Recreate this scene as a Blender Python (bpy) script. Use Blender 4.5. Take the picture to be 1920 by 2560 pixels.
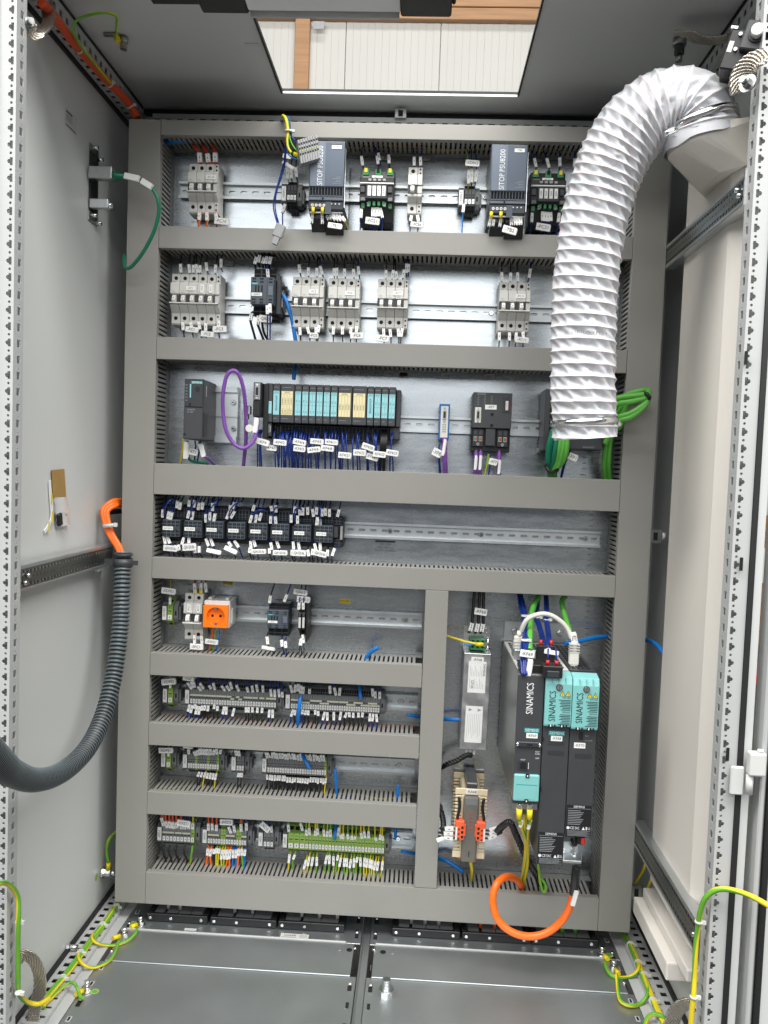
import bpy, bmesh, math, random
from mathutils import Vector, Matrix, noise
from mathutils.geometry import tessellate_polygon
random.seed(7)
for o in list(bpy.data.objects): bpy.data.objects.remove(o, do_unlink=True)
SC = bpy.context.scene
COL = SC.collection

# ------------------------------------------------------------------ camera
CAM = Vector((0.0747906, -1.6722119, 0.0164270))
YAW, PITCH, ROLL, FPX = -0.0435016, -0.0540131, 0.0359814, 2021.923      # focal length in photo pixels (photo 1920 x 2560)
_f = Vector((math.sin(YAW)*math.cos(PITCH), math.cos(YAW)*math.cos(PITCH), math.sin(PITCH)))
_x = Vector((math.cos(YAW), -math.sin(YAW), 0)); _u = _x.cross(_f)
RIGHT = math.cos(ROLL)*_x + math.sin(ROLL)*_u
UP = -math.sin(ROLL)*_x + math.cos(ROLL)*_u
FWD = _f
cd = bpy.data.cameras.new('camera'); cam = bpy.data.objects.new('camera', cd); COL.objects.link(cam)
cd.sensor_fit = 'VERTICAL'; cd.sensor_height = 36; cd.lens = FPX/2560*36; cd.clip_start = .05; cd.clip_end = 200
cam.matrix_world = Matrix(((RIGHT.x, UP.x, -FWD.x, CAM.x), (RIGHT.y, UP.y, -FWD.y, CAM.y), (RIGHT.z, UP.z, -FWD.z, CAM.z), (0, 0, 0, 1)))
SC.camera = cam

# ------------------------------------------------------------------ world and hall lamps
w = bpy.data.worlds.new('World'); SC.world = w; w.use_nodes = True
w.node_tree.nodes['Background'].inputs[0].default_value = (.74, .80, .88, 1)
w.node_tree.nodes['Background'].inputs[1].default_value = .17
def lamp(name, loc, target, sx, sy, power, col=(1, .985, .955)):
    l = bpy.data.lights.new(name, 'AREA'); l.shape = 'RECTANGLE'; l.size = sx; l.size_y = sy; l.energy = power; l.color = col
    o = bpy.data.objects.new(name, l); COL.objects.link(o); o.location = loc
    o.rotation_euler = (Vector(target)-Vector(loc)).to_track_quat('-Z', 'Y').to_euler()
    return o
lamp('unseen_hall_lamp', (-.1, -1.85, 3.2), (0, -.35, -.2), 9.0, 1.3, 535)
lamp('unseen_hall_lamp', (.2, -5.0, 3.6), (0, 0, .2), 9.0, .8, 200)
lamp('hall_bright_panel', (0, -6.6, 1.90), (0, 0, .4), 7.0, 2.0, 118, (.95, .98, 1))  # unseen bright panel, placed and sized for the glare on the plate
lamp('unseen_hall_lamp', (0, 1.9, 5.2), (0, 4.0, 2.6), 3.0, .5, 58)  # added lamp that brightens the hall wall; no fixture known there

vs = SC.view_settings; vs.view_transform = 'Standard'; vs.look = 'None'; vs.exposure = 0; vs.gamma = 1; vs.use_curve_mapping = False

# ------------------------------------------------------------------ from a photo pixel to a point on a real plane
def at(u, v, val, ax=1):
    d = FWD*FPX + RIGHT*(u-960) - UP*(v-1280)
    return CAM + d*((val-CAM[ax])/d[ax])
def zm(ox, oy, s): return lambda x, y: (ox+x*s, oy+y*s)
A1 = zm(0, 0, .5787); A2 = zm(960, 0, .5787); A3 = zm(360, 280, .3255); A4 = zm(860, 300, .3617); A5 = zm(360, 600, .3617)
A6 = zm(900, 600, .42194); A7 = zm(360, 880, .39783); A8 = zm(1000, 900, .39783); A9 = zm(360, 1210, .36166); A10 = zm(900, 1210, .4581)
A11 = zm(360, 1430, .44605); A12 = zm(360, 1670, .44605); A13 = zm(360, 1840, .44605); A14 = zm(340, 2020, .45811)
A15 = zm(1060, 1460, .35242); A16 = zm(1180, 1460, .41594)
B1 = zm(0, 0, .3165); B2 = zm(0, 1100, .40698); B3 = zm(0, 2000, .3014); B4 = zm(300, 2200, .48222); B5 = zm(900, 2200, .48222)
B6 = zm(1500, 2000, .25316); B7 = zm(1560, 0, .36181); B8 = zm(1520, 800, .54274)
C1 = zm(380, 0, .60277); C2 = zm(640, 940, .22905); C5 = zm(380, 1220, .15672); C7 = zm(1260, 1480, .14467); C8 = zm(1260, 2080, .14467)
D1 = zm(720, 1680, .15672); D2 = zm(380, 1680, .16878); D3 = zm(760, 380, .14467); D4 = zm(540, 620, .13261); D5 = zm(1370, 640, .26227)
D6 = zm(1640, 160, .16878); D7 = zm(1100, 1900, .13565); D8 = zm(690, 2040, .19289); PX = zm(0, 0, 1)
YP = .10                                     # front surface of the mounting plate; duct covers lie at Y = 0
def P(Z, x, y, Y): return at(*Z(x, y), Y)
def dev(Z, x0, x1, y0, y1, d):               # centre x, centre z, width, height of a front face at distance d from the plate
    Y = YP-d; xm, ym = (x0+x1)/2, (y0+y1)/2
    c = P(Z, xm, ym, Y)
    return c.x, c.z, abs(P(Z, x1, ym, Y).x-P(Z, x0, ym, Y).x), abs(P(Z, xm, y0, Y).z-P(Z, xm, y1, Y).z)

# ------------------------------------------------------------------ materials
MATS = {}
def mk(name, col, rough=.5, metal=0., var=.06, vs=40., bump=0., bs=300., spec=.5, coat=0., stretch=None, rvar=0.):
    m = bpy.data.materials.new(name); m.use_nodes = True; n = m.node_tree.nodes; l = m.node_tree.links
    b = n['Principled BSDF']; b.inputs['Roughness'].default_value = rough; b.inputs['Metallic'].default_value = metal
    b.inputs['Specular IOR Level'].default_value = spec; b.inputs['Coat Weight'].default_value = coat; b.inputs['Coat Roughness'].default_value = .25
    c = (*col, 1)
    tc = n.new('ShaderNodeTexCoord'); vec = tc.outputs['Object']
    if stretch:
        mp = n.new('ShaderNodeMapping'); mp.inputs['Scale'].default_value = stretch; l.new(vec, mp.inputs['Vector']); vec = mp.outputs['Vector']
    if var > 0:
        nz = n.new('ShaderNodeTexNoise'); nz.inputs['Scale'].default_value = vs; nz.inputs['Detail'].default_value = 4
        l.new(vec, nz.inputs['Vector'])
        mx = n.new('ShaderNodeMix'); mx.data_type = 'RGBA'
        mx.inputs[6].default_value = tuple(x*(1-var*1.6) for x in col)+(1,); mx.inputs[7].default_value = tuple(min(1, x*(1+var*1.6)) for x in col)+(1,)
        l.new(nz.outputs['Fac'], mx.inputs[0]); l.new(mx.outputs[2], b.inputs['Base Color'])
        if rvar:
            mr = n.new('ShaderNodeMapRange'); mr.inputs[1].default_value = .3; mr.inputs[2].default_value = .7
            mr.inputs[3].default_value = max(.03, rough-rvar); mr.inputs[4].default_value = min(1, rough+rvar)
            l.new(nz.outputs['Fac'], mr.inputs[0]); l.new(mr.outputs[0], b.inputs['Roughness'])
    else: b.inputs['Base Color'].default_value = c
    if bump:
        bz = n.new('ShaderNodeTexNoise'); bz.inputs['Scale'].default_value = bs; bz.inputs['Detail'].default_value = 3; l.new(vec, bz.inputs['Vector'])
        bp = n.new('ShaderNodeBump'); bp.inputs['Strength'].default_value = bump; bp.inputs['Distance'].default_value = .001
        l.new(bz.outputs['Fac'], bp.inputs['Height']); l.new(bp.outputs['Normal'], b.inputs['Normal'])
    MATS[name] = m; return m
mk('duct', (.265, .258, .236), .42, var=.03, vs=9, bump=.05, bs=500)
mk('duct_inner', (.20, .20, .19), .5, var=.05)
mk('zinc', (.55, .58, .60), .27, 1, var=.035, vs=70, stretch=(.25, 1, 1.3), rvar=.03)
mk('zinc_floor', (.47, .50, .51), .50, 1, var=.035, vs=9, bump=.01, bs=40, rvar=.025)
mk('rail_steel', (.66, .69, .70), .40, 1, var=.04, vs=30, rvar=.04)
mk('chrome', (.80, .81, .82), .16, 1, var=.03)
mk('web_steel', (.24, .255, .245), .34, 1, var=.08, vs=60)
mk('dull_steel', (.42, .43, .43), .36, 1, var=.10, vs=60)
mk('wall', (.58, .595, .585), .45, var=.02, vs=3, bump=.05, bs=700)
mk('post', (.45, .46, .457), .36, var=.02, vs=12, bump=.04, bs=600)
mk('roof_paint', (.56, .575, .58), .5, var=.03, vs=3, bump=.06, bs=700)
mk('rubber', (.012, .012, .013), .6, var=.05)
mk('beige', (.72, .685, .63), .42, var=.025, vs=4, bump=.03, bs=500)
mk('white_plastic', (.62, .62, .605), .42, var=.03)
mk('hose', (.58, .585, .61), .6, var=.02, vs=25, bump=.06, bs=160, spec=.3)
MATS['hose'].node_tree.nodes['Principled BSDF'].inputs['Subsurface Weight'].default_value = .25
MATS['hose'].node_tree.nodes['Principled BSDF'].inputs['Subsurface Scale'].default_value = .006
mk('conduit', (.095, .118, .130), .30, var=.08, coat=.2)
mk('conduit_gap_shade', (.009, .011, .012), .5, var=.05)  # shade in the grooves between the ribs, put into the colour
mk('breaker', (.58, .575, .54), .45, var=.03)
mk('breaker_dim', (.50, .49, .46), .45, var=.04)
mk('toggle', (.72, .71, .67), .35, var=.03)
mk('charcoal', (.045, .047, .052), .45, var=.06)
mk('anthracite', (.030, .034, .040), .42, var=.06)
mk('black', (.010, .010, .011), .45, var=.05)
mk('hole', (.004, .004, .004), .8, var=0)
mk('slate', (.060, .075, .095), .42, var=.05)
mk('slate_light', (.115, .135, .165), .4, var=.04)
mk('psu_panel', (.095, .120, .160), .33, var=.04, vs=6)
mk('psu_panel_light', (.16, .19, .24), .33, var=.04, vs=6)
mk('grey_plastic', (.17, .175, .18), .5, var=.05)
mk('grey_light', (.30, .305, .31), .5, var=.05)
mk('label', (.80, .80, .78), .5, var=.02)
mk('label_dim', (.52, .52, .50), .55, var=.04)
mk('marker_yellow', (.60, .60, .46), .5, var=.04)
mk('ink', (.02, .02, .022), .6, var=0)
mk('ink_grey', (.09, .09, .095), .6, var=0)
mk('white_ink', (.78, .80, .82), .5, var=0)
mk('grey_ink', (.30, .32, .34), .5, var=0)
mk('red_ink', (.35, .05, .03), .6, var=0)
mk('teal', (.0, .26, .27), .45, var=.02)
mk('turquoise', (.20, .49, .48), .36, var=.02)
mk('card_blue', (.30, .62, .66), .5, var=.02)
mk('card_yellow', (.76, .68, .40), .5, var=.02)
mk('orange', (.95, .16, .012), .38, var=.03)
mk('orange_dark', (.64, .075, .018), .42, var=.05)
mk('orange_socket', (.95, .19, .008), .35, var=.02)
mk('coral', (.84, .13, .045), .42, var=.04)
mk('red', (.50, .02, .02), .4, var=.04)
mk('wire_red', (.55, .055, .025), .4, var=.06)
mk('blue', (.008, .030, .20), .36, var=.08)
mk('blue_bright', (.003, .18, .60), .34, var=.05)
mk('blue_plastic', (.02, .17, .46), .42, var=.05)
mk('wire_black', (.012, .012, .013), .38, var=.05)
mk('wire_white', (.68, .66, .60), .45, var=.04)
mk('violet', (.20, .075, .36), .36, var=.06)
mk('green_cable', (.11, .42, .055), .38, var=.06)
mk('green_dark', (.004, .16, .085), .36, var=.06)
mk('earth_green', (.13, .38, .03), .4, var=.06)
mk('earth_yellow', (.72, .56, .02), .4, var=.05)
mk('terminal_green', (.12, .33, .07), .4, var=.12, vs=60)
mk('terminal_lime', (.29, .42, .085), .42, var=.08, vs=50)
mk('yellow', (.80, .62, .01), .42, var=.04)
mk('green_plug', (.03, .24, .08), .42, var=.06)
mk('cream', (.72, .60, .40), .5, var=.06)
mk('winding', (.42, .37, .23), .35, var=.10, vs=60, coat=.4)
mk('core', (.165, .155, .135), .45, .3, var=.10, vs=60)
mk('braid', (.52, .48, .42), .34, 1, var=.25, vs=420, bump=.9, bs=500)
mk('filter_steel', (.62, .63, .63), .40, 1, var=.16, vs=45, rvar=.10)
mk('kraft', (.36, .22, .07), .5, var=.06)
mk('hall_panel', (.62, .61, .57), .55, var=.04, vs=1.5)
mk('hall_floor', (.07, .066, .062), .55, var=.10, vs=3)
mk('brown', (.25, .12, .05), .6, var=.10, vs=8)
def mk_wood():
    m = mk('timber', (.43, .235, .11), .5, var=.22, vs=6, bump=.1, bs=60, stretch=(.5, 6, 8)); return m
mk_wood()
def mk_clear(name, col, alpha, rough):
    m = mk(name, col, rough, var=0); b = m.node_tree.nodes['Principled BSDF']
    b.inputs['Transmission Weight'].default_value = alpha; b.inputs['IOR'].default_value = 1.25
    return m
mk_clear('clear_lens', (.92, .93, .95), .25, .35)
mk_clear('poly_bag', (.85, .85, .83), .50, .25)

# ------------------------------------------------------------------ mesh builder
class MB:
    def __init__(s): s.v = []; s.f = []; s.m = []; s.s = []
    def add(s, vs, fs, m, sm=0):
        o = len(s.v); s.v += [tuple(p) for p in vs]
        for f in fs: s.f.append([i+o for i in f]); s.m.append(m); s.s.append(sm)
        return s
    def box(s, x0, x1, y0, y1, z0, z1, m='grey_plastic'):
        return s.add([(x0, y0, z0), (x1, y0, z0), (x1, y1, z0), (x0, y1, z0), (x0, y0, z1), (x1, y0, z1), (x1, y1, z1), (x0, y1, z1)],
                     [(0, 3, 2, 1), (4, 5, 6, 7), (0, 1, 5, 4), (1, 2, 6, 5), (2, 3, 7, 6), (3, 0, 4, 7)], m)
    def f(s, *a): return s
    def fb(s, x0, x1, z0, z1, d0, d1, m='grey_plastic'): return s.box(min(x0, x1), max(x0, x1), -d1, -d0, min(z0, z1), max(z0, z1), m)
    def prism(s, pts, a0, a1, ax='x', m='grey_plastic', sm=0):
        n = len(pts)
        def q(p, a): return (a, p[0], p[1]) if ax == 'x' else (p[0], a, p[1]) if ax == 'y' else (p[0], p[1], a)
        vs = [q(p, a0) for p in pts]+[q(p, a1) for p in pts]
        s.add(vs, [tuple(range(n))[::-1], tuple(range(n, 2*n))], m)
        o = len(s.v)-2*n
        for i in range(n):
            j = (i+1) % n; s.f.append([o+i, o+j, o+n+j, o+n+i]); s.m.append(m); s.s.append(sm)
        return s
    def dprism(s, pts, x0, x1, m='grey_plastic'): return s.prism([(-d, z) for d, z in pts], x0, x1, 'x', m)
    def cyl(s, c, r, h, ax='y', n=14, m='chrome', r2=None, sm=1):      # from c along +axis by h
        c = Vector(c); r2 = r if r2 is None else r2
        A = {'x': Vector((1, 0, 0)), 'y': Vector((0, 1, 0)), 'z': Vector((0, 0, 1))}.get(ax) if isinstance(ax, str) else Vector(ax).normalized()
        U = A.orthogonal().normalized(); V = A.cross(U)
        vs = []
        for k, rr in ((0, r), (h, r2)):
            vs += [c+A*k+(U*math.cos(t)+V*math.sin(t))*rr for t in [2*math.pi*i/n for i in range(n)]]
        o = len(s.v)
        s.add(vs, [tuple(range(n))[::-1], tuple(range(n, 2*n))], m)
        for i in range(n):
            j = (i+1) % n; s.f.append([o+i, o+j, o+n+j, o+n+i]); s.m.append(m); s.s.append(sm)
        return s
    def hexbolt(s, c, r, h, ax=(0, -1, 0), m='chrome'): return s.cyl(c, r*1.55, h*.25, ax, 14, m).cyl(Vector(c)+Vector(ax).normalized()*h*.25, r, h*.75, ax, 6, m, sm=0)
    def tube(s, path, r, n=8, m='blue', m2=None, caps=True, flat=1., twist=0., rf=None, up=None, sm=1, ph=0.):
        P_ = [Vector(p) for p in path]; k = len(P_); T = []
        for i in range(k): T.append((P_[min(i+1, k-1)]-P_[max(i-1, 0)]).normalized())
        N = (Vector(up) if up else Vector((0, -1, 0)))
        N = N-T[0]*N.dot(T[0]); N = N.normalized() if N.length > 1e-4 else T[0].orthogonal().normalized()
        o = len(s.v); vs = []
        for i in range(k):
            N = N-T[i]*N.dot(T[i]); N.normalize(); B = T[i].cross(N)
            for j in range(n):
                a = 2*math.pi*j/n+ph+twist*i
                rr = r if rf is None else rf(i, k, a)
                vs.append(P_[i]+N*math.cos(a)*rr*flat+B*math.sin(a)*rr)
        s.v += [tuple(q) for q in vs]
        for i in range(k-1):
            for j in range(n):
                q = (j+1) % n
                s.f.append([o+i*n+j, o+i*n+q, o+(i+1)*n+q, o+(i+1)*n+j]); s.m.append(m2 if (m2 and j % n >= n//2) else m); s.s.append(sm)
        if caps:
            s.f.append([o+j for j in range(n)][::-1]); s.m.append(m); s.s.append(0)
            s.f.append([o+(k-1)*n+j for j in range(n)]); s.m.append(m); s.s.append(0)
        return s
    def perf(s, O, U, V, N, n, pitch, W, holes, m, t=.0015):      # sheet with punched holes: n tiles along U
        O, U, V, N = map(Vector, (O, U, V, N))
        loops = [[(0, 0), (pitch, 0), (pitch, W), (0, W)]]+holes
        flat = [p for lp in loops for p in lp]
        tri = tessellate_polygon([[Vector((a, b, 0)) for a, b in lp] for lp in loops])
        for i in range(n):
            q = [O+U*(a+i*pitch)+V*b for a, b in flat]
            s.add(q, [tuple(x) for x in tri], m)
            for lp in holes:
                h = [O+U*(a+i*pitch)+V*b for a, b in lp]; c = len(lp)
                s.add(h+[p-N*t for p in h], [(j, (j+1) % c, c+(j+1) % c, c+j) for j in range(c)], m)
        return s
    def mesh(s, name, bev=0, seg=1):
        me = bpy.data.meshes.new(name); me.from_pydata(s.v, [], s.f)
        names = []
        for x in s.m:
            if x not in names: names.append(x)
        for x in names: me.materials.append(MATS[x])
        me.polygons.foreach_set('material_index', [names.index(x) for x in s.m])
        me.polygons.foreach_set('use_smooth', [bool(x) for x in s.s])
        if bev:
            bm = bmesh.new(); bm.from_mesh(me)
            bmesh.ops.recalc_face_normals(bm, faces=bm.faces)
            ed = [e for e in bm.edges if len(e.link_faces) == 2 and e.calc_face_angle(0) > .5 and not (e.link_faces[0].smooth or e.link_faces[1].smooth)]
            bmesh.ops.bevel(bm, geom=ed, offset=bev, segments=seg, profile=.5, affect='EDGES', clamp_overlap=True)
            bm.to_mesh(me); bm.free()
        me.update(); return me
    def build(s, name, parent=None, loc=(0, 0, 0), rot=(0, 0, 0), bev=0, seg=1):
        return link(name, s.mesh(name, bev, seg), parent, loc, rot)
def link(name, me, parent=None, loc=(0, 0, 0), rot=(0, 0, 0)):
    o = bpy.data.objects.new(name, me); COL.objects.link(o); o.location = loc; o.rotation_euler = rot
    if parent: o.parent = parent
    return o
def tagit(o, label, cat, group=None, kind=None):
    if label: o['label'] = label
    if cat: o['category'] = cat
    if group: o['group'] = group
    if kind: o['kind'] = kind
    return o
def thing(name, label, cat, loc=(0, 0, 0), rot=(0, 0, 0), group=None):
    o = bpy.data.objects.new(name, None); COL.objects.link(o); o.location = loc; o.rotation_euler = rot; o.empty_display_size = .02
    return tagit(o, label, cat, group)
def solo(name, label, cat, mb, group=None, bev=0, kind=None, parent=None):     # one-mesh thing: origin moved to its first vertex
    c = Vector(mb.v[0]); mb.v = [tuple(Vector(p)-c) for p in mb.v]
    return tagit(mb.build(name, parent, c, bev=bev), label, cat, group, kind)
def copytree(o, parent=None, loc=None):
    c = o.copy(); COL.objects.link(c); c.parent = parent
    if loc is not None: c.location = loc
    for ch in list(o.children): copytree(ch, c)
    return c
TX = {}
def text(parent, body, x, y, z, h, m='ink', ang=0., width=None, name='lettering', face='front', ax='CENTER', sx=1.):
    key = (body, m, ax)
    if key not in TX:
        cu = bpy.data.curves.new('t', 'FONT'); cu.body = body; cu.resolution_u = 2; cu.align_x = ax; cu.align_y = 'CENTER'
        to = bpy.data.objects.new('t', cu); me = bpy.data.meshes.new_from_object(to)
        bpy.data.objects.remove(to); me.materials.clear(); me.materials.append(MATS[m]); me.name = 'lettering'
        xs = [v.co.x for v in me.vertices] or [0, 1]
        TX[key] = (me, max(xs)-min(xs))
    me, wd = TX[key]; sc = h/.70
    o = link(name, me, parent, (x, y, z))
    wx = sc*sx
    if width and wd*sc > width: wx = width/wd
    o.scale = (wx, sc, sc)
    if face == 'front': o.rotation_euler = (math.pi/2, -ang, 0)
    elif face == 'top': o.rotation_euler = (0, 0, ang)
    elif face == 'right': o.rotation_euler = (math.pi/2, 0, math.pi/2)      # readable from +x
    return o
def marker(parent, x, z, d, w, h, body=None, ang=0., m='label', name='marker', th=None, t=.0008, ink='ink'):
    o = MB().fb(-w/2, w/2, -h/2, h/2, 0, t, m).build(name, parent, (x, -d, z))
    if body: text(o, body, 0, -t-.0002, 0, th or (h*.5 if abs(ang) < .8 else w*.5), ink, ang, width=(w if abs(ang) < .8 else h)*.86)
    return o
def spline(pts, n=8):                          # Catmull-Rom through the points
    p = [Vector(q) for q in pts]; out = []
    for i in range(len(p)-1):
        a, b, c, e = p[max(i-1, 0)], p[i], p[i+1], p[min(i+2, len(p)-1)]
        for k in range(n):
            t = k/n
            out.append(.5*((2*b)+(c-a)*t+(2*a-5*b+4*c-e)*t*t+(3*b-a-3*c+e)*t**3))
    out.append(p[-1]); return out
ORD = ['first', 'second', 'third', 'fourth', 'fifth', 'sixth', 'seventh', 'eighth', 'ninth', 'tenth', 'eleventh', 'twelfth', 'thirteenth',
       'fourteenth', 'fifteenth', 'sixteenth', 'seventeenth', 'eighteenth', 'nineteenth', 'twentieth']
def nth(i):
    if i < 20: return ORD[i]
    k = i+1; return '%d%s' % (k, {1: 'st', 2: 'nd', 3: 'rd'}.get(k % 10, 'th') if k % 100 not in (11, 12, 13) else 'th')
# ================================================================== setting: hall behind and below the cabinet
def hall():
    f = MB().add([(-9, -9, -1.09), (9, -9, -1.09), (9, 9, -1.09), (-9, 9, -1.09)], [(0, 1, 2, 3)], 'hall_floor').build('hall_floor')
    tagit(f, 'grey hall floor', None, kind='structure')
    wl = MB(); Yw = 4.0
    w0 = wl.box(-7, 7, Yw+.02, Yw+.10, -1.08, 5.2, 'hall_panel').build('hall_wall'); tagit(w0, None, None, kind='structure')
    # ribbed sandwich panels, one object each, with recessed micro-ribs
    xs = [at(380+.60277*800, 150, Yw).x, at(380+.60277*1192, 150, Yw).x]
    pw = xs[1]-xs[0]; x = xs[0]-pw*3
    pm = MB(); n = 13; rw = pw/n
    for i in range(n):
        pm.box(i*rw+(.0003 if i else .003), (i+1)*rw-(.0003 if i < n-1 else .003), .0012*(i % 2), .016, 0, 2.6, 'hall_panel')
    me = pm.mesh('wall_panel', .0003)
    for k in range(7): link('wall_panel', me, w0, (x+k*pw+.003, Yw, 1.9))
    b = at(1000, 57, Yw)
    MBm = MB().box(-3, 3, Yw-.05, Yw-.002, b.z, b.z+.080, 'timber')
    tagit(MBm.build('timber_beam', bev=.004), 'lower horizontal timber beam on the hall wall above the roof opening', 'beam', 'hall timbers')
    tagit(MB().box(-3, 3, Yw-.058, Yw-.002, b.z+.0815, b.z+.26, 'timber').build('timber_beam', bev=.004), 'upper timber beam resting on the lower one, hall wall', 'beam', 'hall timbers')
    p0 = at(735, 150, Yw-.05); p1 = at(772, 150, Yw-.05)
    tagit(MB().box(p0.x, p1.x, Yw-.045, Yw-.001, 1.0, b.z-.002, 'timber').build('timber_post', bev=.004), 'vertical timber post on the hall wall seen through the roof opening', 'post', 'hall timbers')
    q = at(788, 42, Yw-.15)
    tagit(MB().box(q.x-.03, q.x+.05, Yw-.056, Yw-.0502, q.z-.028, q.z+.022, 'dull_steel').build('steel_bracket'), 'small steel angle bracket screwed to the timber beam', 'bracket')
hall()
def crate(u, v, w, h, lab, m, Y=2.7):
    q = at(u, v, Y); t = thing('wooden_crate' if m == 'brown' else 'storage_bin', lab, 'crate' if m == 'brown' else 'bin', (q.x, Y, -1.09)); z = q.z+1.09
    for i in range(4): MB().box(-w/2, w/2, 0, .02, z+h*i/4, z+h*(i+.9)/4, m).build('plank' if m == 'brown' else 'panel', t)
    MB().box(-w/2+.01, w/2-.01, .021, .35, z, z+h, m).build('box', t)
    for s in (-1, 1): MB().box(s*w/2-.02, s*w/2+.02, .05, .09, 0, z-.002, 'dull_steel').build('leg', t)
crate(1912, 1370, .5, .16, 'small wooden crate seen through the gap beside the open door', 'brown')
crate(1908, 1610, .5, .30, 'brown wooden crate low in the gap beside the open door', 'brown', 2.9)
crate(1902, 1735, .4, .10, 'red storage bin low in the gap beside the open door', 'red', 2.8)

# ================================================================== enclosure
CAB = thing('control_cabinet', 'open light grey steel control cabinet with perforated frame posts', 'cabinet', (0, 0, -1.0))
class Off:                                        # build helpers in world coordinates under the cabinet empty
    def __call__(s, mb, name, parent=None, bev=0, seg=1): return mb.build(name, parent or CAB, (0, 0, 0) if parent else (0, 0, 1.0), bev=bev, seg=seg)
cab = Off()
XW, ZC, ZF, YR = .600, .800, -.975, .165
cab(MB().box(-XW-.018, -XW, -.43, YR, -1.0, ZC+.03, 'wall'), 'side_panel')
cab(MB().box(XW, XW+.005, -.404, YR, -1.0, ZC+.03, 'wall'), 'side_panel')
cab(MB().box(-XW, XW, YR, YR+.018, -1.0, ZC+.03, 'wall'), 'rear_panel')
cx, cy0, cy1 = .2465, -.36, .0635
rp = MB().box(-XW, -cx, -.43, YR, ZC, ZC+.0018, 'roof_paint').box(cx, XW, -.43, YR, ZC, ZC+.0018, 'roof_paint')
rp.box(-cx, cx, cy1, YR, ZC, ZC+.0018, 'roof_paint').box(-cx, cx, -.43, cy0, ZC, ZC+.0018, 'roof_paint')
roof = cab(rp, 'roof_plate')
lip = MB().box(-cx, cx, cy1-.0015, cy1+.0005, ZC-.0035, ZC+.0012, 'label')
cab(lip, 'cutout_edge', roof)
e = MB().box(-cx-.003, -cx+.001, cy0, cy1, ZC-.004, ZC+.003, 'rubber').box(cx-.001, cx+.002, cy0, cy1, ZC-.003, ZC+.003, 'rubber').box(-cx, cx, cy1-.0022, cy1-.0004, ZC+.0014, ZC+.006, 'rubber')
cab(e, 'edge_trim', roof)
q = at(*C1(416, 185), ZC, 2)
MB().box(-.014, .014, -.006, .006, -.0005, 0, 'label_dim').build('sticker', roof, (q.x, q.y, q.z-.0004))
# roof side rails with square holes, black seals beside them
def sq(a, b, w, h): return [(a, b), (a, b+h), (a+w, b+h), (a+w, b)]
for sg in (-1, 1):
    x0 = sg*.6; x1 = sg*.572; n = 23; L = n*.025; y0 = -.43
    m = MB()
    m.perf((x0, y0, .758), (0, 1, 0), (-sg, 0, 0), (0, 0, -1), n, .025, .028, [sq(.007, .009, .011, .010)], 'post')
    m.perf((x1, y0, .758), (0, 1, 0), (0, 0, 1), (-sg, 0, 0), n, .025, .034, [sq(.007, .012, .011, .011)], 'post')
    m.box(min(x0, x0-sg*.002), max(x0, x0-sg*.002), y0, y0+L, .7595, .795, 'charcoal')
    m.box(min(x0, x1), max(x0, x1)-.002, y0, y0+L, .790, .792, 'post')
    cab(m, 'roof_rail')
    cab(MB().box(min(x1, x1+sg*.006), max(x1, x1+sg*.006), y0, y0+L, .793, .7995, 'rubber'), 'seal')
    cab(MB().box(min(x0, x0-sg*.004), max(x0, x0-sg*.004), y0, y0+L, .748, .757, 'rubber'), 'seal')
# rear rail above the plate
m = MB().perf((-.545, .128, .744), (1, 0, 0), (0, 0, 1), (0, -1, 0), 43, .0253, .034, [sq(.004, .020, .013, .004)], 'post', .002).box(-.545, .545, .131, .136, .742, .776, 'charcoal')
rr = cab(m, 'rear_rail')
cab(MB().box(-.572, .572, .150, .164, .786, .797, 'rubber'), 'seal')
q = at(*A2(72, 493), .12)
clip = MB().box(-.012, .012, -.004, .004, -.009, .010, 'dull_steel').box(-.005, .005, -.006, -.004, -.006, .006, 'hole')
clip.build('clip', rr, (q.x, q.y, q.z))
# floor side rails
for sg in (-1, 1):
    m = MB(); n = 23; y0 = -.43
    m.perf((sg*.598, y0, ZF), (0, 1, 0), (-sg, 0, 0), (0, 0, 1), n, .025, .050, [sq(.006, .012, .012, .012), [(.016, .034), (.010, .036), (.010, .045), (.013, .046), (.016, .044)]], 'post')
    m.box(min(sg*.548, sg*.5465), max(sg*.548, sg*.5465), y0, y0+n*.025, ZF-.02, ZF-.0003, 'post')
    m.box(min(sg*.5465, sg*.527), max(sg*.5465, sg*.527), y0, y0+n*.025, ZF-.009, ZF-.0075, 'post')
    m.box(min(sg*.598, sg*.5495), max(sg*.598, sg*.5495), y0, y0+n*.025, ZF-.022, ZF-.020, 'charcoal')
    cab(m, 'floor_rail')
    cab(MB().box(min(sg*.599, sg*.592), max(sg*.599, sg*.592), y0, .14, ZF+.0005, ZF+.008, 'rubber'), 'seal')
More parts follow.
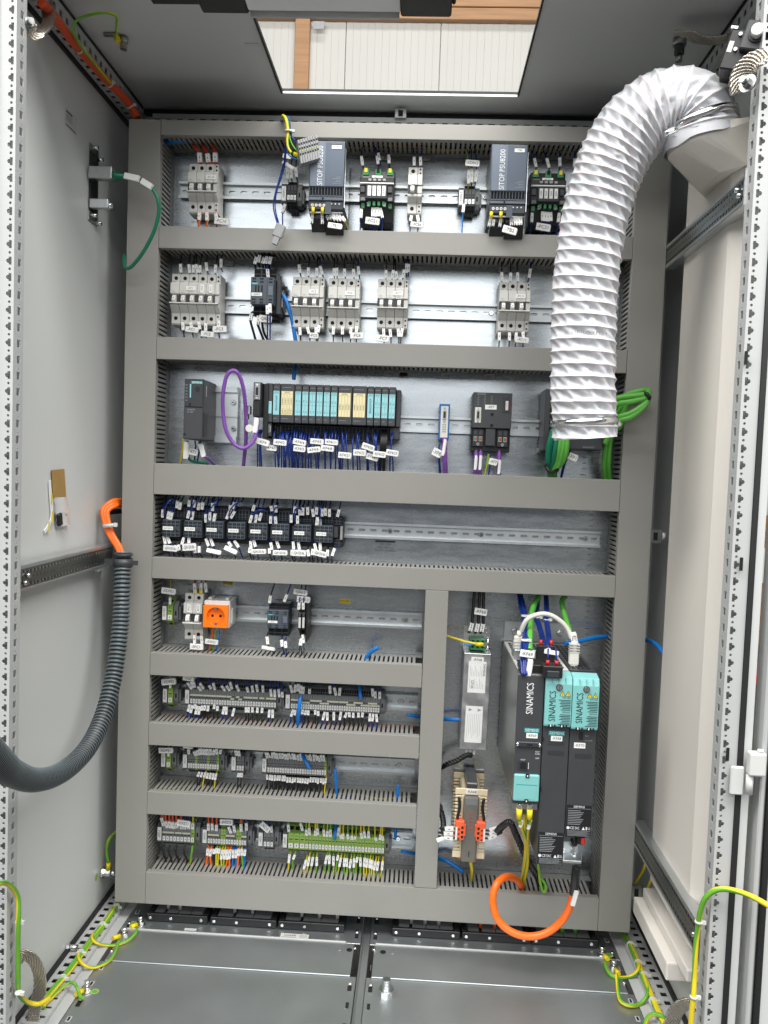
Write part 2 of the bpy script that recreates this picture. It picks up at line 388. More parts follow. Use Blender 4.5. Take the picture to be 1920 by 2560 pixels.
# front posts
def club(a, b, k):                                  # key-shaped punching, k mirrors across the width
    pts = [(a-.006, 0), (a-.006, .0045), (a-.0035, .0045), (a-.003, .007), (a-.001, .0085), (a+.001, .0085), (a+.003, .007), (a+.0035, .0045), (a+.006, .0045), (a+.006, 0)]
    return [(p, b+k*qq) for p, qq in pts]
def dot(a, b, r, n=8): return [(a+r*math.cos(2*math.pi*i/n), b+r*math.sin(2*math.pi*i/n)) for i in range(n)]
for sg, xi in ((-1, -.5630), (1, .5480)):
    y0, y1, n = -.435, -.405, 73; z0 = -1.02
    m = MB()
    m.perf((xi, y0, z0), (0, 0, 1), (sg, 0, 0), (0, -1, 0), n, .025, .026, [club(.010, .0040, 1), dot(.0225, .0070, .0021)], 'post', .0015)
    m.perf((xi, y0, z0), (0, 0, 1), (0, 1, 0), (-sg, 0, 0), n, .025, .030, [sq(.005, .012, .012, .010), dot(.0215, .018, .0014, 6)], 'post', .0015)
    H = n*.025
    def bb(a, b, c, dd, mm): m.box(min(a, b), max(a, b), c, dd, z0, z0+H, mm)
    bb(xi+sg*.004, xi+sg*.0255, y1-.002, y1, 'wall'); bb(xi+sg*.024, xi+sg*.026, y0+.0005, y1, 'wall')
    if sg < 0: bb(xi+sg*.026, xi+sg*.0285, y0-.004, y0+.001, 'post'); bb(xi+sg*.0285, xi+sg*.060, y0-.004, y0-.002, 'post')
    bb(xi, xi+sg*.0375, y1, y1+.0015, 'post')
    post = cab(m, 'post')
    if sg > 0:
        for u, v in ((1863, 895), (1851, 1010+400), (1817, 1885)):
            q = at(u, v, y0-.004); MB().box(-.0015, .003, -.002, 0, -.010, .010, 'hole').build('slot', post, (q.x, y0-.0042, q.z))
# right of the post: seal, outer frame edge, door edge, door seal, door
def strip(x0, x1, y0, y1, m, name, parent=None): return cab(MB().box(x0, x1, y0, y1, -1.02, .83, m), name, parent)
strip(.5745, .5825, -.438, -.42, 'rubber', 'seal'); strip(.5825, .5955, -.434, -.41, 'wall', 'frame_edge')
DOOR = bpy.data.objects.new('door', None); COL.objects.link(DOOR); DOOR.parent = CAB; DOOR.location = (.66, -.43, 0)
def dpart(mb, name, bev=0): return mb.build(name, DOOR, (-.66, .43, 1.0), bev=bev)
dpart(MB().box(.6065, .6145, -.446, -.41, -1.02, .83, 'post').box(.6145, .6185, -.440, -.41, -1.02, .83, 'white_plastic'), 'edge_profile', .002)
dpart(MB().box(.6185, .6275, -.447, -.43, -1.02, .83, 'rubber'), 'seal', .002)
dpart(MB().box(.6275, .76, -.4445, -.42, -1.02, .83, 'wall'), 'door_sheet')
def hinge(v, x):
    q = at(x, v, -.45)
    h = bpy.data.objects.new('hinge', None); COL.objects.link(h); h.parent = CAB; h.location = (q.x, -.452, q.z+1.0)
    MB().box(-.012, .013, -.006, .010, .0, .036, 'white_plastic').build('hinge_leaf', h, bev=.003, seg=2)
    MB().cyl((-.007, .004, -.030), .0055, .030, 'z', 12, 'white_plastic').build('hinge_pin', h)
    MB().box(-.034, -.014, .006, .012, -.034, .010, 'wall').build('hinge_plate', h, bev=.002)
    MB().cyl((.005, .0, .036), .0045, .004, 'z', 12, 'white_plastic').build('pin_cap', h)
hinge(1938, 1888)
# punched depth rails
def punched(x, z0, z1, ya, yb, side, label):
    t = thing('punched_rail', label, 'rail', (x, ya, z0), group='depth rails')
    L = abs(yb-ya); n = int(L/.0125); h = z1-z0; p = L/n
    m = MB().perf((0, 0, .006), (0, 1 if yb > ya else -1, 0), (0, 0, 1), (side, 0, 0), n, p, h-.012,
                  [sq(.0015, h-.020, .0075, .0045), dot(.006, (h-.012)*.5, .0016, 6), sq(.0015, .0025, .0075, .0045)], 'web_steel', .002)
    m.build('web', t)
    ysg = 1 if yb > ya else -1
    y0, y1 = (0, L) if ysg > 0 else (-L, 0)
    w = .020
    a, b = sorted((0, -side*w))
    MB().box(a, b, y0, y1, 0, .0018, 'rail_steel').box(-.001 if side > 0 else -.0008, .0008 if side > 0 else .001, y0, y1, .0018, .006, 'rail_steel').build('lower_flange', t, bev=.0006)
    MB().box(a, b, y0, y1, h-.0018, h, 'rail_steel').box(-.001, .001, y0, y1, h-.006, h-.0018, 'rail_steel').build('upper_flange', t, bev=.0006)
    for yy, zz in ((.02, .35), (.03, .6)):
        MB().cyl((side*.001, ysg*yy, h*zz), .004, .006, (side, 0, 0), 10, 'chrome').build('screw', t)
    MB().box(min(-side*.01, side*.004), max(-side*.01, side*.004), min(0, ysg*.004), max(0, ysg*.004), -.003, h+.004, 'chrome').build('end_bracket', t)
    return t
punched(.550, .437, .483, -.404, .01, -1, 'upper punched steel rail crossing the beige air duct at right')
punched(.550, -.752, -.700, -.404, .01, -1, 'lower punched steel rail slanting beside the beige air duct')
punched(-.568, -.207, -.163, -.404, .0, 1, 'punched steel rail on the left side wall holding the grey conduit')
# cabinet floor
FL = -.985
def floor_plate(x0, x1, lab):
    t = thing('floor_plate', lab, 'floor plate', ((x0+x1)/2, -.2, FL-.003), group='gland floor plates')
    a, b = x0-(x0+x1)/2, x1-(x0+x1)/2
    MB().box(a, b, -.22, .066, 0, .003, 'zinc_floor').build('front_sheet', t, bev=.0006)
    MB().box(a+.01, b-.012, .064, .170, .0035, .006, 'zinc_floor').build('sliding_sheet', t, bev=.0006)
    MB().box(a+.012, b-.03, .1715, .176, .0035, .0085, 'post').build('edge_glint_strip', t, bev=.0008)  # pale colour stands in for the white reflection on the sheet edge
    MB().box(a, b, .177, .355, 0, .003, 'zinc_floor').build('rear_sheet', t, bev=.0006)
    return t
fl = floor_plate(-.527, -.014, 'left galvanised floor plate of the cabinet'); fr = floor_plate(.006, .527, 'right galvanised floor plate of the cabinet')
cb = cab(MB().box(-.013, .005, -.42, .15, FL-.014, FL-.006, 'zinc_floor').box(-.010, -.0085, -.42, .15, FL-.006, FL-.002, 'dull_steel'), 'centre_bar', bev=.0006)
def screw_on(parent, w, r=.0045, h=.006, slot=True):
    l = Vector(w)-Vector(parent.location)
    m = MB()
    if slot: m.box(-.004, .004, -.016, .004, .0002, .0006, 'hole')
    m.cyl((0, 0, .0006), r, h, 'z', 10, 'chrome', r2=r*.8)
    return m.build('screw', parent, l)
for i in range(9):
    y = .07-.058*i
    for x, pt in ((-.024, fl), (.016, fr)):
        if i in (0, 1, 2, 4): screw_on(pt, (x, y, FL))
        else: MB().box(-.0028, .0028, -.008, .008, 0, .0006, 'hole').box(-.0036, -.0028, -.009, .009, 0, .001, 'chrome').build('slot', pt, Vector((x, y, FL))-pt.location)
for i in range(9):
    y = .045-.05*i
    for x, pt in ((-.515, fl), (.515, fr)):
        if i in (1, 3, 6): screw_on(pt, (x, y, FL), .004, .005)
        else: MB().box(-.004, .004, -.007, .007, 0, .0006, 'post').box(-.002, .002, -.005, .005, .0006, .0009, 'hole').build('slot', pt, Vector((x, y, FL))-pt.location)
for x, pt in ((-.035, fl), (.035, fr)):
    for dy, r in ((-.05, .006), (-.052, .004)):
        xx = x*(1 if r > .005 else 1.55)
        MB().cyl((0, 0, .0034), r, .0006, 'z', 14, 'hole' if r > .005 else 'rail_steel').build('hole', pt, Vector((xx, -.052, FL))-pt.location)
# vendor sticker
q = at(*B4(905, 292), FL, 2)
st = MB().box(-.030, .030, -.008, .008, 0, .0005, 'label_dim').build('sticker', fl, Vector((q.x, q.y, FL+.0004))-fl.location, (0, 0, -.01))
text(st, 'icotek', -.010, .0015, .0007, .0075, 'ink', face='top')
lines = MB()
for i in range(3): lines.box(.010, .027, .003-i*.0035, .0038-i*.0035, .0006, .0007, 'ink_grey')
lines.box(-.027, .004, -.006, -.0053, .0006, .0007, 'ink_grey').build('print', st)
q = at(*B4(365, 258), FL, 2)
MB().box(-.013, .013, -.004, .004, 0, .0005, 'label_dim').build('sticker', fl, Vector((q.x, q.y, FL+.0004))-fl.location)
# cable entry frames along the rear of the floor
FR = [(B4, 130, 445, 200), (B4, 460, 805, 230), (B4, 815, 1160, 255), (B5, 165, 520, 290), (B5, 530, 890, 325), (B5, 895, 1240, 350)]
for k, (Z, xa, xb, y) in enumerate(FR):
    a = at(*Z(xa, y), .0); b = at(*Z(xb, y), .0)
    cxm = (a.x+b.x)/2; w_ = b.x-a.x
    t = thing('cable_entry_frame', 'black cable entry frame with grey inserts, %s from the left on the cabinet floor' % nth(k), 'cable entry', (cxm, .012, FL+.001), group='cable entry frames')
    h = w_/2
    MB().box(-h, h, 0, .008, 0, .017, 'black').box(-h, h, .046, .054, 0, .017, 'black').box(-h, -h+.012, .008, .046, 0, .017, 'black').box(h-.012, h, .008, .046, 0, .017, 'black').build('frame', t, bev=.0012)
    n = 3 if k in (1, 2) else 4; gw = (w_-.026)/n
    for i in range(n):
        wd = gw-(.001 if i else .006)
        MB().box(0, wd, .009, .045, 0, .0155, 'grey_plastic').build('insert', t, (-h+.013+i*gw, 0, 0), bev=.0012)
    for s_ in (-.88, -.2, .8):
        MB().cyl((s_*h, -.0005, .009), .0032, .0015, (0, -1, 0), 10, 'chrome').build('screw', t)
        MB().cyl((s_*h, .050, .017), .003, .001, 'z', 10, 'dull_steel').build('screw', t)
    for i in range(2 if k in (0, 1, 4) else 3):
        c = ('wire_white', 'label_dim', 'wire_white', 'label_dim', 'orange', 'green_cable')[k]
        MB().cyl((-h+.02+gw*(i+.7), .028, .015), .004 if k < 5 else .006, .05, 'z', 8, c).build('cable_stub', t)
# the loose floor bolt
bo = thing('floor_bolt', 'big chrome floor bolt standing alone on the right floor plate', 'bolt', (at(*B5(135, 600), FL, 2).x, -.185, FL))
MB().cyl((0, 0, 0), .0125, .012, 'z', 6, 'chrome', sm=0).cyl((0, 0, .012), .0145, .003, 'z', 18, 'chrome').build('nut', bo)
thr = MB()
for i in range(6): thr.cyl((0, 0, .015+i*.003), .0085, .0018, 'z', 14, 'rail_steel').cyl((0, 0, .0168+i*.003), .0075, .0012, 'z', 14, 'dull_steel')
thr.build('thread', bo)
# under-roof lamp
la, lb = at(396, 20, -.39), at(1130, 22, -.39)
zl = (la.z+lb.z)/2+.019
LM = thing('cabinet_lamp', 'slim black cabinet lamp with clear lens under the roof opening', 'lamp', ((la.x+lb.x)/2, -.39, zl))
L0, L1 = la.x-LM.location.x, lb.x-LM.location.x
e0, e1 = at(612, 20, -.39).x-LM.location.x, at(1000, 20, -.39).x-LM.location.x
MB().box(L0+.06, e0, -.02, .035, -.010, .05, 'black').box(L0-.02, L0+.062, -.015, .03, .0, .05, 'black').build('end_housing', LM, bev=.003)
MB().box(e1, L1, -.02, .035, -.012, .05, 'black').box(L1, L1+.006, -.012, .02, -.002, .008, 'black').build('end_housing', LM, bev=.003)
lens = MB(); prof = [(-.018, .05), (-.018, .0), (-.012, -.008), (.02, -.011), (.031, -.006), (.033, .05)]
lens.prism(prof, e0+.0005, e1-.0005, 'x', 'clear_lens').build('lens', LM, bev=.001)
MB().box(e0+.002, e1-.002, .034, .038, -.014, .05, 'post').build('reflector', LM)
tri = MB().add([(0, 0, 0), (.014, 0, 0), (.007, 0, .012)], [(0, 1, 2)], 'orange').build('warning_sign', LM, (L0+.075, -.0203, -.0045))
MB().box(.0064, .0076, -.0003, -.0002, .003, .009, 'ink').build('symbol', tri)
arc = MB(); arc.tube([(math.cos(a)*.02, 0, math.sin(a)*.016) for a in [3.3+.25*i for i in range(7)]], .0012, 5, 'red_ink').build('swoosh', LM, (L0+.095, -.0205, .009))
arc = MB(); arc.tube([(math.cos(a)*.014, 0, math.sin(a)*.010) for a in [4.3+.25*i for i in range(6)]], .0008, 5, 'red_ink').build('swoosh', LM, (L1-.02, -.0205, -.0005))
# ================================================================== mounting plate, ducts, rails
MP = thing('mounting_plate', 'bright galvanised mounting plate behind all the devices', 'plate', (0, YP, 0))
MB().box(-.549, .549, 0, .003, -.956, .728, 'zinc').build('sheet', MP)
tk = MB()
def ticks(x, z0, z1, lab):
    m = MB(); n = int((z1-z0)/.0125)
    for i in range(n+1):
        z = z0+i*.0125; m.fb(x-(.008 if i % 5 else .012), x, z-.0006, z+.0006, .0002, .0004, 'ink_grey')
    m.build('ruler_marks', MP)
ticks(.455, -.355, -.24, ''); ticks(.452, -.18, -.06, ''); ticks(.432, .018, .06, ''); ticks(-.437, .512, .56, ''); ticks(-.425, -.37, -.245, ''); ticks(.437, -.43, -.36, '')
ticks(-.43, -.53, -.505, ''); ticks(-.43, -.68, -.655, '')
text(MP, 'M-8591 C006064', P(A10, 138, 363, YP).x, -.0004, P(A10, 138, 363, YP).z, .0055, 'ink_grey', -.02, name='print', sx=.8)
text(MP, '1096x1800 mm', P(A10, 138, 347, YP).x, -.0004, P(A10, 138, 347, YP).z, .0055, 'ink_grey', -.02, name='print', sx=.8)
text(MP, '5051.009', P(A10, 138, 330, YP).x, -.0004, P(A10, 138, 330, YP).z, .0055, 'ink_grey', -.02, name='print', sx=.8)
q = P(A10, 138, 313, YP)
MB().fb(q.x-.022, q.x+.022, q.z-.002, q.z+.0015, .0002, .0004, 'ink').build('print', MP)
for Z, x, y in ((A11, 440, 68), (A11, 1097, 173)):
    q = P(Z, x, y, YP); st = solo('warning_sticker', 'small yellow sticker on the plate %s' % ('left, just under the duct' if x < 900 else 'right of the relay sockets'), 'sticker', MB().fb(-.0115, .0115, -.005, .005, 0, .0004, 'yellow'))
    st.location = (q.x, YP-.0005, q.z); st.rotation_euler = (0, .06, 0)
    # verts were moved so the first vertex is the origin
    text(st, 'M-U 001', .0115, .0001-.0006, .005, .0042, 'ink', width=.02)
for i in range(3):
    pass

PITCH_F = .010
def duct(label, x0, x1, z0, z1, horiz, sides, fr=None, name='cable_duct', fill=None):
    """wiring duct: cover, base channel and one object per visible slotted finger"""
    cxx, czz = (x0+x1)/2, (z0+z1)/2
    t = thing(name, label, 'cable duct', (cxx, YP, czz), group='wiring ducts')
    hx, hz = (x1-x0)/2, (z1-z0)/2
    c = MB().fb(-hx, hx, -hz, hz, .098, .100, 'duct')
    if horiz: c.fb(-hx, hx, hz-.0018, hz, .084, .098, 'duct').fb(-hx, hx, -hz, -hz+.0018, .084, .098, 'duct')
    else: c.fb(-hx, -hx+.0018, -hz, hz, .084, .098, 'duct').fb(hx-.0018, hx, -hz, hz, .084, .098, 'duct')
    c.build('cover', t, bev=.0009, seg=2)
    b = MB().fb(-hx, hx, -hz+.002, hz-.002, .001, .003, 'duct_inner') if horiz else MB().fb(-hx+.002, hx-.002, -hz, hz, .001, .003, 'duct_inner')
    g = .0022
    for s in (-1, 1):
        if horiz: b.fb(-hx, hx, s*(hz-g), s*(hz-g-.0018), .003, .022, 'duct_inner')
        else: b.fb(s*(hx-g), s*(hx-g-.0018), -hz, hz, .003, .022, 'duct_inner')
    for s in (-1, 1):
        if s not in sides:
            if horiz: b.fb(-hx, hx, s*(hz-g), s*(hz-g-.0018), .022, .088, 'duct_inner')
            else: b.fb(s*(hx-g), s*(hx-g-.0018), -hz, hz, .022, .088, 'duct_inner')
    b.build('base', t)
    for s in sides:
        if horiz: me = MB().fb(-.0031, .0031, -.0009, .0009, .022, .096, 'duct').mesh('finger', .0004)
        else: me = MB().fb(-.0009, .0009, -.0031, .0031, .022, .096, 'duct').mesh('finger', .0004)
        a, bb_ = fr.get(s, ((-hx+.004, hx-.004) if horiz else (-hz, hz))) if fr else ((-hx+.004, hx-.004) if horiz else (-hz, hz))
        n = int((bb_-a)/PITCH_F)
        for i in range(n):
            p = a+PITCH_F*(i+.5)
            link('finger', me, t, (p, 0, s*(hz-g-.0009)) if horiz else (s*(hx-g-.0009), 0, p))
    if fill:                                         # loose conductors lying in the duct
        m = MB(); rnd = random.Random(int(abs(czz)*1000))
        for i in range(fill):
            L = hx if horiz else hz; d0 = rnd.uniform(.02, .06); o0 = rnd.uniform(-.6, .6)*(hz if horiz else hx)
            pts = []
            for k in range(9):
                a = -L+.01+(2*L-.02)*k/8; o = o0+rnd.uniform(-.25, .25)*(hz if horiz else hx); d = d0+rnd.uniform(-.012, .012)
                pts.append((a, -d, o) if horiz else (o, -d, a))
            m.tube(spline(pts, 4), .0016, 5, rnd.choice(['blue', 'wire_black', 'blue', 'earth_yellow', 'orange_dark', 'wire_black', 'terminal_lime']))
        m.build('conductors', t)['kind'] = 'stuff'
    return t
X0, X1 = -.483, .483
duct('left vertical grey wiring duct with slotted inner side', -.550, X0-.0006, -.939, .7124, False, [1], {1: (-.925+.11, .80)}, fill=10)
duct('right vertical grey wiring duct with slotted inner side', X1+.0006, .550, -.939, .7124, False, [-1], {-1: (-.925+.11, .80)}, fill=10)
duct('topmost horizontal grey wiring duct under the roof', X0, X1, .6818, .7124, True, [-1], fill=8)
duct('second horizontal grey wiring duct, below the power supplies', X0, X1, .4536, .4984, True, [-1], fill=6)
duct('third horizontal grey wiring duct, above the bus modules', X0, X1, .2263, .2723, True, [-1], fill=6)
duct('tallest horizontal grey wiring duct, below the bus modules', X0, X1, -.055, .0102, True, [], fill=4)
duct('fifth horizontal grey wiring duct, below the coupling relays', X0, X1, -.2325, -.1875, True, [1], fill=6)
duct('short grey wiring duct under the orange socket', X0, .0935, -.4393, -.391, True, [1], fill=6)
duct('short grey wiring duct under the twin terminal strips', X0, .0935, -.5905, -.5425, True, [1], fill=8)
duct('short grey wiring duct above the green earth terminals', X0, .0935, -.7415, -.692, True, [1], fill=9)
duct('bottom horizontal grey wiring duct under the orange cable', X0, X1, -.939, -.869, True, [1], fill=10)
duct('vertical grey wiring duct between terminals and drives', .0945, .142, -.868, -.233, False, [])

def slot(a, b, w, h, n=4):                            # rounded slot centred (a, b)
    r = h/2; out = []
    for i in range(n+1): out.append((a+w/2-r+r*math.sin(math.pi*i/n), b-r*math.cos(math.pi*i/n)))
    for i in range(n+1): out.append((a-w/2+r-r*math.sin(math.pi*i/n), b+r*math.cos(math.pi*i/n)))
    return out
def din_rail(label, x0, x1, z, screws=(), d=.015):
    t = thing('din_rail', label, 'mounting rail', (x0, YP, z), group='top hat rails')
    n = max(1, int((x1-x0)/.025)); p = (x1-x0)/n
    m = MB().perf((0, -.0035, -.0125), (1, 0, 0), (0, 0, 1), (0, -1, 0), n, p, .025, [slot(p/2, .0125, .0150, .0056)], 'rail_steel', .0015)
    L = x1-x0
    for s in (-1, 1):
        m.fb(0, L, s*.0125, s*.0137, .002, d, 'rail_steel').fb(0, L, s*.0137, s*.0175, d-.0012, d, 'rail_steel')
    m.build('profile', t, bev=0)
    for sx in screws:
        MB().cyl((sx-x0, -.0036, 0), .0058, .0012, (0, -1, 0), 14, 'dull_steel').cyl((sx-x0, -.0048, 0), .0040, .003, (0, -1, 0), 10, 'chrome').cyl((sx-x0, -.0078, 0), .0015, .0003, (0, -1, 0), 6, 'hole', sm=0).build('screw', t)
ZR = [.601, .3575, .1140, -.1205, -.3155, -.4980, -.6420, -.8085]
din_rail('mounting rail behind the power supplies, first row', -.47, .47, ZR[0], (P(A4, 972, 555, .09).x,))
din_rail('mounting rail behind the light grey breakers, second row', -.465, .468, ZR[1], (P(A6, 780, 415, .09).x, .462))
din_rail('mounting rail behind the bus modules, third row', -.10, .468, ZR[2])
din_rail('long bare mounting rail beside the coupling relays, fourth row', -.465, .468, ZR[3], tuple(P(A10, x, 270, .09).x for x in (163, 663, 1235)))
din_rail('mounting rail behind the orange socket, fifth row', -.465, .090, ZR[4], (P(A11, 1467, 262, .09).x,))
din_rail('mounting rail behind the twin terminal strips, sixth row', -.465, .088, ZR[5], (P(A12, 1440, 180, .09).x,))
din_rail('mounting rail behind the four small terminal strips, seventh row', -.465, .086, ZR[6], (P(A13, 1430, 168, .09).x,))
din_rail('mounting rail behind the green earth terminals, bottom row', -.465, .088, ZR[7], (P(A14, 1430, 172, .09).x,))
# dim printed stickers on the plate under the ducts
def row_sticker(Z, x, y, w, body, where, k=[0]):
    q = P(Z, x, y, YP-.004); o = MB().fb(-w/2, w/2, -.0055, .0055, 0, .0005, 'label_dim').build('duct_sticker', None, (q.x, YP-.0045, q.z))
    k[0] += 1; tagit(o, 'dim grey sticker reading %s, %s' % (body, where), 'sticker', 'stickers under the ducts'); text(o, body, 0, -.0007, 0, .006, 'ink', width=w*.85)
for i_, (x, b) in enumerate(((340, '-KF2'), (790, '-KF4'), (915, '-KF4/1'), (1010, '-KF4/3'), (1113, '-KF4/4'), (1205, '-KF4/5'), (1285, '-KF4/8'), (1378, '-KF4/11'), (1468, '-KF4/21'), (1540, '-KF4/22'), (1628, '-KF4/31'))):
    row_sticker(A7, x, 100+(x-340)*.029, .019, b, '%s from left over the bus modules' % nth(i_))
for x, b in ((25, '-KF4/33'), (288, '-XF8'), (560, '-XF7')): row_sticker(A8, x, 95+(x-25)*.02, .020, b, 'over the %s' % {25: 'bare rail right of the I/O station', 288: 'blue bus coupler', 560: 'bus repeater'}[x])
for x, b in ((480, '-FC2'), (587, '-FC3'), (1115, '-FC5'), (1430, '-FC6')): row_sticker(A5, x, 158+(x-480)*.03, .019, b, 'above breaker'+b)
for x, b in ((170, '-FC7'), (850, '-FC11')): row_sticker(A6, x, 160+x*.02, .020, b, 'above breaker'+b)
for x, b in ((268, '-FC21'), (565, '-FC26'), (1340, '-FC31')): row_sticker(A4, x, 258+x*.01, .017, b, 'under the topmost duct')

# ================================================================== wires and tags
COLN = {'blue': 'dark blue', 'wire_black': 'black', 'wire_red': 'red', 'orange': 'orange', 'orange_dark': 'orange', 'wire_white': 'grey', 'violet': 'violet', 'earth': 'green yellow', 'blue_bright': 'bright blue', 'yellow': 'yellow'}
def wire_thing(pts, col, r, label, group, sleeve=None, sr=.0026, sm='label', name='wire'):
    m = MB(); name = {'blue': 'control_wire', 'wire_black': 'power_wire', 'earth': 'earth_wire'}.get(col, name)
    path = spline(pts, 5)
    if col == 'earth': m.tube(path, r, 6, 'earth_green', 'earth_yellow', twist=.06, ph=random.uniform(0, 6))
    else: m.tube(path, r, 6, col)
    o = solo(name, label, 'wire', m, group)
    if sleeve:
        a, b = Vector(sleeve[0]), Vector(sleeve[1]); s = MB()
        sr = max(sr, r+.0007); s.tube([a, b], sr*1.4142, 4, sm, ph=math.pi/4, flat=.92, sm=0)
        k = MB(); c = (a+b)/2; dn = (b-a)
        c0 = o.location
        s.v = [tuple(Vector(p)-c0) for p in s.v]; so = s.build('marker_sleeve', o)
        nrm = Vector((0, -1, 0)); nrm = (nrm-dn.normalized()*nrm.dot(dn.normalized())).normalized()
        side = dn.normalized().cross(nrm); f0 = c+nrm*(sr*.92+.0003); hw, hl = side*sr*.20, dn*.11
        k.add([f0-hw-hl-c0, f0+hw-hl-c0, f0+hw+hl-c0, f0-hw+hl-c0], [(0, 1, 2, 3)], 'ink_grey')
        k.build('print', so)
    return o
def wires(Z, lst, up, zd, where, Y=.045, col='wire_black', r=.0014, Yd=None, sr=.0029, deep=.012, over=.006, sm='label', spread=0.):
    """lst: (x, y of the sleeve end at the terminal, x, y of the far end [, colour [, x at duct]])"""
    lst = sorted(lst, key=lambda e: e[0]); n = len(lst)
    for i, e in enumerate(lst):
        c = e[4] if len(e) > 4 and e[4] else col
        a = P(Z, e[0], e[1], Y); b = P(Z, e[2], e[3], Y-.003)
        d = (a-b).normalized()
        p0 = a+d*over+Vector((0, deep, 0)); Yq = Yd if Yd is not None else .052
        xe = P(Z, e[5], e[3], Yq).x if len(e) > 5 else b.x+(b-a).normalized().x*.008+random.uniform(-spread, spread)
        pts = [p0, a, a*.67+b*.33, a*.33+b*.67, b]
        zz = zd
        pts.append(Vector(((b.x*.5+xe*.5), (b.y+Yq)/2, (b.z+zz)/2)))
        pts.append(Vector((xe, Yq, zz)))
        lab = '%s sleeved wire, %s from left %s %s' % (COLN[c], nth(i), 'above' if up else 'below', where)
        wire_thing(pts, c, r if c != 'wire_red' else r*1.5, lab, 'wires %s %s' % ('above' if up else 'below', where), (a, b), sr, sm)
def tag(Z, x, y, w, h, body, where, ang=0., Y=.032, tilt=0.):
    q = P(Z, x, y, Y); k = (P(Z, x+50, y, Y)-P(Z, x-50, y, Y)).length/100
    ww, hh = w*k, h*k
    o = MB().box(-ww/2, ww/2, 0, .0035, -hh/2, hh/2, 'label').box(ww/2, ww/2+.0012, .001, .004, -hh*.4, hh*.4, 'label').build('wire_tag', None, q, (tilt, math.radians(-ang)+ROLL, 0), bev=.0005)
    tagit(o, 'white wire tag reading %s %s' % (body, where), 'tag', 'white wire tags')
    if body: text(o, body, 0, -.0004, 0, hh*.46, 'ink', width=ww*.82)
    return o
def cable(pts, r, col, name, label, cat='cable', group=None, n=10, seg=8, m2=None, extra=None):
    m = MB()
    if name == 'wire': name = {'blue': 'control_wire', 'wire_black': 'power_wire', 'earth': 'earth_wire'}.get(col, name)
    if col == 'earth': m.tube(spline(pts, seg), r, 8, 'earth_green', 'earth_yellow', twist=.05, ph=random.uniform(0, 6))
    else: m.tube(spline(pts, seg), r, n, col)
    return solo(name, label, cat, m, group)
def ztie(o, p, r, ax=(0, 0, 1)):                       # cable tie as a part of a bundle
    m = MB().cyl(Vector(p)-Vector(ax).normalized()*.0015, r, .003, ax, 12, 'white_plastic').box(p[0]+r*.5, p[0]+r+.004, p[1]-.004, p[1]+.001, p[2]-.002, p[2]+.003, 'white_plastic')
    m.v = [tuple(Vector(v)-o.location) for v in m.v]
    return m.build('cable_tie', o)
# ================================================================== devices: breakers
PRO = [(.012, -.045), (.050, -.045), (.053, -.042), (.053, -.024), (.056, -.022), (.066, -.0135), (.066, -.009), (.061, -.009), (.061, .008), (.066, .008), (.066, .027), (.056, .029), (.056, .044), (.052, .045), (.012, .045)]
def breaker(Z, x0, x1, y0, y1, poles, aux, label, marks, name='circuit_breaker', rail=None, sgl=False):
    cx_, cz_, w_, h_ = dev(Z, x0, x1, y0, y1, .055)
    t = thing(name, label, 'circuit breaker', (cx_, YP, cz_), group='miniature circuit breakers')
    k = h_/.090; pr = [(d, z*k) for d, z in PRO]
    pw = w_/(poles+.5*aux); x = -w_/2
    def hole(par, xx, d, zz, r): MB().cyl((xx, -d+.0004, zz), r, .0009, (0, -1, 0), 12, 'hole').build('terminal_screw', par)
    pm = MB().dprism(pr, .0003, pw-.0003, 'breaker').mesh('pole', .0007)
    for i in range(poles):
        p = link('pole', pm, t, (x, 0, 0))
        hole(p, pw/2, .056, .0365*k, .0040); hole(p, pw/2, .053, -.033*k, .0040)
        MB().fb(pw*.18, pw*.42, -.0003, .0003, 0, .0002, 'ink_grey').fb(pw*.9, pw*.97, -.0003, .0009, 0, .0002, 'ink_grey').build('print', p, (0, -.0562, .031*k))
        pr2 = MB()
        for j in range(3): pr2.fb(pw*.18, pw*(.55+.1*(j % 2)), .0145-.003*j, .0152-.003*j, .0660, .0662, 'grey_ink')
        pr2.fb(pw*.42, pw*.62, .0045-.0, .0075, .0611, .0616, 'red_ink' if i % 2 else 'ink').build('print', p)
        MB().fb(pw*.01, pw*.29, -.0085, .0075, .0612, .0630, 'anthracite').fb(pw*.71, pw*.99, -.0085, .0075, .0612, .0630, 'anthracite').build('recess', p)
        tg = MB().dprism([(.0612, -.0085), (.0715, -.0085), (.0745, -.0045), (.0700, .0055), (.0612, .0075)], pw*.30, pw*.70, 'toggle').build('toggle', p, bev=.0008)
        MB().cyl((pw*.5, -.0722, -.001), .0013, .0008, (0, -1, 0), 8, 'ink').build('indicator', tg)
        x += pw
    if aux:
        ap = MB().dprism(pr, .0003, pw*.5-.0003, 'breaker').build('auxiliary_contact', t, (x, 0, 0), bev=.0007)
        for d, z in ((.056, .040), (.056, .033), (.053, -.029), (.053, -.038)): hole(ap, pw*.25, d, z*k, .0019)
        MB().fb(pw*.02, pw*.48, -.0075, .0065, .0612, .0640, 'breaker_dim').build('recess', ap)
    tr = MB().fb(-w_/2, w_/2, -.0118, -.0095, .0665, .0735, 'toggle').build('toggle_bar', t, bev=.0006) if poles > 1 else None
    for mx, mw, body, vert in marks:
        if vert: marker(t, mx*w_, .0175*k, .0664, .0072, .017, body, math.pi/2, name='marker')
        else: marker(t, mx*w_, .0175*k, .0664, mw, .0085, body, name='marker')
    return t
def ups(lst, dx=0, dy=0): return lst
Z12, Z23, Z34, Z45, Z5, Z6, Z7, Z8 = .684, .456, .229, -.052, -.230, -.437, -.588, -.739      # upper duct edges of the rows
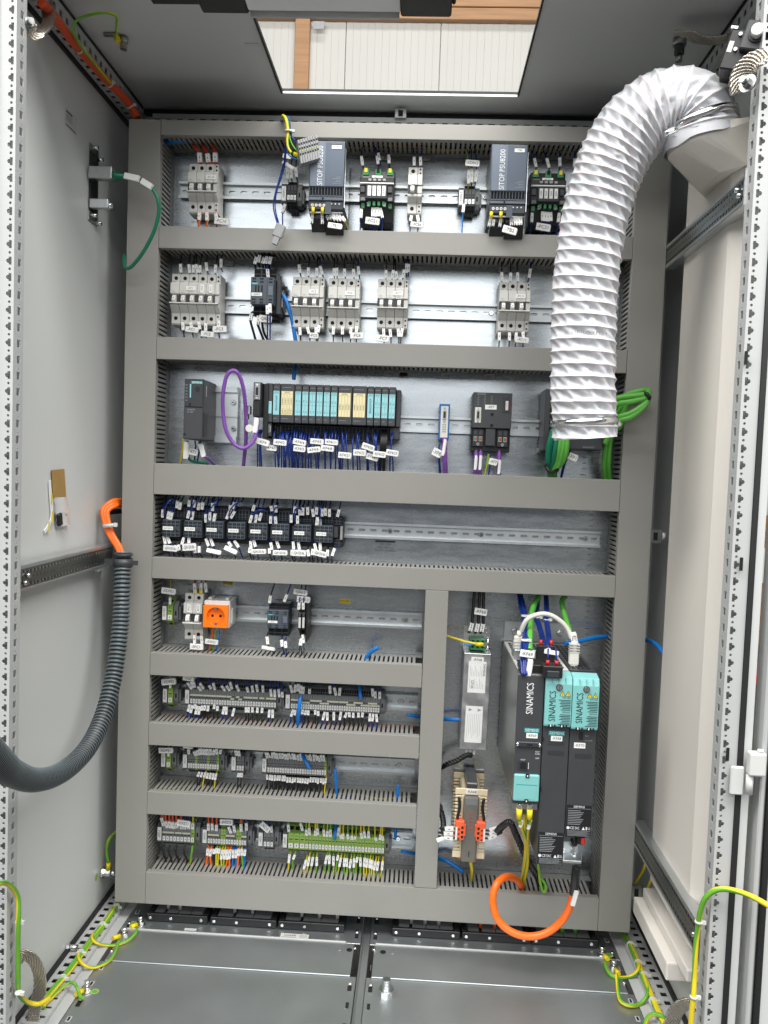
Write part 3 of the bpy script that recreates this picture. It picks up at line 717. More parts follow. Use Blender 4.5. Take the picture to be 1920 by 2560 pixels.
L1, L2, L3, L4, L5, L6, L7, L8 = .496, .270, .006, -.190, -.40, -.555, -.703, -.880           # lower duct edges
breaker(A3, 345, 572, 398, 780, 3, 1, 'light grey three-pole breaker -FC10 with red supply wires, first row', [(.28, .021, '-FC10', 0)])
wires(A3, [(433, 388, 428, 315, 'wire_red', 375), (497, 388, 490, 322, 'wire_red', 445), (550, 385, 548, 315, 'wire_red', 525)], True, Z12, 'breaker -FC10', r=.0026)
wires(A3, [(427, 775, 425, 832, 'orange', 420), (485, 775, 485, 836, 'orange', 485), (552, 780, 560, 836, 'orange_dark', 560)], False, L1, 'breaker -FC10', r=.0024)
tag(A3, 592, 838, 104, 50, '-FC10', 'under the red-wired breaker', -3)
breaker(A4, 440, 540, 325, 655, 1, 1, 'narrow single-pole breaker -FC26 in the middle of the first row', [(-.1, .007, '-FC26', 1)])
wires(A4, [(485, 315, 485, 255, 'blue', 478), (530, 315, 528, 255, 'blue', 540)], True, Z12, 'breaker -FC26')
wires(A4, [(466, 665, 460, 700, None, 457), (508, 660, 515, 705, None, 508)], False, L1, 'breaker -FC26')
tag(A4, 503, 722, 88, 36, '-FC26', 'under the narrow single-pole breaker', -2)
breaker(A5, 190, 528, 235, 590, 5, 1, 'widest light grey breaker block -FC1 to -FC3, far left of second row', [(-.08, .020, '-FC1', 0), (.15, .007, '-FC2', 1), (.325, .007, '-FC3', 1)])
wires(A5, [(258, 225, 253, 165), (318, 228, 312, 168), (343, 226, 342, 172), (374, 226, 360, 168), (389, 226, 388, 174), (437, 215, 430, 155), (494, 228, 498, 170), (534, 190, 534, 130, 'blue')], True, Z23, 'breaker block -FC1')
wires(A5, [(270, 570, 272, 625), (323, 570, 332, 615), (378, 565, 388, 620), (427, 575, 427, 630), (519, 558, 517, 612, 'blue')], False, L2, 'breaker block -FC1')
tag(A5, 328, 618, 86, 38, '-FC1', 'under the widest breaker block', -3); tag(A5, 435, 650, 88, 38, '-FC2', 'under the widest breaker block', -2); tag(A5, 520, 616, 92, 44, '-FC3', 'under the widest breaker block', 5)
breaker(A5, 1025, 1245, 255, 612, 3, 1, 'three-pole breaker -FC5 right of the contactor, second row', [(.18, .020, '-FC5', 0)])
wires(A5, [(1079, 228, 1072, 170), (1137, 248, 1137, 190), (1196, 250, 1196, 192), (1234, 240, 1218, 180, 'blue')], True, Z23, 'breaker -FC5')
wires(A5, [(1078, 605, 1080, 660), (1130, 603, 1142, 650), (1190, 605, 1190, 650), (1212, 590, 1203, 640)], False, L2, 'breaker -FC5')
tag(A5, 1172, 660, 58, 38, '-FC5', 'under the breaker right of the contactor')
breaker(A5, 1275, 1492, 265, 622, 3, 1, 'three-pole breaker -FC6 in the middle of second row', [(.18, .020, '-FC6', 0)])
wires(A5, [(1315, 250, 1314, 195), (1334, 250, 1333, 192), (1390, 255, 1385, 198), (1451, 258, 1448, 200), (1487, 240, 1480, 182, 'blue')], True, Z23, 'breaker -FC6')
wires(A5, [(1311, 600, 1308, 655), (1372, 600, 1372, 655), (1432, 605, 1428, 650), (1470, 598, 1468, 640)], False, L2, 'breaker -FC6')
tag(A5, 1470, 660, 92, 42, '-FC6', 'under the middle breaker of second row', 4)
breaker(A6, 103, 285, 232, 528, 3, 1, 'three-pole breaker -FC7 standing alone right of centre, second row', [(.16, .020, '-FC7', 0)])
wires(A6, [(153, 228, 155, 178), (191, 228, 198, 178), (222, 230, 212, 185), (254, 225, 262, 175), (275, 195, 275, 140, 'blue'), (287, 190, 290, 142, 'blue')], True, Z23, 'breaker -FC7')
wires(A6, [(140, 527, 142, 580), (178, 530, 183, 578), (226, 527, 230, 575), (251, 525, 243, 575)], False, L2, 'breaker -FC7')
tag(A6, 135, 583, 72, 38, '-FC7', 'under the breaker right of centre', -3)
breaker(A6, 820, 1005, 248, 548, 3, 1, 'three-pole breaker -FC11 left of the white hose, second row', [(.18, .020, '-FC11', 0)])
wires(A6, [(840, 243, 840, 190), (890, 245, 893, 193), (935, 245, 933, 192), (1001, 224, 1010, 170, 'blue')], True, Z23, 'breaker -FC11')
wires(A6, [(825, 548, 825, 598), (885, 550, 885, 598), (926, 550, 923, 598), (965, 545, 968, 580)], False, L2, 'breaker -FC11')
tag(A6, 960, 592, 78, 34, '-FC11', 'under the breaker left of the hose', -2)

# ------------------------------------------------------------------ power supplies
def psu(Z, x0, x1, y0, yp, yv, ys, yt, label, mark, which):
    d = .135; cx_, cz_, w_, h_ = dev(Z, x0, x1, y0, yt, d)
    t = thing('power_supply', label, 'power supply', (cx_, YP, cz_), group='power supply units')
    zz = lambda y: P(Z, (x0+x1)/2, y, YP-d).z-cz_
    h = w_/2; zt, zp, zv, zs, zb = zz(y0), zz(yp), zz(yv), zz(ys), zz(yt)
    MB().fb(-h+.001, h-.001, zb+.002, zt-.0015, .012, d-.012, 'dull_steel').build('housing', t, bev=.001)
    MB().fb(-h, h, zp, zt, d-.012, d, 'psu_panel').build('front_panel', t, bev=.0018, seg=2)
    MB().fb(-h+.0025, -h+.034*w_/.075, zp+.001, zt-.002, d, d+.0004, 'psu_panel_light').build('panel_stripe', t)
    v = MB().fb(-h, h, zv, zp, d-.02, d-.004, 'slate').build('vent_strip', t)
    n = 11
    for i in range(n+1):
        xx = -h+.002+(w_-.004)*i/n; MB().fb(xx-.0006, xx+.0006, zv, zp-.0005, d-.004, d-.0002, 'slate').build('vent_rib', t)
    for i in range(n):
        xx = -h+.002+(w_-.004)*(i+.5)/n
        MB().fb(xx-.0022, xx+.0022, zv+.003, zp-.001, d-.0041, d-.0036, 'hole').build('vent_slot', v)
        MB().fb(xx-.0020, xx+.0020, zv+.0005, zv+.0026, d-.0038, d-.001, 'slate_light').build('vent_tab', v)
    lb = MB().fb(-h, h, zs, zv-.0003, d-.02, d-.001, 'slate_light').build('ledge', t, bev=.001)
    MB().cyl((-.006, -d+.0012, (zs+zv)/2), .0022, .0006, (0, -1, 0), 10, 'hole').build('pot', t)
    MB().dprism([(.02, zb), (d-.03, zb), (d-.004, zb+(zs-zb)*.30), (d-.004, zs-.0005), (.02, zs-.0005)], -h, h, 'anthracite').build('terminal_block', t, bev=.001)
    for i in range(4):
        xx = -h+.008+i*.0078; MB().cyl((xx, -d+.0042, zs-.009), .0029, .0012, (0, -1, 0), 12, 'toggle').cyl((xx, -d+.0031, zs-.009), .0012, .0002, (0, -1, 0), 6, 'hole').build('screw', t)
        xx = h-.008-i*.0078; MB().cyl((xx, -d+.0042, zs-.006), .0027, .001, (0, -1, 0), 12, 'slate').cyl((xx, -d+.0033, zs-.006), .0014, .0002, (0, -1, 0), 6, 'toggle').build('screw', t)
    MB().fb(-h+.034, -h+.046, zs-.026, zs-.002, d-.005, d-.0025, 'slate').build('jumper', t)
    MB().dprism([(.06, zb-.034), (d-.03, zb-.034), (d-.012, zb-.008), (d-.012, zb+.001), (.06, zb+.001)], -.002, h, 'black').build('plug', t, bev=.001)
    MB().dprism([(.06, zb-.030), (d-.035, zb-.030), (d-.016, zb-.008), (d-.016, zb+.001), (.06, zb+.001)], -h+.004, -.003, 'black').build('plug', t, bev=.001)
    text(t, 'SITOP PSU8200', -h+.024*w_/.075, -d-.0006, zp+(zt-zp)*.46, .0105, 'white_ink', math.pi/2, width=(zt-zp)*.86)
    marker(t, h-.016, zt-.0115, d, .020, .0070, mark); marker(t, h-.017, zt-.0045, d, .021, .0042, None, m='slate_light', name='badge')
    pl = MB()
    for i in range(5): pl.fb(h-.016-.006*(i % 3 == 1), h-.006, zp+.019-i*.003, zp+.0196-i*.003, d+.0001, d+.0003, 'grey_ink')
    pl.build('print', t)
    sp = MB().fb(h+.0012, h+.0022, zb+.012, zt-.012, .05, d-.006, 'chrome').build('side_plate', t)
    return t
psu(D3, 85, 690, -190, 600, 770, 832, 1045, 'left blue-grey power supply with vertical white lettering', '-TB1', 0)
psu(A4, 1012, 1262, 168, 492, 556, 578, 668, 'right blue-grey power supply beside the white hose', '-TB2', 1)
wires(D3, [(150, 1060, 130, 1235, None, 190), (315, 1060, 320, 1245, None, 300), (395, 1090, 430, 1180), (455, 1075, 485, 1170)], False, L1, 'left power supply', Y=-.02, Yd=.03, sr=.0028, sm='label_dim')
wires(D3, [(500, 1055, 540, 1190), (555, 1065, 600, 1195), (605, 1075, 650, 1195), (650, 1100, 715, 1200, 'earth')], False, L1, 'the left supply plug', Y=-.02, Yd=.03, sr=.0026)
for i, x in enumerate((155, 318)):
    q = P(D3, x, 1010, -.03); solo('ferrule', 'yellow ferrule at the %s input of the left power supply' % ('left', 'right')[i], 'ferrule', MB().cyl((q.x, q.y, q.z+.006), .0036, .012, (0, 0, -1), 10, 'yellow', r2=.003), 'yellow ferrules')
for i, x in enumerate((1018, 1085)):
    q = P(A4, x, 657, -.03); solo('ferrule', 'yellow ferrule at the %s input of the right power supply' % ('left', 'right')[i], 'ferrule', MB().cyl((q.x, q.y, q.z+.006), .0036, .012, (0, 0, -1), 10, 'yellow', r2=.003), 'yellow ferrules')
tag(D3, 530, 1272, 240, 90, '-TB1', 'under the left power supply', -5, Y=-.035)
wires(A4, [(1013, 680, 1000, 738), (1085, 680, 1075, 740, 'blue'), (1035, 690, 1028, 735)], False, L1, 'right power supply', Y=-.02, Yd=.03, sm='label_dim')
wires(A4, [(1153, 672, 1157, 730), (1178, 672, 1184, 728), (1200, 672, 1204, 728), (1219, 660, 1222, 726)], False, L1, 'the right supply plug', Y=-.02, Yd=.03)
tag(A4, 1145, 760, 98, 50, '-TB2', 'under the right power supply', -12, Y=-.035)

# ------------------------------------------------------------------ selectivity modules
def selectivity(Z, x0, x1, y0, y1, label, mark, plates):
    d = .075; cx_, cz_, w_, h_ = dev(Z, x0, x1, y0, y1, d); h = w_/2; H = h_/2
    t = thing('selectivity_module', label, 'fuse module', (cx_, YP, cz_), group='electronic fuse modules')
    MB().dprism([(.012, -H), (.055, -H), (.064, -H*.35), (d, -H*.28), (d, H*.62), (.062, H*.66), (.058, H), (.012, H)], -h, h, 'black').build('body', t, bev=.0012)
    MB().dprism([(d, -H*.25), (d+.007, -H*.22), (d+.007, H*.30), (d, H*.34)], -h*.62, h*.62, 'anthracite').build('centre_block', t, bev=.001)
    MB().fb(-h, h, H*.335, H*.395, d-.001, d+.007, 'label').build('light_bar', t, bev=.0012)
    for i in range(4):
        xx = (-.42+.28*i)*h
        marker(t, xx, H*.07, d+.007, .0070, .020, plates[i], math.pi/2, name='rating_plate')
        MB().fb(xx-.0032, xx+.0032, H*.48, H*.57, d, d+.003, 'grey_light').build('button', t, bev=.0008)
        MB().fb(xx-.0026, xx+.0026, -H*.44, -H*.29, .062, .0755, 'green_plug').build('terminal', t)
    for s in (-1, 1):
        MB().fb(s*h*.80-.005, s*h*.80+.005, -H*.30, -H*.16, d, d+.004, 'grey_plastic').build('latch', t, bev=.0008)
        MB().fb(s*h*.80-.0035, s*h*.80+.0035, -H*.52, -H*.33, .060, .0700, 'green_plug').build('terminal', t)
        MB().fb(s*h*.80-.006, s*h*.80+.004, H*.02, H*.28, d, d+.004, 'charcoal').build('latch', t, bev=.001)
    for i, xx in enumerate((-.70, .02, .72)):
        g = MB().fb(xx*h-.0062, xx*h+.0062, H*.80, H*1.04, .052, .0625, 'green_plug').build('terminal', t, bev=.0008)
        MB().fb(xx*h-.003, xx*h+.003, H*.9, H*1.06, .0625, .064, 'yellow' if i != 1 else 'hole').build('ferrule', g)
    marker(t, -.02*h, H*.70, .0635, .022, .0075, mark); marker(t, -.65*h, H*.69, .0635, .014, .004, None, m='grey_plastic', name='badge')
    for j in range(3): MB().fb(-h*.55, -h*.4, -H*(.34+.05*j)-.0005, -H*(.34+.05*j), .066, .0755, 'white_ink').fb(h*.4, h*.55, -H*(.34+.05*j)-.0005, -H*(.34+.05*j), .066, .0755, 'white_ink').build('print', t)
    return t
selectivity(A4, 108, 344, 330, 690, 'left black electronic fuse module with white rating plates', '-FC21', ['1/3A', '2/2A', '3/4A', '4/4A'])
selectivity(A4, 1288, 1532, 345, 715, 'right black electronic fuse module beside the white hose', '-FC31', ['1/4A', '2/6A', '3/6A', '4/6A'])
wires(A4, [(130, 315, 120, 250, 'blue', 125), (236, 305, 228, 248, 'blue', 208), (246, 280, 236, 228, 'blue', 216), (312, 300, 310, 240, 'blue', 312)], True, Z12, 'the left fuse module')
wires(A4, [(122, 615, 117, 678, 'blue', 112), (199, 608, 198, 668, 'blue', 182), (217, 608, 217, 670, 'blue', 200), (235, 608, 240, 668, 'blue', 222), (252, 612, 266, 677, 'blue', 266)], False, L1, 'the left fuse module', Y=.035)
tag(A4, 195, 697, 95, 46, '-FC21', 'under the left fuse module', -4, Y=.025)
wires(A4, [(1327, 325, 1315, 265, 'blue', 1295), (1417, 330, 1400, 265, 'blue', 1375), (1492, 320, 1490, 260, 'blue', 1485), (1594, 330, 1594, 268, 'blue', 1592)], True, Z12, 'the right fuse module')
wires(A4, [(1300, 645, 1297, 708, 'blue', 1285), (1371, 635, 1372, 700, 'blue', 1370), (1390, 637, 1392, 702, 'blue', 1388), (1409, 640, 1410, 704, 'blue', 1408), (1428, 640, 1431, 700, 'blue', 1428), (1487, 645, 1480, 708, 'blue', 1470)], False, L1, 'the right fuse module', Y=.035)
tag(A4, 1377, 740, 98, 50, '-FC31', 'under the right fuse module', -6, Y=.025)
# ================================================================== terminal strips
def block_mesh(w, body, accent=None):
    m = MB(); p = [(.010, -.030), (.028, -.030), (.047, -.017), (.047, .017), (.028, .030), (.010, .030)]
    m.dprism(p, .00025, w-.00025, body)
    a, b = w*.16, w*.84
    def slope(z0, z1, s, mm, lift=.0004):                # patch on the upper (s=1) or lower slope
        f = lambda z: .047-(abs(z)-.017)*(.019/.013)+lift
        m.add([(a, -f(z0), z0), (b, -f(z0), z0), (b, -f(z1), z1), (a, -f(z1), z1)], [(0, 1, 2, 3)], mm)
    for s in (-1, 1):
        slope(s*.0275, s*.0225, s, 'hole'); slope(s*.0210, s*.0188, s, 'hole' if not accent else accent)
    m.fb(a, b, .0035, .0062, .0465, .0472, 'hole'); m.fb(a, b, -.0015, .0012, .0465, .0472, 'hole' if not accent else accent)
    if accent: m.fb(a, b, .010, .014, .0465, .0473, accent)
    return m.mesh('terminal_block', .0003)
BM = {}
def tstrip(Z, x0, x1, y, n, row, label, mark, cols=None, bars=(), brL=True, brR=True, zc=None, gap=.001, wide=0, dlt=0.):
    Yf = YP-.047; xa = P(Z, x0, y, Yf).x; xb = P(Z, x1, y, Yf).x; z = ZR[row] if zc is None else zc
    t = thing('terminal_strip', label, 'terminal strip', (xa, YP, z), group='terminal strips')
    w = (xb-xa)/(n+wide*.75); x = 0.
    for i in range(n):
        c = (cols[i] if cols else 'grey_plastic'); wi = w*1.75 if i < wide else w
        key = (round(wi, 5), c)
        if key not in BM: BM[key] = (block_mesh(wi, c, 'terminal_green' if c == 'terminal_lime' else None), MB().fb(wi*.12, wi*.88, -.0135, -.0040, .0472, .0484, 'label').fb(wi*.42, wi*.58, -.0105, -.007, .0484, .0486, 'ink_grey').mesh('marker'))
        b = link('terminal_block', BM[key][0], t, (x, 0, 0)); link('marker', BM[key][1], b)
        x += wi
    for (i0, i1, r) in bars: MB().fb(i0*w+.0004, i1*w-.0004, (.0032, -.0018)[r], (.0066, .0016)[r], .0474, .0488, 'marker_yellow').build('bridge', t)
    if brL:
        l = MB().fb(-.0125, -gap, -.020, .022, .010, .040, 'grey_plastic').fb(-.012, -.0016, -.019, .020, .040, .046, 'charcoal').build('end_bracket', t, bev=.0008)
        if mark: marker(l, -.0067, 0, .046, .0088, .030, mark, math.pi/2)
    if brR:
        r = MB().dprism([(.008, -.022), (.034, -.022), (.040, -.012), (.040, .014), (.032, .024), (.008, .024)], x+.0004, x+.010, 'grey_plastic').fb(x+.010, x+.0145, -.017, .012, .008, .034, 'grey_plastic').fb(x+.003, x+.007, -.006, .004, .0398, .0403, 'hole').build('end_bracket', t, bev=.0008)
    return t
G = 'grey_plastic'; E_ = 'terminal_lime'
tstrip(A3, 1098, 1172, 620, 3, 0, 'small dark terminal strip left of the left power supply', '-XD0V1', ['charcoal']*3, zc=P(A3, 1130, 625, .053).z)
tstrip(A4, 832, 905, 540, 3, 0, 'small dark terminal strip left of the right power supply', '-XD0V2', ['charcoal']*3, zc=P(A4, 865, 535, .053).z)
wires(A3, [(1105, 515, 1100, 425, 'wire_white'), (1132, 510, 1128, 440, 'wire_black'), (1172, 500, 1166, 425, 'wire_black')], True, .655, 'strip -XD0V1', sm='label_dim')
wires(A3, [(1085, 710, 1065, 775, 'blue', 1070)], False, L1, 'strip -XD0V1')
wires(A4, [(860, 440, 862, 345, 'earth', 845), (882, 432, 884, 338, 'blue', 875), (908, 428, 917, 345, 'blue', 905)], True, Z12, 'strip -XD0V2', sm='label_dim')
wires(A4, [(828, 585, 822, 640, 'blue_bright', 820)], False, L1, 'strip -XD0V2')
tag(A4, 887, 297, 95, 42, '-XD0V2', 'over the strip left of the right supply', -1)
tstrip(A11, 131, 160, 225, 1, 4, 'single green earth terminal -XDPE3 left of the grey breakers', '-XDPE3', [E_])
tstrip(A12, 134, 161, 160, 1, 5, 'single green earth terminal -XDPE2 left of the twin strips', '-XDPE2', [E_])
tstrip(A13, 124, 150, 150, 1, 6, 'single green earth terminal -XDPE1 left of the small strips', '-XDPE1', [E_])
tag(A11, 135, 107, 76, 34, '-XDPE3', 'over the earth terminal in the socket row', -3); tag(A12, 136, 78, 78, 34, '-XDPE2', 'over the earth terminal in the twin strip row', 10); tag(A13, 120, 82, 78, 30, '-XDPE1', 'over the earth terminal in the small strip row', 5)
tag(A12, 247, 60, 62, 26, '-XD2', 'half hidden under the duct above the left twin strip', -4)
for i, (Z, x, y) in enumerate(((A11, 147, 175), (A12, 148, 105), (A13, 138, 105))):
    wires(Z, [(x, y+5, x, y-32, 'earth', x+2)], True, (Z5, Z6, Z7)[i], 'earth terminal -XDPE%d' % (3-i), sr=.0024)
tstrip(A12, 258, 742, 178, 33, 5, 'long grey terminal strip -XD2, left of the twin strips', '-XD2', bars=[(0, 5, 0), (5, 10, 0), (10, 14, 0), (14, 16, 0), (15.5, 17, 1), (17.5, 19, 0), (18.5, 20, 1), (20.5, 24, 0), (24, 26, 0), (26.5, 28.5, 0), (29, 33, 0)])
tstrip(A12, 822, 1322, 205, 37, 5, 'long grey terminal strip -XD3, right of the twin strips', '-XD3', bars=[(0, 4, 0), (4.5, 8, 1), (8, 13, 0), (12, 16, 1), (15, 20, 0), (20, 24, 0), (23, 27, 1), (26, 30, 0), (29, 33, 1), (32, 36, 0), (33, 37, 1)])
wires(D2, [(590, 250, 525, 155), (612, 230, 580, 140), (640, 225, 618, 140), (728, 270, 680, 210), (767, 245, 708, 160), (880, 245, 845, 195), (936, 262, 905, 160), (1085, 275, 1030, 200), (1156, 272, 1100, 200), (1188, 250, 1155, 145, 'blue'), (1291, 282, 1250, 190), (1427, 295, 1405, 220, 'blue'), (1497, 295, 1482, 200), (1566, 290, 1545, 180), (1648, 295, 1640, 195),
           (1770, 358, 1757, 250, 'blue'), (1823, 366, 1818, 258), (1889, 366, 1876, 250), (1937, 371, 1929, 290, 'blue')], True, Z6, 'strip -XD2', Y=.055, col='blue', sr=.0026)
wires(D2, [(562, 480, 535, 585, 'blue'), (602, 490, 575, 605, 'blue'), (648, 478, 620, 540), (677, 500, 645, 625, 'blue'), (714, 505, 692, 630, 'blue'), (749, 495, 735, 572), (791, 492, 775, 570), (839, 495, 825, 580), (929, 480, 918, 548), (973, 503, 970, 575), (1073, 510, 1050, 625, 'blue'), (1106, 510, 1098, 630, 'blue'), (1222, 535, 1190, 655, 'blue'),
           (1395, 520, 1393, 598), (1435, 516, 1430, 600), (1492, 520, 1490, 598), (1565, 525, 1560, 605), (1634, 528, 1628, 606), (1742, 556, 1732, 672, 'blue'), (1790, 556, 1788, 680)], False, L6, 'strip -XD2', Y=.055, sr=.0026)
wires(D1, [(68, 325, 40, 205), (110, 318, 122, 195), (160, 305, 168, 185), (197, 335, 212, 210), (240, 340, 250, 230), (345, 340, 345, 265), (674, 338, 668, 215), (767, 368, 738, 245, 'blue'), (820, 370, 832, 250), (1357, 385, 1345, 258), (1393, 410, 1392, 305, 'blue'), (1464, 420, 1463, 310, 'blue')], True, Z6, 'strip -XD3', Y=.055)
wires(D1, [(87, 595, 48, 710, 'blue'), (120, 605, 105, 690), (237, 598, 230, 675, 'blue'), (287, 608, 272, 685), (326, 610, 322, 690), (435, 605, 438, 680), (485, 622, 482, 700), (587, 635, 555, 768, 'blue'), (629, 640, 628, 775, 'blue'), (732, 635, 732, 770, 'blue'), (847, 630, 825, 765, 'blue'), (937, 645, 905, 728), (978, 640, 980, 720), (1043, 650, 1040, 730), (1125, 648, 1125, 725), (1194, 645, 1182, 722), (1310, 660, 1300, 785, 'blue'), (1362, 665, 1345, 785, 'blue'), (1410, 668, 1420, 795, 'blue')], False, L6, 'strip -XD3', Y=.055, sr=.0026)
tstrip(A13, 245, 420, 172, 13, 6, 'grey terminal strip -XD1 with two green blocks, left of its row', '-XD1', [G, G, G, E_, G, G, G, G, E_, G, G, G, E_])
tstrip(A13, 518, 560, 180, 3, 6, 'tiny three-pole terminal strip -XD4', '-XD4')
tstrip(A13, 690, 1023, 195, 24, 6, 'grey terminal strip -XD10 with a dense row of black wires', '-XD10', [G]*23+[E_])
wires(A13, [(253, 98, 250, 72), (293, 108, 280, 85), (306, 105, 297, 78), (318, 103, 312, 68), (330, 102, 328, 68), (343, 104, 345, 70), (358, 104, 355, 70), (375, 104, 372, 70), (391, 104, 394, 72), (410, 100, 408, 70), (427, 98, 432, 75)], True, Z7, 'strip -XD1', Y=.055)
wires(A13, [(312, 200, 300, 228), (328, 202, 318, 230), (346, 203, 337, 232, 'yellow'), (360, 206, 352, 238), (376, 206, 368, 240), (391, 208, 384, 243), (406, 210, 398, 246, 'earth')], False, L7, 'strip -XD1', Y=.055, spread=.003, sr=.0023)
wires(A13, [(521, 108, 512, 78), (537, 110, 528, 80)], True, Z7, 'strip -XD4', Y=.055)
wires(A13, [(534, 206, 528, 230), (549, 206, 545, 231)], False, L7, 'strip -XD4', Y=.055)
rq = random.Random(3)
wires(A13, [(692+14.6*i+rq.uniform(-2, 2), 122+.9*i+rq.uniform(-3, 3), 684+14.6*i+rq.uniform(-7, 5), 88+.9*i+rq.uniform(-3, 4)) for i in range(23)], True, Z7, 'strip -XD10', Y=.055, sr=.0022)
wires(A13, [(692+14.3*i+rq.uniform(-2, 2), 216+.9*i+(7 if 7 < i < 17 else 0), 689+14.3*i+rq.uniform(-3, 3), 247+.9*i+(6 if 7 < i < 17 else 0)+rq.uniform(-5, 4), 'yellow' if i == 23 else None) for i in range(24)], False, L7, 'strip -XD10', Y=.055, spread=.003, sr=.0021)
tag(A13, 245, 66, 52, 10, '', 'peeking from under the duct over strip -XD1', -2)
tstrip(A14, 143, 318, 180, 9, 7, 'grey terminal strip -0XD1 with orange supply wires', '-0XD1', [G]*8+[E_], bars=[(0, 3.3, 0), (3.5, 5.5, 0), (5.6, 8, 0)])
tstrip(A14, 390, 603, 185, 15, 7, 'grey and green terminal strip -0XD2 with orange outgoing wires', '-0XD2', [G, G, G, G, G, E_, E_, G, G, G, G, E_, E_, G, G], bars=[(0, 4.5, 0), (7, 10.5, 0), (13, 15, 0)])
tstrip(A14, 695, 750, 200, 3, 7, 'tiny three-pole terminal strip -XD5 left of the green terminals', '-XD5')
tstrip(D8, 152, 1405, 420, 27, 7, 'long green yellow earth terminal strip -XDPE', '-XDPE', [E_]*27, wide=3)
wires(A14, [(152, 95, 140, 50, 'orange_dark'), (173, 105, 162, 68, 'orange_dark'), (192, 107, 182, 68, 'orange_dark'), (209, 110, 200, 72, 'orange_dark'), (227, 106, 220, 74, 'orange_dark'), (250, 112, 246, 84, 'orange_dark'), (268, 112, 268, 86, 'blue'), (290, 112, 290, 84, 'blue'), (310, 112, 311, 78, 'earth')], True, Z8, 'strip -0XD1', Y=.055, r=.0026, sr=.0030)
tag(A14, 258, 85, 70, 36, '-0XD1', 'over the orange-wired strip', -4)
for i, x in enumerate((155, 185, 222, 268)):
    pts = [P(A14, x, 205, .055), P(A14, x-6, 222, .050), P(A14, x-3, 255, .048), P(A14, x+6+i, 275, .05), (P(A14, x+6+i, 275, .05).x, .055, L8)]
    wire_thing(pts, 'wire_black', .0024, 'thick black jumper wire, %s from left below strip -0XD1' % nth(i), 'wires below strip -0XD1')
wire_thing([P(A14, 308, 205, .05), P(A14, 305, 235, .048), P(A14, 298, 270, .05), P(A14, 292, 320, .055)], 'earth', .0024, 'green yellow wire below the green end block of strip -0XD1', 'wires below strip -0XD1')
wires(A14, [(397, 120, 395, 82, 'orange_dark'), (418, 118, 416, 82, 'orange_dark'), (440, 122, 440, 88, 'orange_dark'), (520, 135, 505, 100, 'blue'), (541, 130, 533, 92, 'blue'), (575, 125, 573, 85, 'orange_dark'), (604, 120, 602, 80, 'blue')], True, Z8, 'strip -0XD2', Y=.055, r=.0022)
tag(A14, 491, 79, 68, 32, '-0XD2', 'over the grey and green strip', 3); tag(A14, 702, 105, 58, 34, '-XD5', 'over the tiny strip left of the green terminals', -38)
wires(A14, [(393, 220, 390, 258, 'orange'), (411, 222, 405, 262, 'orange'), (426, 222, 425, 250), (441, 218, 438, 246, 'earth'), (456, 220, 450, 248, 'earth'), (471, 228, 465, 280, 'earth'), (486, 226, 482, 278, 'earth'), (500, 226, 497, 280, 'orange'), (516, 225, 510, 278, 'orange'), (532, 226, 530, 272, 'blue_bright'), (549, 226, 546, 272, 'blue_bright'), (563, 222, 560, 260, 'orange'), (578, 222, 578, 258, 'earth'), (596, 225, 592, 260, 'blue_bright')], False, L8, 'strip -0XD2', Y=.055, r=.0021, spread=.004, sr=.0026)
wires(A14, [(722, 132, 712, 95, 'blue'), (740, 130, 738, 98, 'blue')], True, Z8, 'strip -XD5', Y=.055)
wires(D8, [(178, 495, 165, 605), (245, 500, 222, 560), (390, 570, 362, 685), (432, 530, 412, 645), (480, 530, 460, 645), (530, 530, 528, 645), (662, 510, 638, 620), (695, 505, 690, 620), (745, 520, 745, 640), (806, 505, 792, 575), (842, 540, 820, 655), (889, 545, 882, 655), (919, 545, 918, 655), (972, 560, 955, 672), (1013, 545, 1008, 665), (1057, 530, 1042, 600), (1095, 535, 1095, 652), (1150, 540, 1140, 655), (1185, 550, 1172, 665), (1222, 560, 1210, 670), (1250, 570, 1240, 680), (1291, 588, 1268, 698), (1327, 588, 1308, 705), (1382, 585, 1372, 700)], False, L8, 'the green earth strip', Y=.055, col='earth', r=.0019, sr=.0026, spread=.003)
wires(D8, [(168, 200, 158, 105), (347, 185, 318, 90), (398, 245, 392, 170), (436, 235, 430, 150), (512, 248, 510, 180), (546, 235, 535, 150), (626, 255, 620, 170), (665, 260, 668, 185), (708, 260, 706, 170), (798, 250, 820, 145), (846, 288, 835, 235), (872, 290, 870, 225), (936, 292, 930, 228), (985, 300, 985, 248), (1018, 295, 1032, 258), (1117, 285, 1100, 210), (1157, 278, 1140, 190), (1202, 280, 1200, 190), (1302, 310, 1285, 275), (1347, 300, 1355, 232), (1386, 310, 1380, 255)], True, Z8, 'the green earth strip', Y=.055, col='earth', r=.0019, sr=.0028)
# bright blue stub cables
def stub(Z, pts, label, r=.0042): return cable([P(Z, x, y, Y) for x, y, Y in pts], r, 'blue_bright', 'blue_cable', label, group='bright blue cable stubs')
stub(A5, [(962, 378, .05), (990, 440, .048), (1025, 560, .05), (1050, 712, .055)], 'bright blue cable hanging right of the contactor, second row')
stub(A7, [(950, 80, .06), (947, 115, .05), (941, 172, .045)], 'short bright blue cable end hanging over the bus modules', .0040)
stub(A11, [(1238, 505, .05), (1255, 470, .045), (1282, 440, .04), (1315, 424, .038)], 'bright blue cable end bending out of the duct under the socket rail')
stub(D1, [(205, 378, .035), (185, 500, .028), (165, 680, .03), (150, 925, .05)], 'bright blue cable in front of the right twin strip, left end')
stub(D1, [(1145, 195, .06), (1148, 300, .045), (1160, 435, .04)], 'bright blue cable end hanging over the right twin strip', .0038)
stub(A13, [(885, 88, .06), (898, 125, .045), (930, 184, .035)], 'bright blue cable end hanging over strip -XD10')
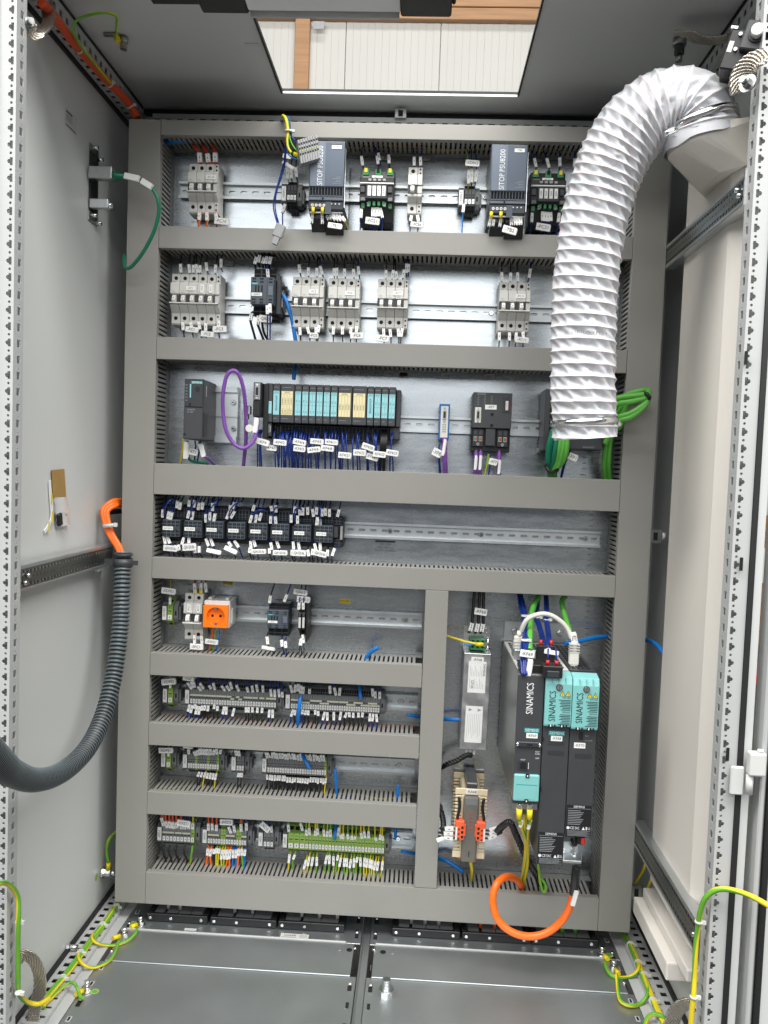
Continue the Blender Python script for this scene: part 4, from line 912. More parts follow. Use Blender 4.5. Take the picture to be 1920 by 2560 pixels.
stub(A13, [(1070, 182, .045), (1075, 240, .04), (1081, 375, .055)], 'bright blue cable standing right of strip -XD10', .0034)
stub(A13, [(1424, 275, .05), (1422, 320, .05), (1420, 392, .055)], 'short bright blue cable standing in the duct, far right', .0036)
stub(D8, [(775, 105, .06), (768, 200, .048), (760, 310, .042)], 'bright blue cable end hanging over the green earth strip', .0036)
stub(A14, [(1418, 110, .065), (1416, 140, .06), (1414, 172, .058)], 'short bright blue cable end above the bare rail, bottom row', .0034)
stub(A14, [(1447, 236, .05), (1490, 243, .055), (1535, 252, .07)], 'bright blue cable end left of the vertical middle duct, bottom row', .0036)
stub(A12, [(1472, 262, .05), (1520, 268, .055), (1570, 276, .07)], 'bright blue cable end left of the vertical middle duct, twin strip row', .0036)
stub(A15, [(90, 948, .09), (160, 958, .07), (262, 962, .065)], 'straight bright blue cable end left of the line filter', .0044)
stub(A15, [(80, 1943, .085), (160, 1965, .07), (280, 2042, .06)], 'bright blue cable end left of the choke bottom', .0046)
stub(A16, [(560, 355, -.02), (640, 345, .0), (740, 322, .03), (850, 312, .07)], 'long bright blue cable leaving the right drive to the vertical duct', .0044)
stub(A16, [(1030, 335, .07), (1075, 345, .03), (1120, 375, -.02), (1170, 440, -.07)], 'bright blue cable curving out behind the right vertical duct', .0046)
# ================================================================== contactors and relays
def contactor(Z, x0, x1, yf0, yf1, yt, yb, label, mark, d=.090, side_block=False, cat='contactor'):
    cx_, cz_, w_, h_ = dev(Z, x0, x1, yf0, yf1, d); h = w_/2; H = h_/2
    t = thing('contactor', label, cat, (cx_, YP, cz_), group='contactors')
    zt = P(Z, (x0+x1)/2, yt, YP-.055).z-cz_; zb = P(Z, (x0+x1)/2, yb, YP-.055).z-cz_
    MB().fb(-h+.001, h-.001, zb, zt, .012, .050, 'black').fb(-h+.0005, h-.0005, zb+.004, zt-.004, .050, .060, 'anthracite').build('body', t, bev=.001)
    MB().fb(-h, h, -H, H, .060, d, 'slate').build('front_block', t, bev=.0012)
    MB().fb(h*.42, h*.44, -H*.97, H*.97, d, d+.0003, 'hole').build('joint', t)
    for s, (za, zc) in ((1, (H, zt)), (-1, (zb, -H))):
        for i in range(3):
            xx = -h+w_*(i+.5)/3
            MB().fb(xx-h*.27, xx+h*.27, za+(zc-za)*.15, za+(zc-za)*.42, .058, .0605, 'hole').fb(xx-h*.27, xx+h*.27, za+(zc-za)*.52, za+(zc-za)*.9, .058, .0605, 'hole').build('terminal', t)
            MB().fb(xx-h*.30, xx+h*.30, za+(zc-za)*.45, za+(zc-za)*.5, .060, .062, 'slate').build('terminal_rib', t)
    hl = MB()
    for bx in (-.78, -.12, .66):
        for j in (0, 1):
            for k in (0, 1):
                for s in (-1, 1):
                    xx = h*(bx+.16*j); zz = s*H*(.86-.22*k)
                    hl.fb(xx-h*.065, xx+h*.065, zz-H*.06, zz+H*.06, d, d+.0004, 'hole')
    hl.build('test_holes', t)
    MB().fb(-h*.94, -h*.36, H*.44, H*.58, d, d+.0006, 'teal').build('badge', t)
    text(t, 'SIEMENS', -h*.65, -d-.0009, H*.51, H*.075, 'white_ink', width=h*.5)
    m = MB()
    for xx, z0, z1 in ((-.55, -.12, .38), (-.30, -.12, .38), (-.02, -.12, .38)): m.fb(h*xx-h*.06, h*xx+h*.06, H*z0, H*z1, d, d+.0004, 'hole')
    m.build('slots', t)
    MB().fb(h*.52, h*.96, -H*.35, H*.35, d, d+.0015, 'slate_light').build('slider', t, bev=.0006)
    marker(t, -h*.46, -H*.27, d, h*.92, H*.24, mark)
    if side_block:
        MB().fb(h+.0006, h+.010, zb+.004, H*1.1, .012, .060, 'charcoal').build('side_body', t, bev=.001)
        MB().dprism([(.010, -H*1.25), (.050, -H*.9), (.050, H*.15), (.040, H*.45), (.010, H*.62)], h+.0104, h+.0125, 'grey_light').build('side_cover', t)
        MB().cyl((h+.0128, -.030, -H*.1), .0001+.002, .0004, 'x', 8, 'hole').build('hole', t)
        MB().fb(h+.0107, h+.016, H*.45, H*.9, .012, .022, 'charcoal').build('ear', t)
    return t
contactor(D4, 652, 1085, 545, 1065, 385, 1285, 'dark blue-grey contactor -QA0.5 among the breakers, second row', '-QA0.5', side_block=True)
wires(D4, [(735, 300, 765, 165), (805, 270, 828, 130), (882, 290, 915, 180), (938, 295, 965, 155), (1005, 300, 1040, 165), (988, 575, 972, 400, 'blue', 930)], True, Z23, 'the large contactor', Y=.03, r=.0024, sr=.0030)
wires(D4, [(672, 1235, 648, 1370, None, 780), (802, 1285, 790, 1450, None, 940)], False, L2, 'the large contactor', Y=.03, r=.0028, sr=.0030)
wires(D4, [(968, 1085, 972, 1250, 'blue', 985), (1018, 1055, 1025, 1225, 'blue', 1035)], False, L2, 'the large contactor coil', Y=.005, r=.0014, sr=.0030, Yd=.04)
wire_thing([P(D4, 870, 1390, .03), P(D4, 880, 1500, .035), P(D4, 915, 1620, .045), P(D4, 985, 1740, .055)], 'wire_black', .0028, 'thick black wire without sleeve below the large contactor', 'wires below the large contactor')
tag(D4, 925, 1335, 225, 130, '-QA0.5', 'hanging on the contactor in the breaker row', -3, Y=.015)
contactor(A11, 690, 806, 215, 318, 178, 360, 'small dark contactor -QA0.1 right of the orange socket', '-QA0.1', d=.075)
wires(A11, [(704, 172, 710, 132, None, 738), (786, 165, 802, 126, 'blue', 832)], True, Z5, 'the small contactor', Y=.03, sr=.003)
wires(A11, [(690, 362, 695, 405, None, 742), (772, 380, 775, 418, 'blue', 795), (793, 388, 796, 425, 'blue', 800)], False, L5, 'the small contactor', Y=.035, sr=.003)
tag(A11, 694, 428, 72, 18, '', 'lying blank side up under the small contactor', -6, Y=.03)
# slim interface relays
for k, x in enumerate((866, 887)):
    cx_, cz_, w_, h_ = dev(A11, x, x+19, 178, 372, .07)
    t = thing('interface_relay', '%s slim black interface relay right of the small contactor' % ('left', 'right')[k], 'relay', (cx_, YP, cz_), group='slim relays')
    MB().dprism([(.012, -h_*.45), (.045, -h_*.5), (.060, -h_*.3), (.078, -h_*.22), (.078, h_*.25), (.058, h_*.34), (.050, h_*.5), (.012, h_*.45)], -w_/2, w_/2-.0004, 'black').build('body', t, bev=.0008)
    MB().fb(-w_*.34, w_*.34, -h_*.18, h_*.13, .078, .0792, 'label_dim').build('front_plate', t, bev=.0006); MB().fb(-w_*.3, w_*.3, h_*.16, h_*.22, .078, .081, 'charcoal').build('lever', t)
cx_, cz_, w_, h_ = dev(A11, 906, 930, 168, 380, .055)
sp = solo('separator_plate', 'thin black separator plate right of the slim relays', 'plate', MB().box(cx_-.001, cx_+.002, YP-.075, YP-.012, cz_-h_/2, cz_+h_/2, 'black'))
wires(A11, [(868, 208, 870, 172, 'blue', 885), (893, 208, 893, 172, 'blue', 908)], True, Z5, 'the slim relays', Y=.03)
wires(A11, [(884, 372, 874, 410, None, 868), (890, 350, 896, 398, None, 900), (880, 378, 878, 412, None, 890)], False, L5, 'the slim relays', Y=.035, r=.0010)
tag(A11, 875, 114, 76, 30, '-QA0.2', 'upper one over the slim relays', -4); tag(A11, 892, 154, 72, 34, '-QA0.3', 'lower one over the slim relays', -2)
# eight coupling relays
MODN = ['-QA100.0a', '-QA120.0b', '-QA120.2a', '-QA120.2b', '-QA120.3a', '-QA120.3b', '-QA120.4a', '-QA120.4b']
mx = [(128, 245), (278, 397), (430, 546), (580, 697), (733, 850), (884, 1000), (1035, 1152), (1187, 1303)]
for k, (xa, xb) in enumerate(mx):
    y0, y1 = 247+(xa-128)*.038, 365+(xa-128)*.038
    d = .078; cx_, cz_, w_, h_ = dev(A9, xa, xb, y0, y1, d); h = w_/2; H = h_/2
    t = thing('coupling_relay', 'dark grey coupling relay block, %s of eight from the left' % nth(k), 'relay', (cx_, YP, cz_), group='coupling relays')
    MB().fb(-h-.006, h+.0045, -H-.012, H+.030, .012, .048, 'black').build('base', t, bev=.001)
    MB().fb(-h-.005, h+.004, H+.004, H+.026, .048, .053, 'slate').build('rear_terminals', t, bev=.0006)
    hr = MB()
    for i in range(6):
        xx = -h-.003+(w_+.005)*(i+.5)/6
        for z0, z1 in ((H+.016, H+.0235), (H+.0105, H+.0145), (H+.0055, H+.009)): hr.fb(xx-.0022, xx+.0022, z0, z1, .053, .0534, 'hole')
    hr.build('terminal_holes', t)
    MB().fb(-h, h, -H, H, .048, d, 'slate').build('front_block', t, bev=.001)
    MB().fb(-h-.0055, -h-.0006, -H*.85, H*.75, .048, .066, 'charcoal').build('side_latch', t, bev=.0006)
    hr = MB()
    for i in range(8):
        xx = -h+w_*(i+.5+(.08 if i % 2 == 0 else -.08))/8
        for zz, hh in ((.74, .13), (.36, .10), (-.36, .10), (-.74, .13)): hr.fb(xx-w_*.042, xx+w_*.042, H*(zz-hh), H*(zz+hh), d, d+.0004, 'hole')
    for i in range(1, 4): hr.fb(-h+w_*i/4-.0003, -h+w_*i/4+.0003, -H*.95, H*.95, d, d+.0003, 'slate_light')
    hr.build('terminal_holes', t)
    marker(t, -h*.36, 0, d, w_*.60, H*.42, MODN[k], th=H*.16)
    MB().fb(h*.38, h*.82, -H*.17, H*.17, d, d+.002, 'charcoal').build('test_slider', t, bev=.0005)
cx_, cz_, w_, h_ = dev(A9, 1306, 1372, 226, 440, .06)
t = thing('end_module', 'dark end module right of the eight coupling relays', 'relay', (cx_, YP, cz_)); h = w_/2; H = h_/2
MB().fb(-h, h, -H, H, .012, .050, 'black').fb(-h*.9, h*.9, -H*.95, -H*.45, .050, .055, 'slate').fb(-h*.9, h*.9, H*.45, H*.95, .050, .055, 'slate').build('base', t, bev=.001)
MB().fb(-h*.85, h*.1, -H*.35, H*.35, .050, .066, 'charcoal').build('front_block', t, bev=.001); MB().fb(h*.5, h, -H*.5, H*.4, .050, .060, 'grey_light').build('side_latch', t, bev=.0008)
hr = MB()
for i in range(3):
    xx = -h*.6+h*.6*i
    for zz in (-.8, -.6, .6, .8): hr.fb(xx-.0022, xx+.0022, H*zz-.0022, H*zz+.0022, .055, .0554, 'hole')
hr.build('terminal_holes', t)
UPR = [[(130, 230, 133, 175), (165, 240, 175, 190), (183, 250, 195, 198), (228, 165, 233, 115, 'wire_black'), (247, 175, 255, 125, 'wire_black')],
       [(312, 155, 315, 110), (346, 160, 350, 110), (303, 235, 315, 185), (331, 245, 340, 190), (375, 178, 385, 128, 'wire_black'), (402, 175, 410, 125, 'wire_black')],
       [(430, 265, 428, 208), (455, 250, 455, 195), (483, 262, 492, 205), (475, 185, 475, 130)], [(572, 240, 592, 190), (601, 235, 628, 188), (597, 185, 598, 145), (616, 170, 625, 125)],
       [(733, 268, 747, 215), (770, 265, 780, 212), (798, 252, 812, 200), (753, 185, 765, 142, 'wire_black')], [(876, 272, 877, 222), (913, 280, 908, 225), (886, 185, 878, 150, 'wire_black'), (913, 195, 913, 145)],
       [(1018, 265, 1018, 212), (1062, 272, 1062, 218), (1041, 200, 1045, 152), (1079, 215, 1075, 175, 'wire_black'), (1098, 215, 1100, 162), (1132, 212, 1132, 158, 'wire_black')],
       [(1193, 285, 1200, 230), (1218, 300, 1215, 245), (1173, 225, 1165, 172), (1192, 210, 1195, 158), (1231, 222, 1235, 170, 'wire_black'), (1255, 218, 1253, 165), (1282, 225, 1282, 172, 'wire_black'), (1338, 225, 1350, 175)]]
DNR = [[(138, 360, 150, 415, 'blue'), (161, 358, 180, 412, 'blue'), (240, 420, 245, 460), (214, 425, 222, 458)], [(277, 370, 262, 420, 'blue'), (312, 367, 312, 410, 'blue'), (350, 440, 355, 478), (382, 430, 382, 475)],
       [(430, 378, 448, 430, 'blue'), (461, 376, 480, 430, 'blue')], [(586, 400, 605, 435, 'blue'), (626, 392, 655, 438, 'blue')], [(738, 395, 742, 450, 'blue'), (756, 378, 772, 435, 'blue'), (733, 440, 730, 478), (868, 445, 868, 482)],
       [(877, 405, 886, 455, 'blue'), (917, 392, 935, 445, 'blue')], [(1033, 398, 1035, 452, 'blue'), (1067, 402, 1075, 455, 'blue'), (1133, 455, 1140, 500), (1025, 455, 1022, 495)],
       [(1180, 412, 1190, 460, 'blue'), (1217, 405, 1220, 460, 'blue'), (1168, 450, 1162, 492), (1270, 455, 1268, 500), (1318, 445, 1300, 497, 'blue')]]
TGR = [(180, 445, 95, 40, 0), (310, 437, 92, 48, 7), (480, 465, 98, 30, -8), (597, 455, 90, 32, -20), (790, 468, 100, 34, 5), (938, 476, 98, 34, 3), (1070, 478, 92, 42, 2), (1215, 482, 92, 40, -10)]
for k in range(8):
    wires(A9, UPR[k], True, Z45, 'the %s coupling relay' % nth(k), Y=.03, col='blue', r=.0014, sr=.0030, Yd=.055)
    wires(A9, DNR[k], False, L4, 'the %s coupling relay' % nth(k), Y=.03, r=.0014, sr=.0029)
    x, y, ww, hh, an = TGR[k]; tag(A9, x, y, ww, hh, ('-QA100.0a', '-QA120.0b', '', '', '-QA120.3a', '-QA120.3b', '-QA120.4a', '-QA120.4b')[k], 'under the %s coupling relay' % nth(k), an, Y=.018, tilt=-.35 if k in (2, 3) else 0)
# thin blue jumper loops over the relays
for k, (xa, ya, xb, yb) in enumerate(((140, 170, 215, 90), (325, 180, 375, 95), (440, 205, 530, 100), (590, 190, 680, 105), (760, 205, 850, 180), (890, 215, 920, 150), (1040, 190, 1090, 165), (1215, 240, 1225, 140))):
    cable([P(A9, xa, ya+60, .03), P(A9, xa+2, ya, .015), P(A9, (xa+xb)/2, (ya+yb)/2-14, .005), P(A9, xb, yb+10, .025), P(A9, xb+8, yb-20, .06)], .0016, 'blue', 'wire', 'dark blue looping wire over the %s coupling relay' % nth(k), 'wire', 'looping wires over the coupling relays', n=6)

# ================================================================== breakers and socket of the fifth row
breaker(A11, 228, 332, 118, 385, 2, 0, 'pair of light grey breakers -0FC1 and -0FC2 beside the orange socket', [(-.20, .007, '-0FC1', 1), (.30, .007, '-0FC2', 1)])
wires(A11, [(288, 118, 285, 62, 'wire_red'), (320, 118, 322, 60, 'earth'), (350, 112, 345, 58, 'blue')], True, Z5, 'the breakers beside the socket', Y=.045, r=.0018)
for i, x in enumerate((288, 320)):
    q = P(A11, x, 108, .045); solo('ferrule', 'yellow ferrule, %s one above the breakers beside the socket' % ('left', 'right')[i], 'ferrule', MB().cyl((q.x, q.y, q.z+.005), .0042, .010, (0, 0, -1), 10, 'yellow'), 'yellow ferrules')
wires(A11, [(284, 352, 285, 400, 'orange'), (324, 358, 326, 402, 'orange')], False, L5, 'the breakers beside the socket', Y=.045)
tag(A11, 292, 420, 72, 32, '-0FC1', 'under the breakers beside the socket', 1); tag(A11, 376, 392, 70, 28, '-0XD3', 'under the orange socket', -2)
cx_, cz_, w_, h_ = dev(A11, 332, 470, 187, 312, .085)
so = thing('socket_outlet', 'bright orange earthed socket outlet in a white rail housing', 'socket', (cx_, YP, cz_)); h = w_/2; H = h_/2
MB().fb(-h-.001, h+.001, -H-.002, H+.008, .012, .076, 'white_plastic').build('housing', so, bev=.001)
for s in (-1, 1): MB().fb(s*h*.7-.004, s*h*.7+.004, H+.008, H+.013, .03, .062, 'white_plastic').build('clip', so, bev=.0006)
MB().fb(h+.001, h+.004, -H*.8, H*.6, .03, .060, 'breaker_dim').build('side_catch', so, bev=.0006)
fc = MB(); ring = [(h*.74*math.cos(a), h*.74*math.sin(a)) for a in [2*math.pi*i/28 for i in range(28)]]
fc.perf((-h, -.0852, -H), (1, 0, 0), (0, 0, 1), (0, -1, 0), 1, 2*h, 2*H, [[(h+a, H+b) for a, b in ring]], 'orange_socket', .014)
fc.fb(-h, h, -H, H, .0762, .0768, 'orange_socket').fb(-h, -h+.0008, -H, H, .0768, .085, 'orange_socket').fb(h-.0008, h, -H, H, .0768, .085, 'orange_socket').fb(-h, h, -H, -H+.0008, .0768, .085, 'orange_socket').fb(-h, h, H-.0008, H, .0768, .085, 'orange_socket')
face = fc.build('face', so)
for s in (-1, 1): MB().cyl((s*h*.33, -.0766, 0), .0030, .0006, (0, -1, 0), 12, 'hole').build('pin_hole', face)
for s in (-1, 1): MB().fb(-.0025, .0025, s*H*.70-.003, s*H*.70+.003, .077, .084, 'dull_steel').build('earth_clip', face)
for s, a in ((-1, .5), (1, -.5)): MB().fb(-.0006, .0006, -H*.13, H*.13, .0768, .0772, 'orange_dark').build('guide', face, (s*h*.62, 0, 0))
for i, (x, c) in enumerate(((365, 'orange'), (383, 'earth'), (405, 'blue_bright'))):
    cable([P(A11, x+16, 318, .04), P(A11, x+18, 350, .042), P(A11, x+6, 410, .045), P(A11, x-2, 470, .055)], .0018, c, 'wire', '%s wire leaving the bottom of the orange socket' % ('orange', 'green yellow', 'bright blue')[i], 'wire', 'wires below the socket', n=6)

# ================================================================== third row: controller, I/O station, bus devices
cx_, cz_, w_, h_ = dev(A7, 249, 371, 168, 550, .12); h = w_/2; H = h_/2
t = thing('controller', 'tall black controller module with green lettering bar, far left of third row', 'controller', (cx_, YP, cz_))
MB().fb(-h, h, -H, H, .014, .117, 'charcoal').build('body', t, bev=.0015)
MB().fb(-h+.001, h-.001, H*.07, H-.001, .117, .121, 'anthracite').build('upper_door', t, bev=.001)
MB().fb(-h+.0005, h-.0005, -H+.0005, H*.055, .117, .121, 'charcoal').build('lower_door', t, bev=.0012)
MB().fb(-h*.25, h*.92, H*.83, H*.92, .121, .1216, 'teal').build('badge', t); text(t, 'SIEMENS', h*.33, -.1219, H*.875, .0040, 'white_ink', width=h*1.05)
MB().fb(-h*.38, -h*.26, H*.38, H*.82, .121, .1216, 'card_blue').build('led_column', t)
lp = MB()
for i in range(6): lp.fb(-h*.85, -h*.6, H*(.78-.1*i), H*(.795-.1*i), .121, .1213, 'grey_ink')
lp.cyl((h*.4, -.1208, H*.66), .0055, .0008, (0, -1, 0), 16, 'black').build('print', t)
MB().fb(-h*.45, -h*.25, H*.1, H*.2, .121, .1215, 'hole').build('slot', t)
text(t, 'SIMATIC', -h*.2, -.1213, -H*.02, .0032, 'grey_ink'); text(t, 'S7-300', -h*.3, -.1213, -H*.10, .0032, 'grey_ink')
MB().fb(-h*.9, -h*.72, -H*.88, -H*.80, .121, .1214, 'hole').build('slot', t)
MB().fb(h, h+.0009, -H*.9, -H*.1, .085, .115, 'black').build('side_connector', t); MB().fb(h, h+.0005, H*.45, H*.8, .096, .099, 'label_dim').build('side_label', t)
rb = solo('profile_rail', 'short bright steel profile rail right of the controller', 'mounting rail', MB().box(*sorted((P(A7, 400, 390, .085).x, P(A7, 588, 390, .085).x)), .085, .099, P(A7, 520, 575, .085).z, P(A7, 520, 218, .085).z, 'rail_steel')
          .box(P(A7, 440, 390, .083).x, P(A7, 586, 390, .083).x, .078, .0845, P(A7, 520, 255, .085).z, P(A7, 520, 222, .085).z, 'rail_steel').box(P(A7, 440, 390, .083).x, P(A7, 586, 390, .083).x, .078, .0845, P(A7, 520, 570, .085).z, P(A7, 520, 530, .085).z, 'rail_steel')
          .box(P(A7, 440, 390, .083).x, P(A7, 586, 390, .083).x, .083, .0848, P(A7, 520, 412, .085).z, P(A7, 520, 405, .085).z, 'dull_steel'))
for yy in (317, 482):
    q = P(A7, 562, yy, .084); MB().cyl((0, 0, 0), .0062, .0015, (0, -1, 0), 14, 'dull_steel').cyl((0, -.0015, 0), .0042, .003, (0, -1, 0), 10, 'chrome').cyl((0, -.0045, 0), .0018, .0003, (0, -1, 0), 6, 'hole', sm=0).build('screw', rb, q-rb.location)
cable([P(A7, 248, 545, .03), P(A7, 245, 600, .035), P(A7, 232, 690, .045), P(A7, 230, 712, .055)], .0022, 'earth', 'wire', 'green yellow wire left under the controller', 'wire', 'wires under the controller')
cable([P(A7, 320, 560, .03), P(A7, 325, 600, .03), P(A7, 318, 680, .045)], .0016, 'blue', 'wire', 'dark blue wire under the controller, left', 'wire', 'wires under the controller', n=6)
cable([P(A7, 345, 565, .03), P(A7, 348, 610, .03), P(A7, 335, 690, .045)], .0016, 'blue', 'wire', 'dark blue wire under the controller, right', 'wire', 'wires under the controller', n=6)
o = cable([P(A7, 350, 560, .02), P(A7, 365, 640, .02), P(A7, 400, 665, .025), P(A7, 440, 705, .05)], .0034, 'violet', 'bus_cable', 'violet bus cable leaving the controller downwards')
o2 = cable([P(A7, 272, 555, .02), P(A7, 275, 640, .022), P(A7, 300, 685, .03), P(A7, 405, 700, .05)], .0030, 'green_dark', 'network_cable', 'dark green network cable under the controller')
tag(A7, 262, 618, 30, 105, '', 'upright, on the green cable under the controller', 0, Y=.012); tag(A7, 362, 618, 26, 85, '', 'upright, on the violet cable under the controller', 18, Y=.012); tag(A7, 307, 628, 52, 40, '-KF2', 'under the controller', -10, Y=.015)
# big violet loop
vl = [(625, 720, .055), (632, 640, .04), (640, 560, .02), (640, 400, .0), (628, 250, -.02), (600, 150, -.03), (562, 116, -.035), (520, 150, -.035), (497, 260, -.03), (497, 380, -.02), (515, 490, -.015), (560, 570, -.01), (620, 605, -.01), (675, 575, -.005), (705, 510, .0), (712, 460, .005), (712, 405, .01)]
vo = cable([P(A7, x, y, Y) for x, y, Y in vl], .0040, 'violet', 'bus_cable', 'violet bus cable in a tall loop right of the controller', n=12, seg=6)
tag(A7, 700, 460, 26, 95, '', 'upright, on the violet loop', -5, Y=-.006)
m = MB()
for x, y in ((640, 395), (655, 365)): q = P(A7, x, y, .005); m.box(q.x-.006, q.x+.006, q.y-.006, q.y+.006, q.z-.009, q.z+.009, 'dull_steel')
m.cyl(P(A7, 665, 480, .0), .008, .006, (0, -1, 0), 12, 'wire_white')
clamp = solo('shield_clamp', 'small steel shield clamp on the violet loop', 'clamp', m, bev=.001)
# I/O station
def c2x(x, y=300, d=.078): return P(C2, x, y, YP-d)
cx_, cz_, w_, h_ = dev(C2, 100, 1530, 100, 527, .078)
io = thing('io_station', 'long black I/O station with turquoise and yellow label cards', 'I/O station', (cx_, YP, cz_)); H = h_/2
edges = [(100, 182, 'im'), (183, 264, 'c'), (266, 420, 'y'), (422, 498, 'b'), (500, 577, 'b'), (579, 656, 'b'), (658, 734, 'b'), (736, 812, 'b'), (814, 892, 'b'), (894, 1051, 'y1'), (1053, 1211, 'y1'), (1213, 1288, 'c'), (1290, 1367, 'b'), (1369, 1446, 'b'), (1448, 1526, 'b')]
for i, (xa, xb, kind) in enumerate(edges):
    a = c2x(xa).x-cx_; b = c2x(xb).x-cx_; w2 = (b-a)/2; mdx = (a+b)/2
    md = MB().fb(-w2+.0003, w2-.0003, -H, H, .014, .078, 'charcoal').build('module', io, (mdx, 0, 0), bev=.0012)
    if kind == 'im':
        card = MB().fb(-w2*.82, w2*.75, -H*.55, H*.08, .078, .0785, 'card_blue').fb(-w2*.7, w2*.6, -H*.05, -H*.04, .0785, .0787, 'ink_grey').build('label_card', md)
        MB().fb(-w2*.98, w2*.75, -H*1.72, -H*1.02, .014, .074, 'charcoal').build('plug', md, bev=.001)
        MB().fb(-w2*.75, w2*.3, -H*1.55, -H*1.1, .074, .0746, 'grey_plastic').fb(w2*.35, w2*.6, -H*1.5, -H*1.15, .074, .0748, 'grey_light').build('plug_label', md)
        continue
    col = 'card_yellow' if kind[0] == 'y' else 'card_blue'
    card = MB().fb(-w2*.88, w2*.74, -H*.60, H*.62, .078, .0785, col).build('label_card', md)
    cx2 = -w2*.07; cw = w2*.81
    pr_ = MB().fb(cx2-cw, cx2+cw, H*.475, H*.482, .0785, .0787, 'ink_grey')
    text(card, '-KF4/%d' % (i if i < 9 else (21, 22, 30, 31, 32, 33)[i-9]), cx2, -.0788, H*.55, .0030, 'ink', width=cw*1.5)
    if kind == 'c': text(card, '-KF4-POWER', cx2, -.0788, -H*.0, .0042, 'ink', -math.pi/2, width=H*.8)
    else:
        nc = 4 if kind[0] == 'y' else 2
        for j in range(1, nc): xx = cx2-cw+2*cw*j/nc; pr_.fb(xx-.00015, xx+.00015, -H*.6, H*.47, .0785, .0787, 'ink_grey')
        if kind != 'y1': pr_.fb(cx2-cw, cx2+cw, -H*.075, -H*.068, .0785, .0787, 'ink_grey')
        for j in range(nc):
            xx = cx2-cw+2*cw*(j+.5)/nc
            for zz in ((.12, -.42) if kind != 'y1' else (-.10,)):
                text(card, ('%d.%d' % (i, j+(4 if zz < 0 else 0))) if kind == 'b' else 'AI100.%d' % j, xx, -.0788, H*zz, .0026, 'ink', math.pi/2, width=H*.28)
    pr_.build('print', card)
    MB().fb(-w2*.8, w2*.2, -H*.80, -H*.785, .078, .0783, 'grey_ink').fb(-w2*.8, w2*.5, H*.80, H*.815, .078, .0783, 'grey_ink').build('print', md)
    # terminal module underneath
    tmn = 2 if kind[0] != 'y' else 4
    tmd = MB().fb(-w2+.0002, w2-.0002, -H*1.75, -H*1.04, .014, .050, 'charcoal').build('terminal_module', io, (mdx, 0, 0), bev=.0008)
    hm = MB(); body = 'grey_light' if kind == 'c' else 'slate'
    if kind == 'c': hm.fb(-w2*.5, w2*.45, -H*1.72, -H*1.15, .050, .0515, 'grey_light')
    for r_ in range(5):
        for j in range(tmn):
            xx = -w2+2*w2*(j+.5)/tmn*(1 if kind != 'c' else .55)+(w2*.42 if kind == 'c' else 0); zz = -H*(1.16+.125*r_)
            hm.fb(xx-.0028*(1 if kind != 'c' else .7), xx+.0028*(1 if kind != 'c' else .7), zz-.0026, zz+.0022, .0516, .0519, 'hole')
            if kind != 'c': hm.fb(xx-.0034, xx+.0034, zz-.0036, zz+.0032, .050, .0514, body)
    hm.build('terminals', tmd)
a = c2x(1530).x-cx_; b = c2x(1578).x-cx_
MB().fb(a, b, -H*1.0, H*.9, .014, .062, 'charcoal').fb(a-.012, b-.001, -H*1.65, -H*1.02, .014, .055, 'charcoal').build('end_module', io, bev=.001)
cn = thing('bus_connector', 'upright grey bus connector with nine-pin socket beside the I/O station', 'connector', P(A7, 712, 300, .0))
MB().box(-.0085, .0085, 0, .03, -.035, .036, 'black').box(-.0075, .0075, -.006, 0, -.034, -.004, 'black').build('body', cn, bev=.001)
MB().box(-.0060, .0060, -.004, 0, .0, .034, 'grey_light').build('plate', cn, bev=.0008)
MB().box(-.0042, .0042, -.006, -.004, .007, .027, 'dull_steel').box(-.003, .003, -.0064, -.006, .009, .025, 'black').build('pin_field', cn)
for zz in (.0035, .0305): MB().cyl((0, -.004, zz), .0024, .0018, (0, -1, 0), 10, 'chrome').build('screw', cn)
q = P(A7, 735, 215, .03); bd = MB().box(-.012, .010, 0, .06, -.003, .003, 'teal').build('badge', cn, q-cn.location); text(bd, 'SIEMENS', 0, -.0004, 0, .0036, 'white_ink', width=.018)
MB().box(.009, .020, .018, .07, -.078, .035, 'black').build('interface_module', cn, bev=.001)
# blue field wiring
rw = random.Random(11); k = 0
xs = [18, 40, 55]+[200, 235]+list(range(262, 420, 17))+[440, 470, 495, 520, 545, 580, 600, 640, 660, 685, 745, 765, 800, 830, 870, 890, 935, 955, 985, 1050, 1100, 1120, 1208, 1218, 1285, 1300, 1318, 1470, 1480]
for x in xs:
    yt = 590+rw.uniform(-15, 60) if x > 60 else 585; dx = rw.uniform(-18, 22); bl = 'blue'
    yb = 1000+x*.03
    wire_thing([P(C2, x+dx*.3+rw.uniform(6, 20), yt, .047), P(C2, x+rw.uniform(-4, 10), yt+60, .030), P(C2, x+rw.uniform(-8, 8), 800, .028), P(C2, x+dx*.7, 920, .035), P(C2, x+dx, yb+30, .055)], bl, .0017,
               'dark blue field wire under the I/O station, %s from the left' % nth(k), 'field wires under the I/O station'); k += 1
for j in range(8):
    x = 1340+j*9
    wire_thing([P(C2, x+30+rw.uniform(-6, 6), 590, .047), P(C2, x+26, 680, .03), P(C2, x+14, 800, .028), P(C2, x+rw.uniform(-8, 8), 1060, .055)], 'wire_black', .0013, 'black field wire near the right end of the I/O station, %s of eight' % nth(j), 'field wires under the I/O station')
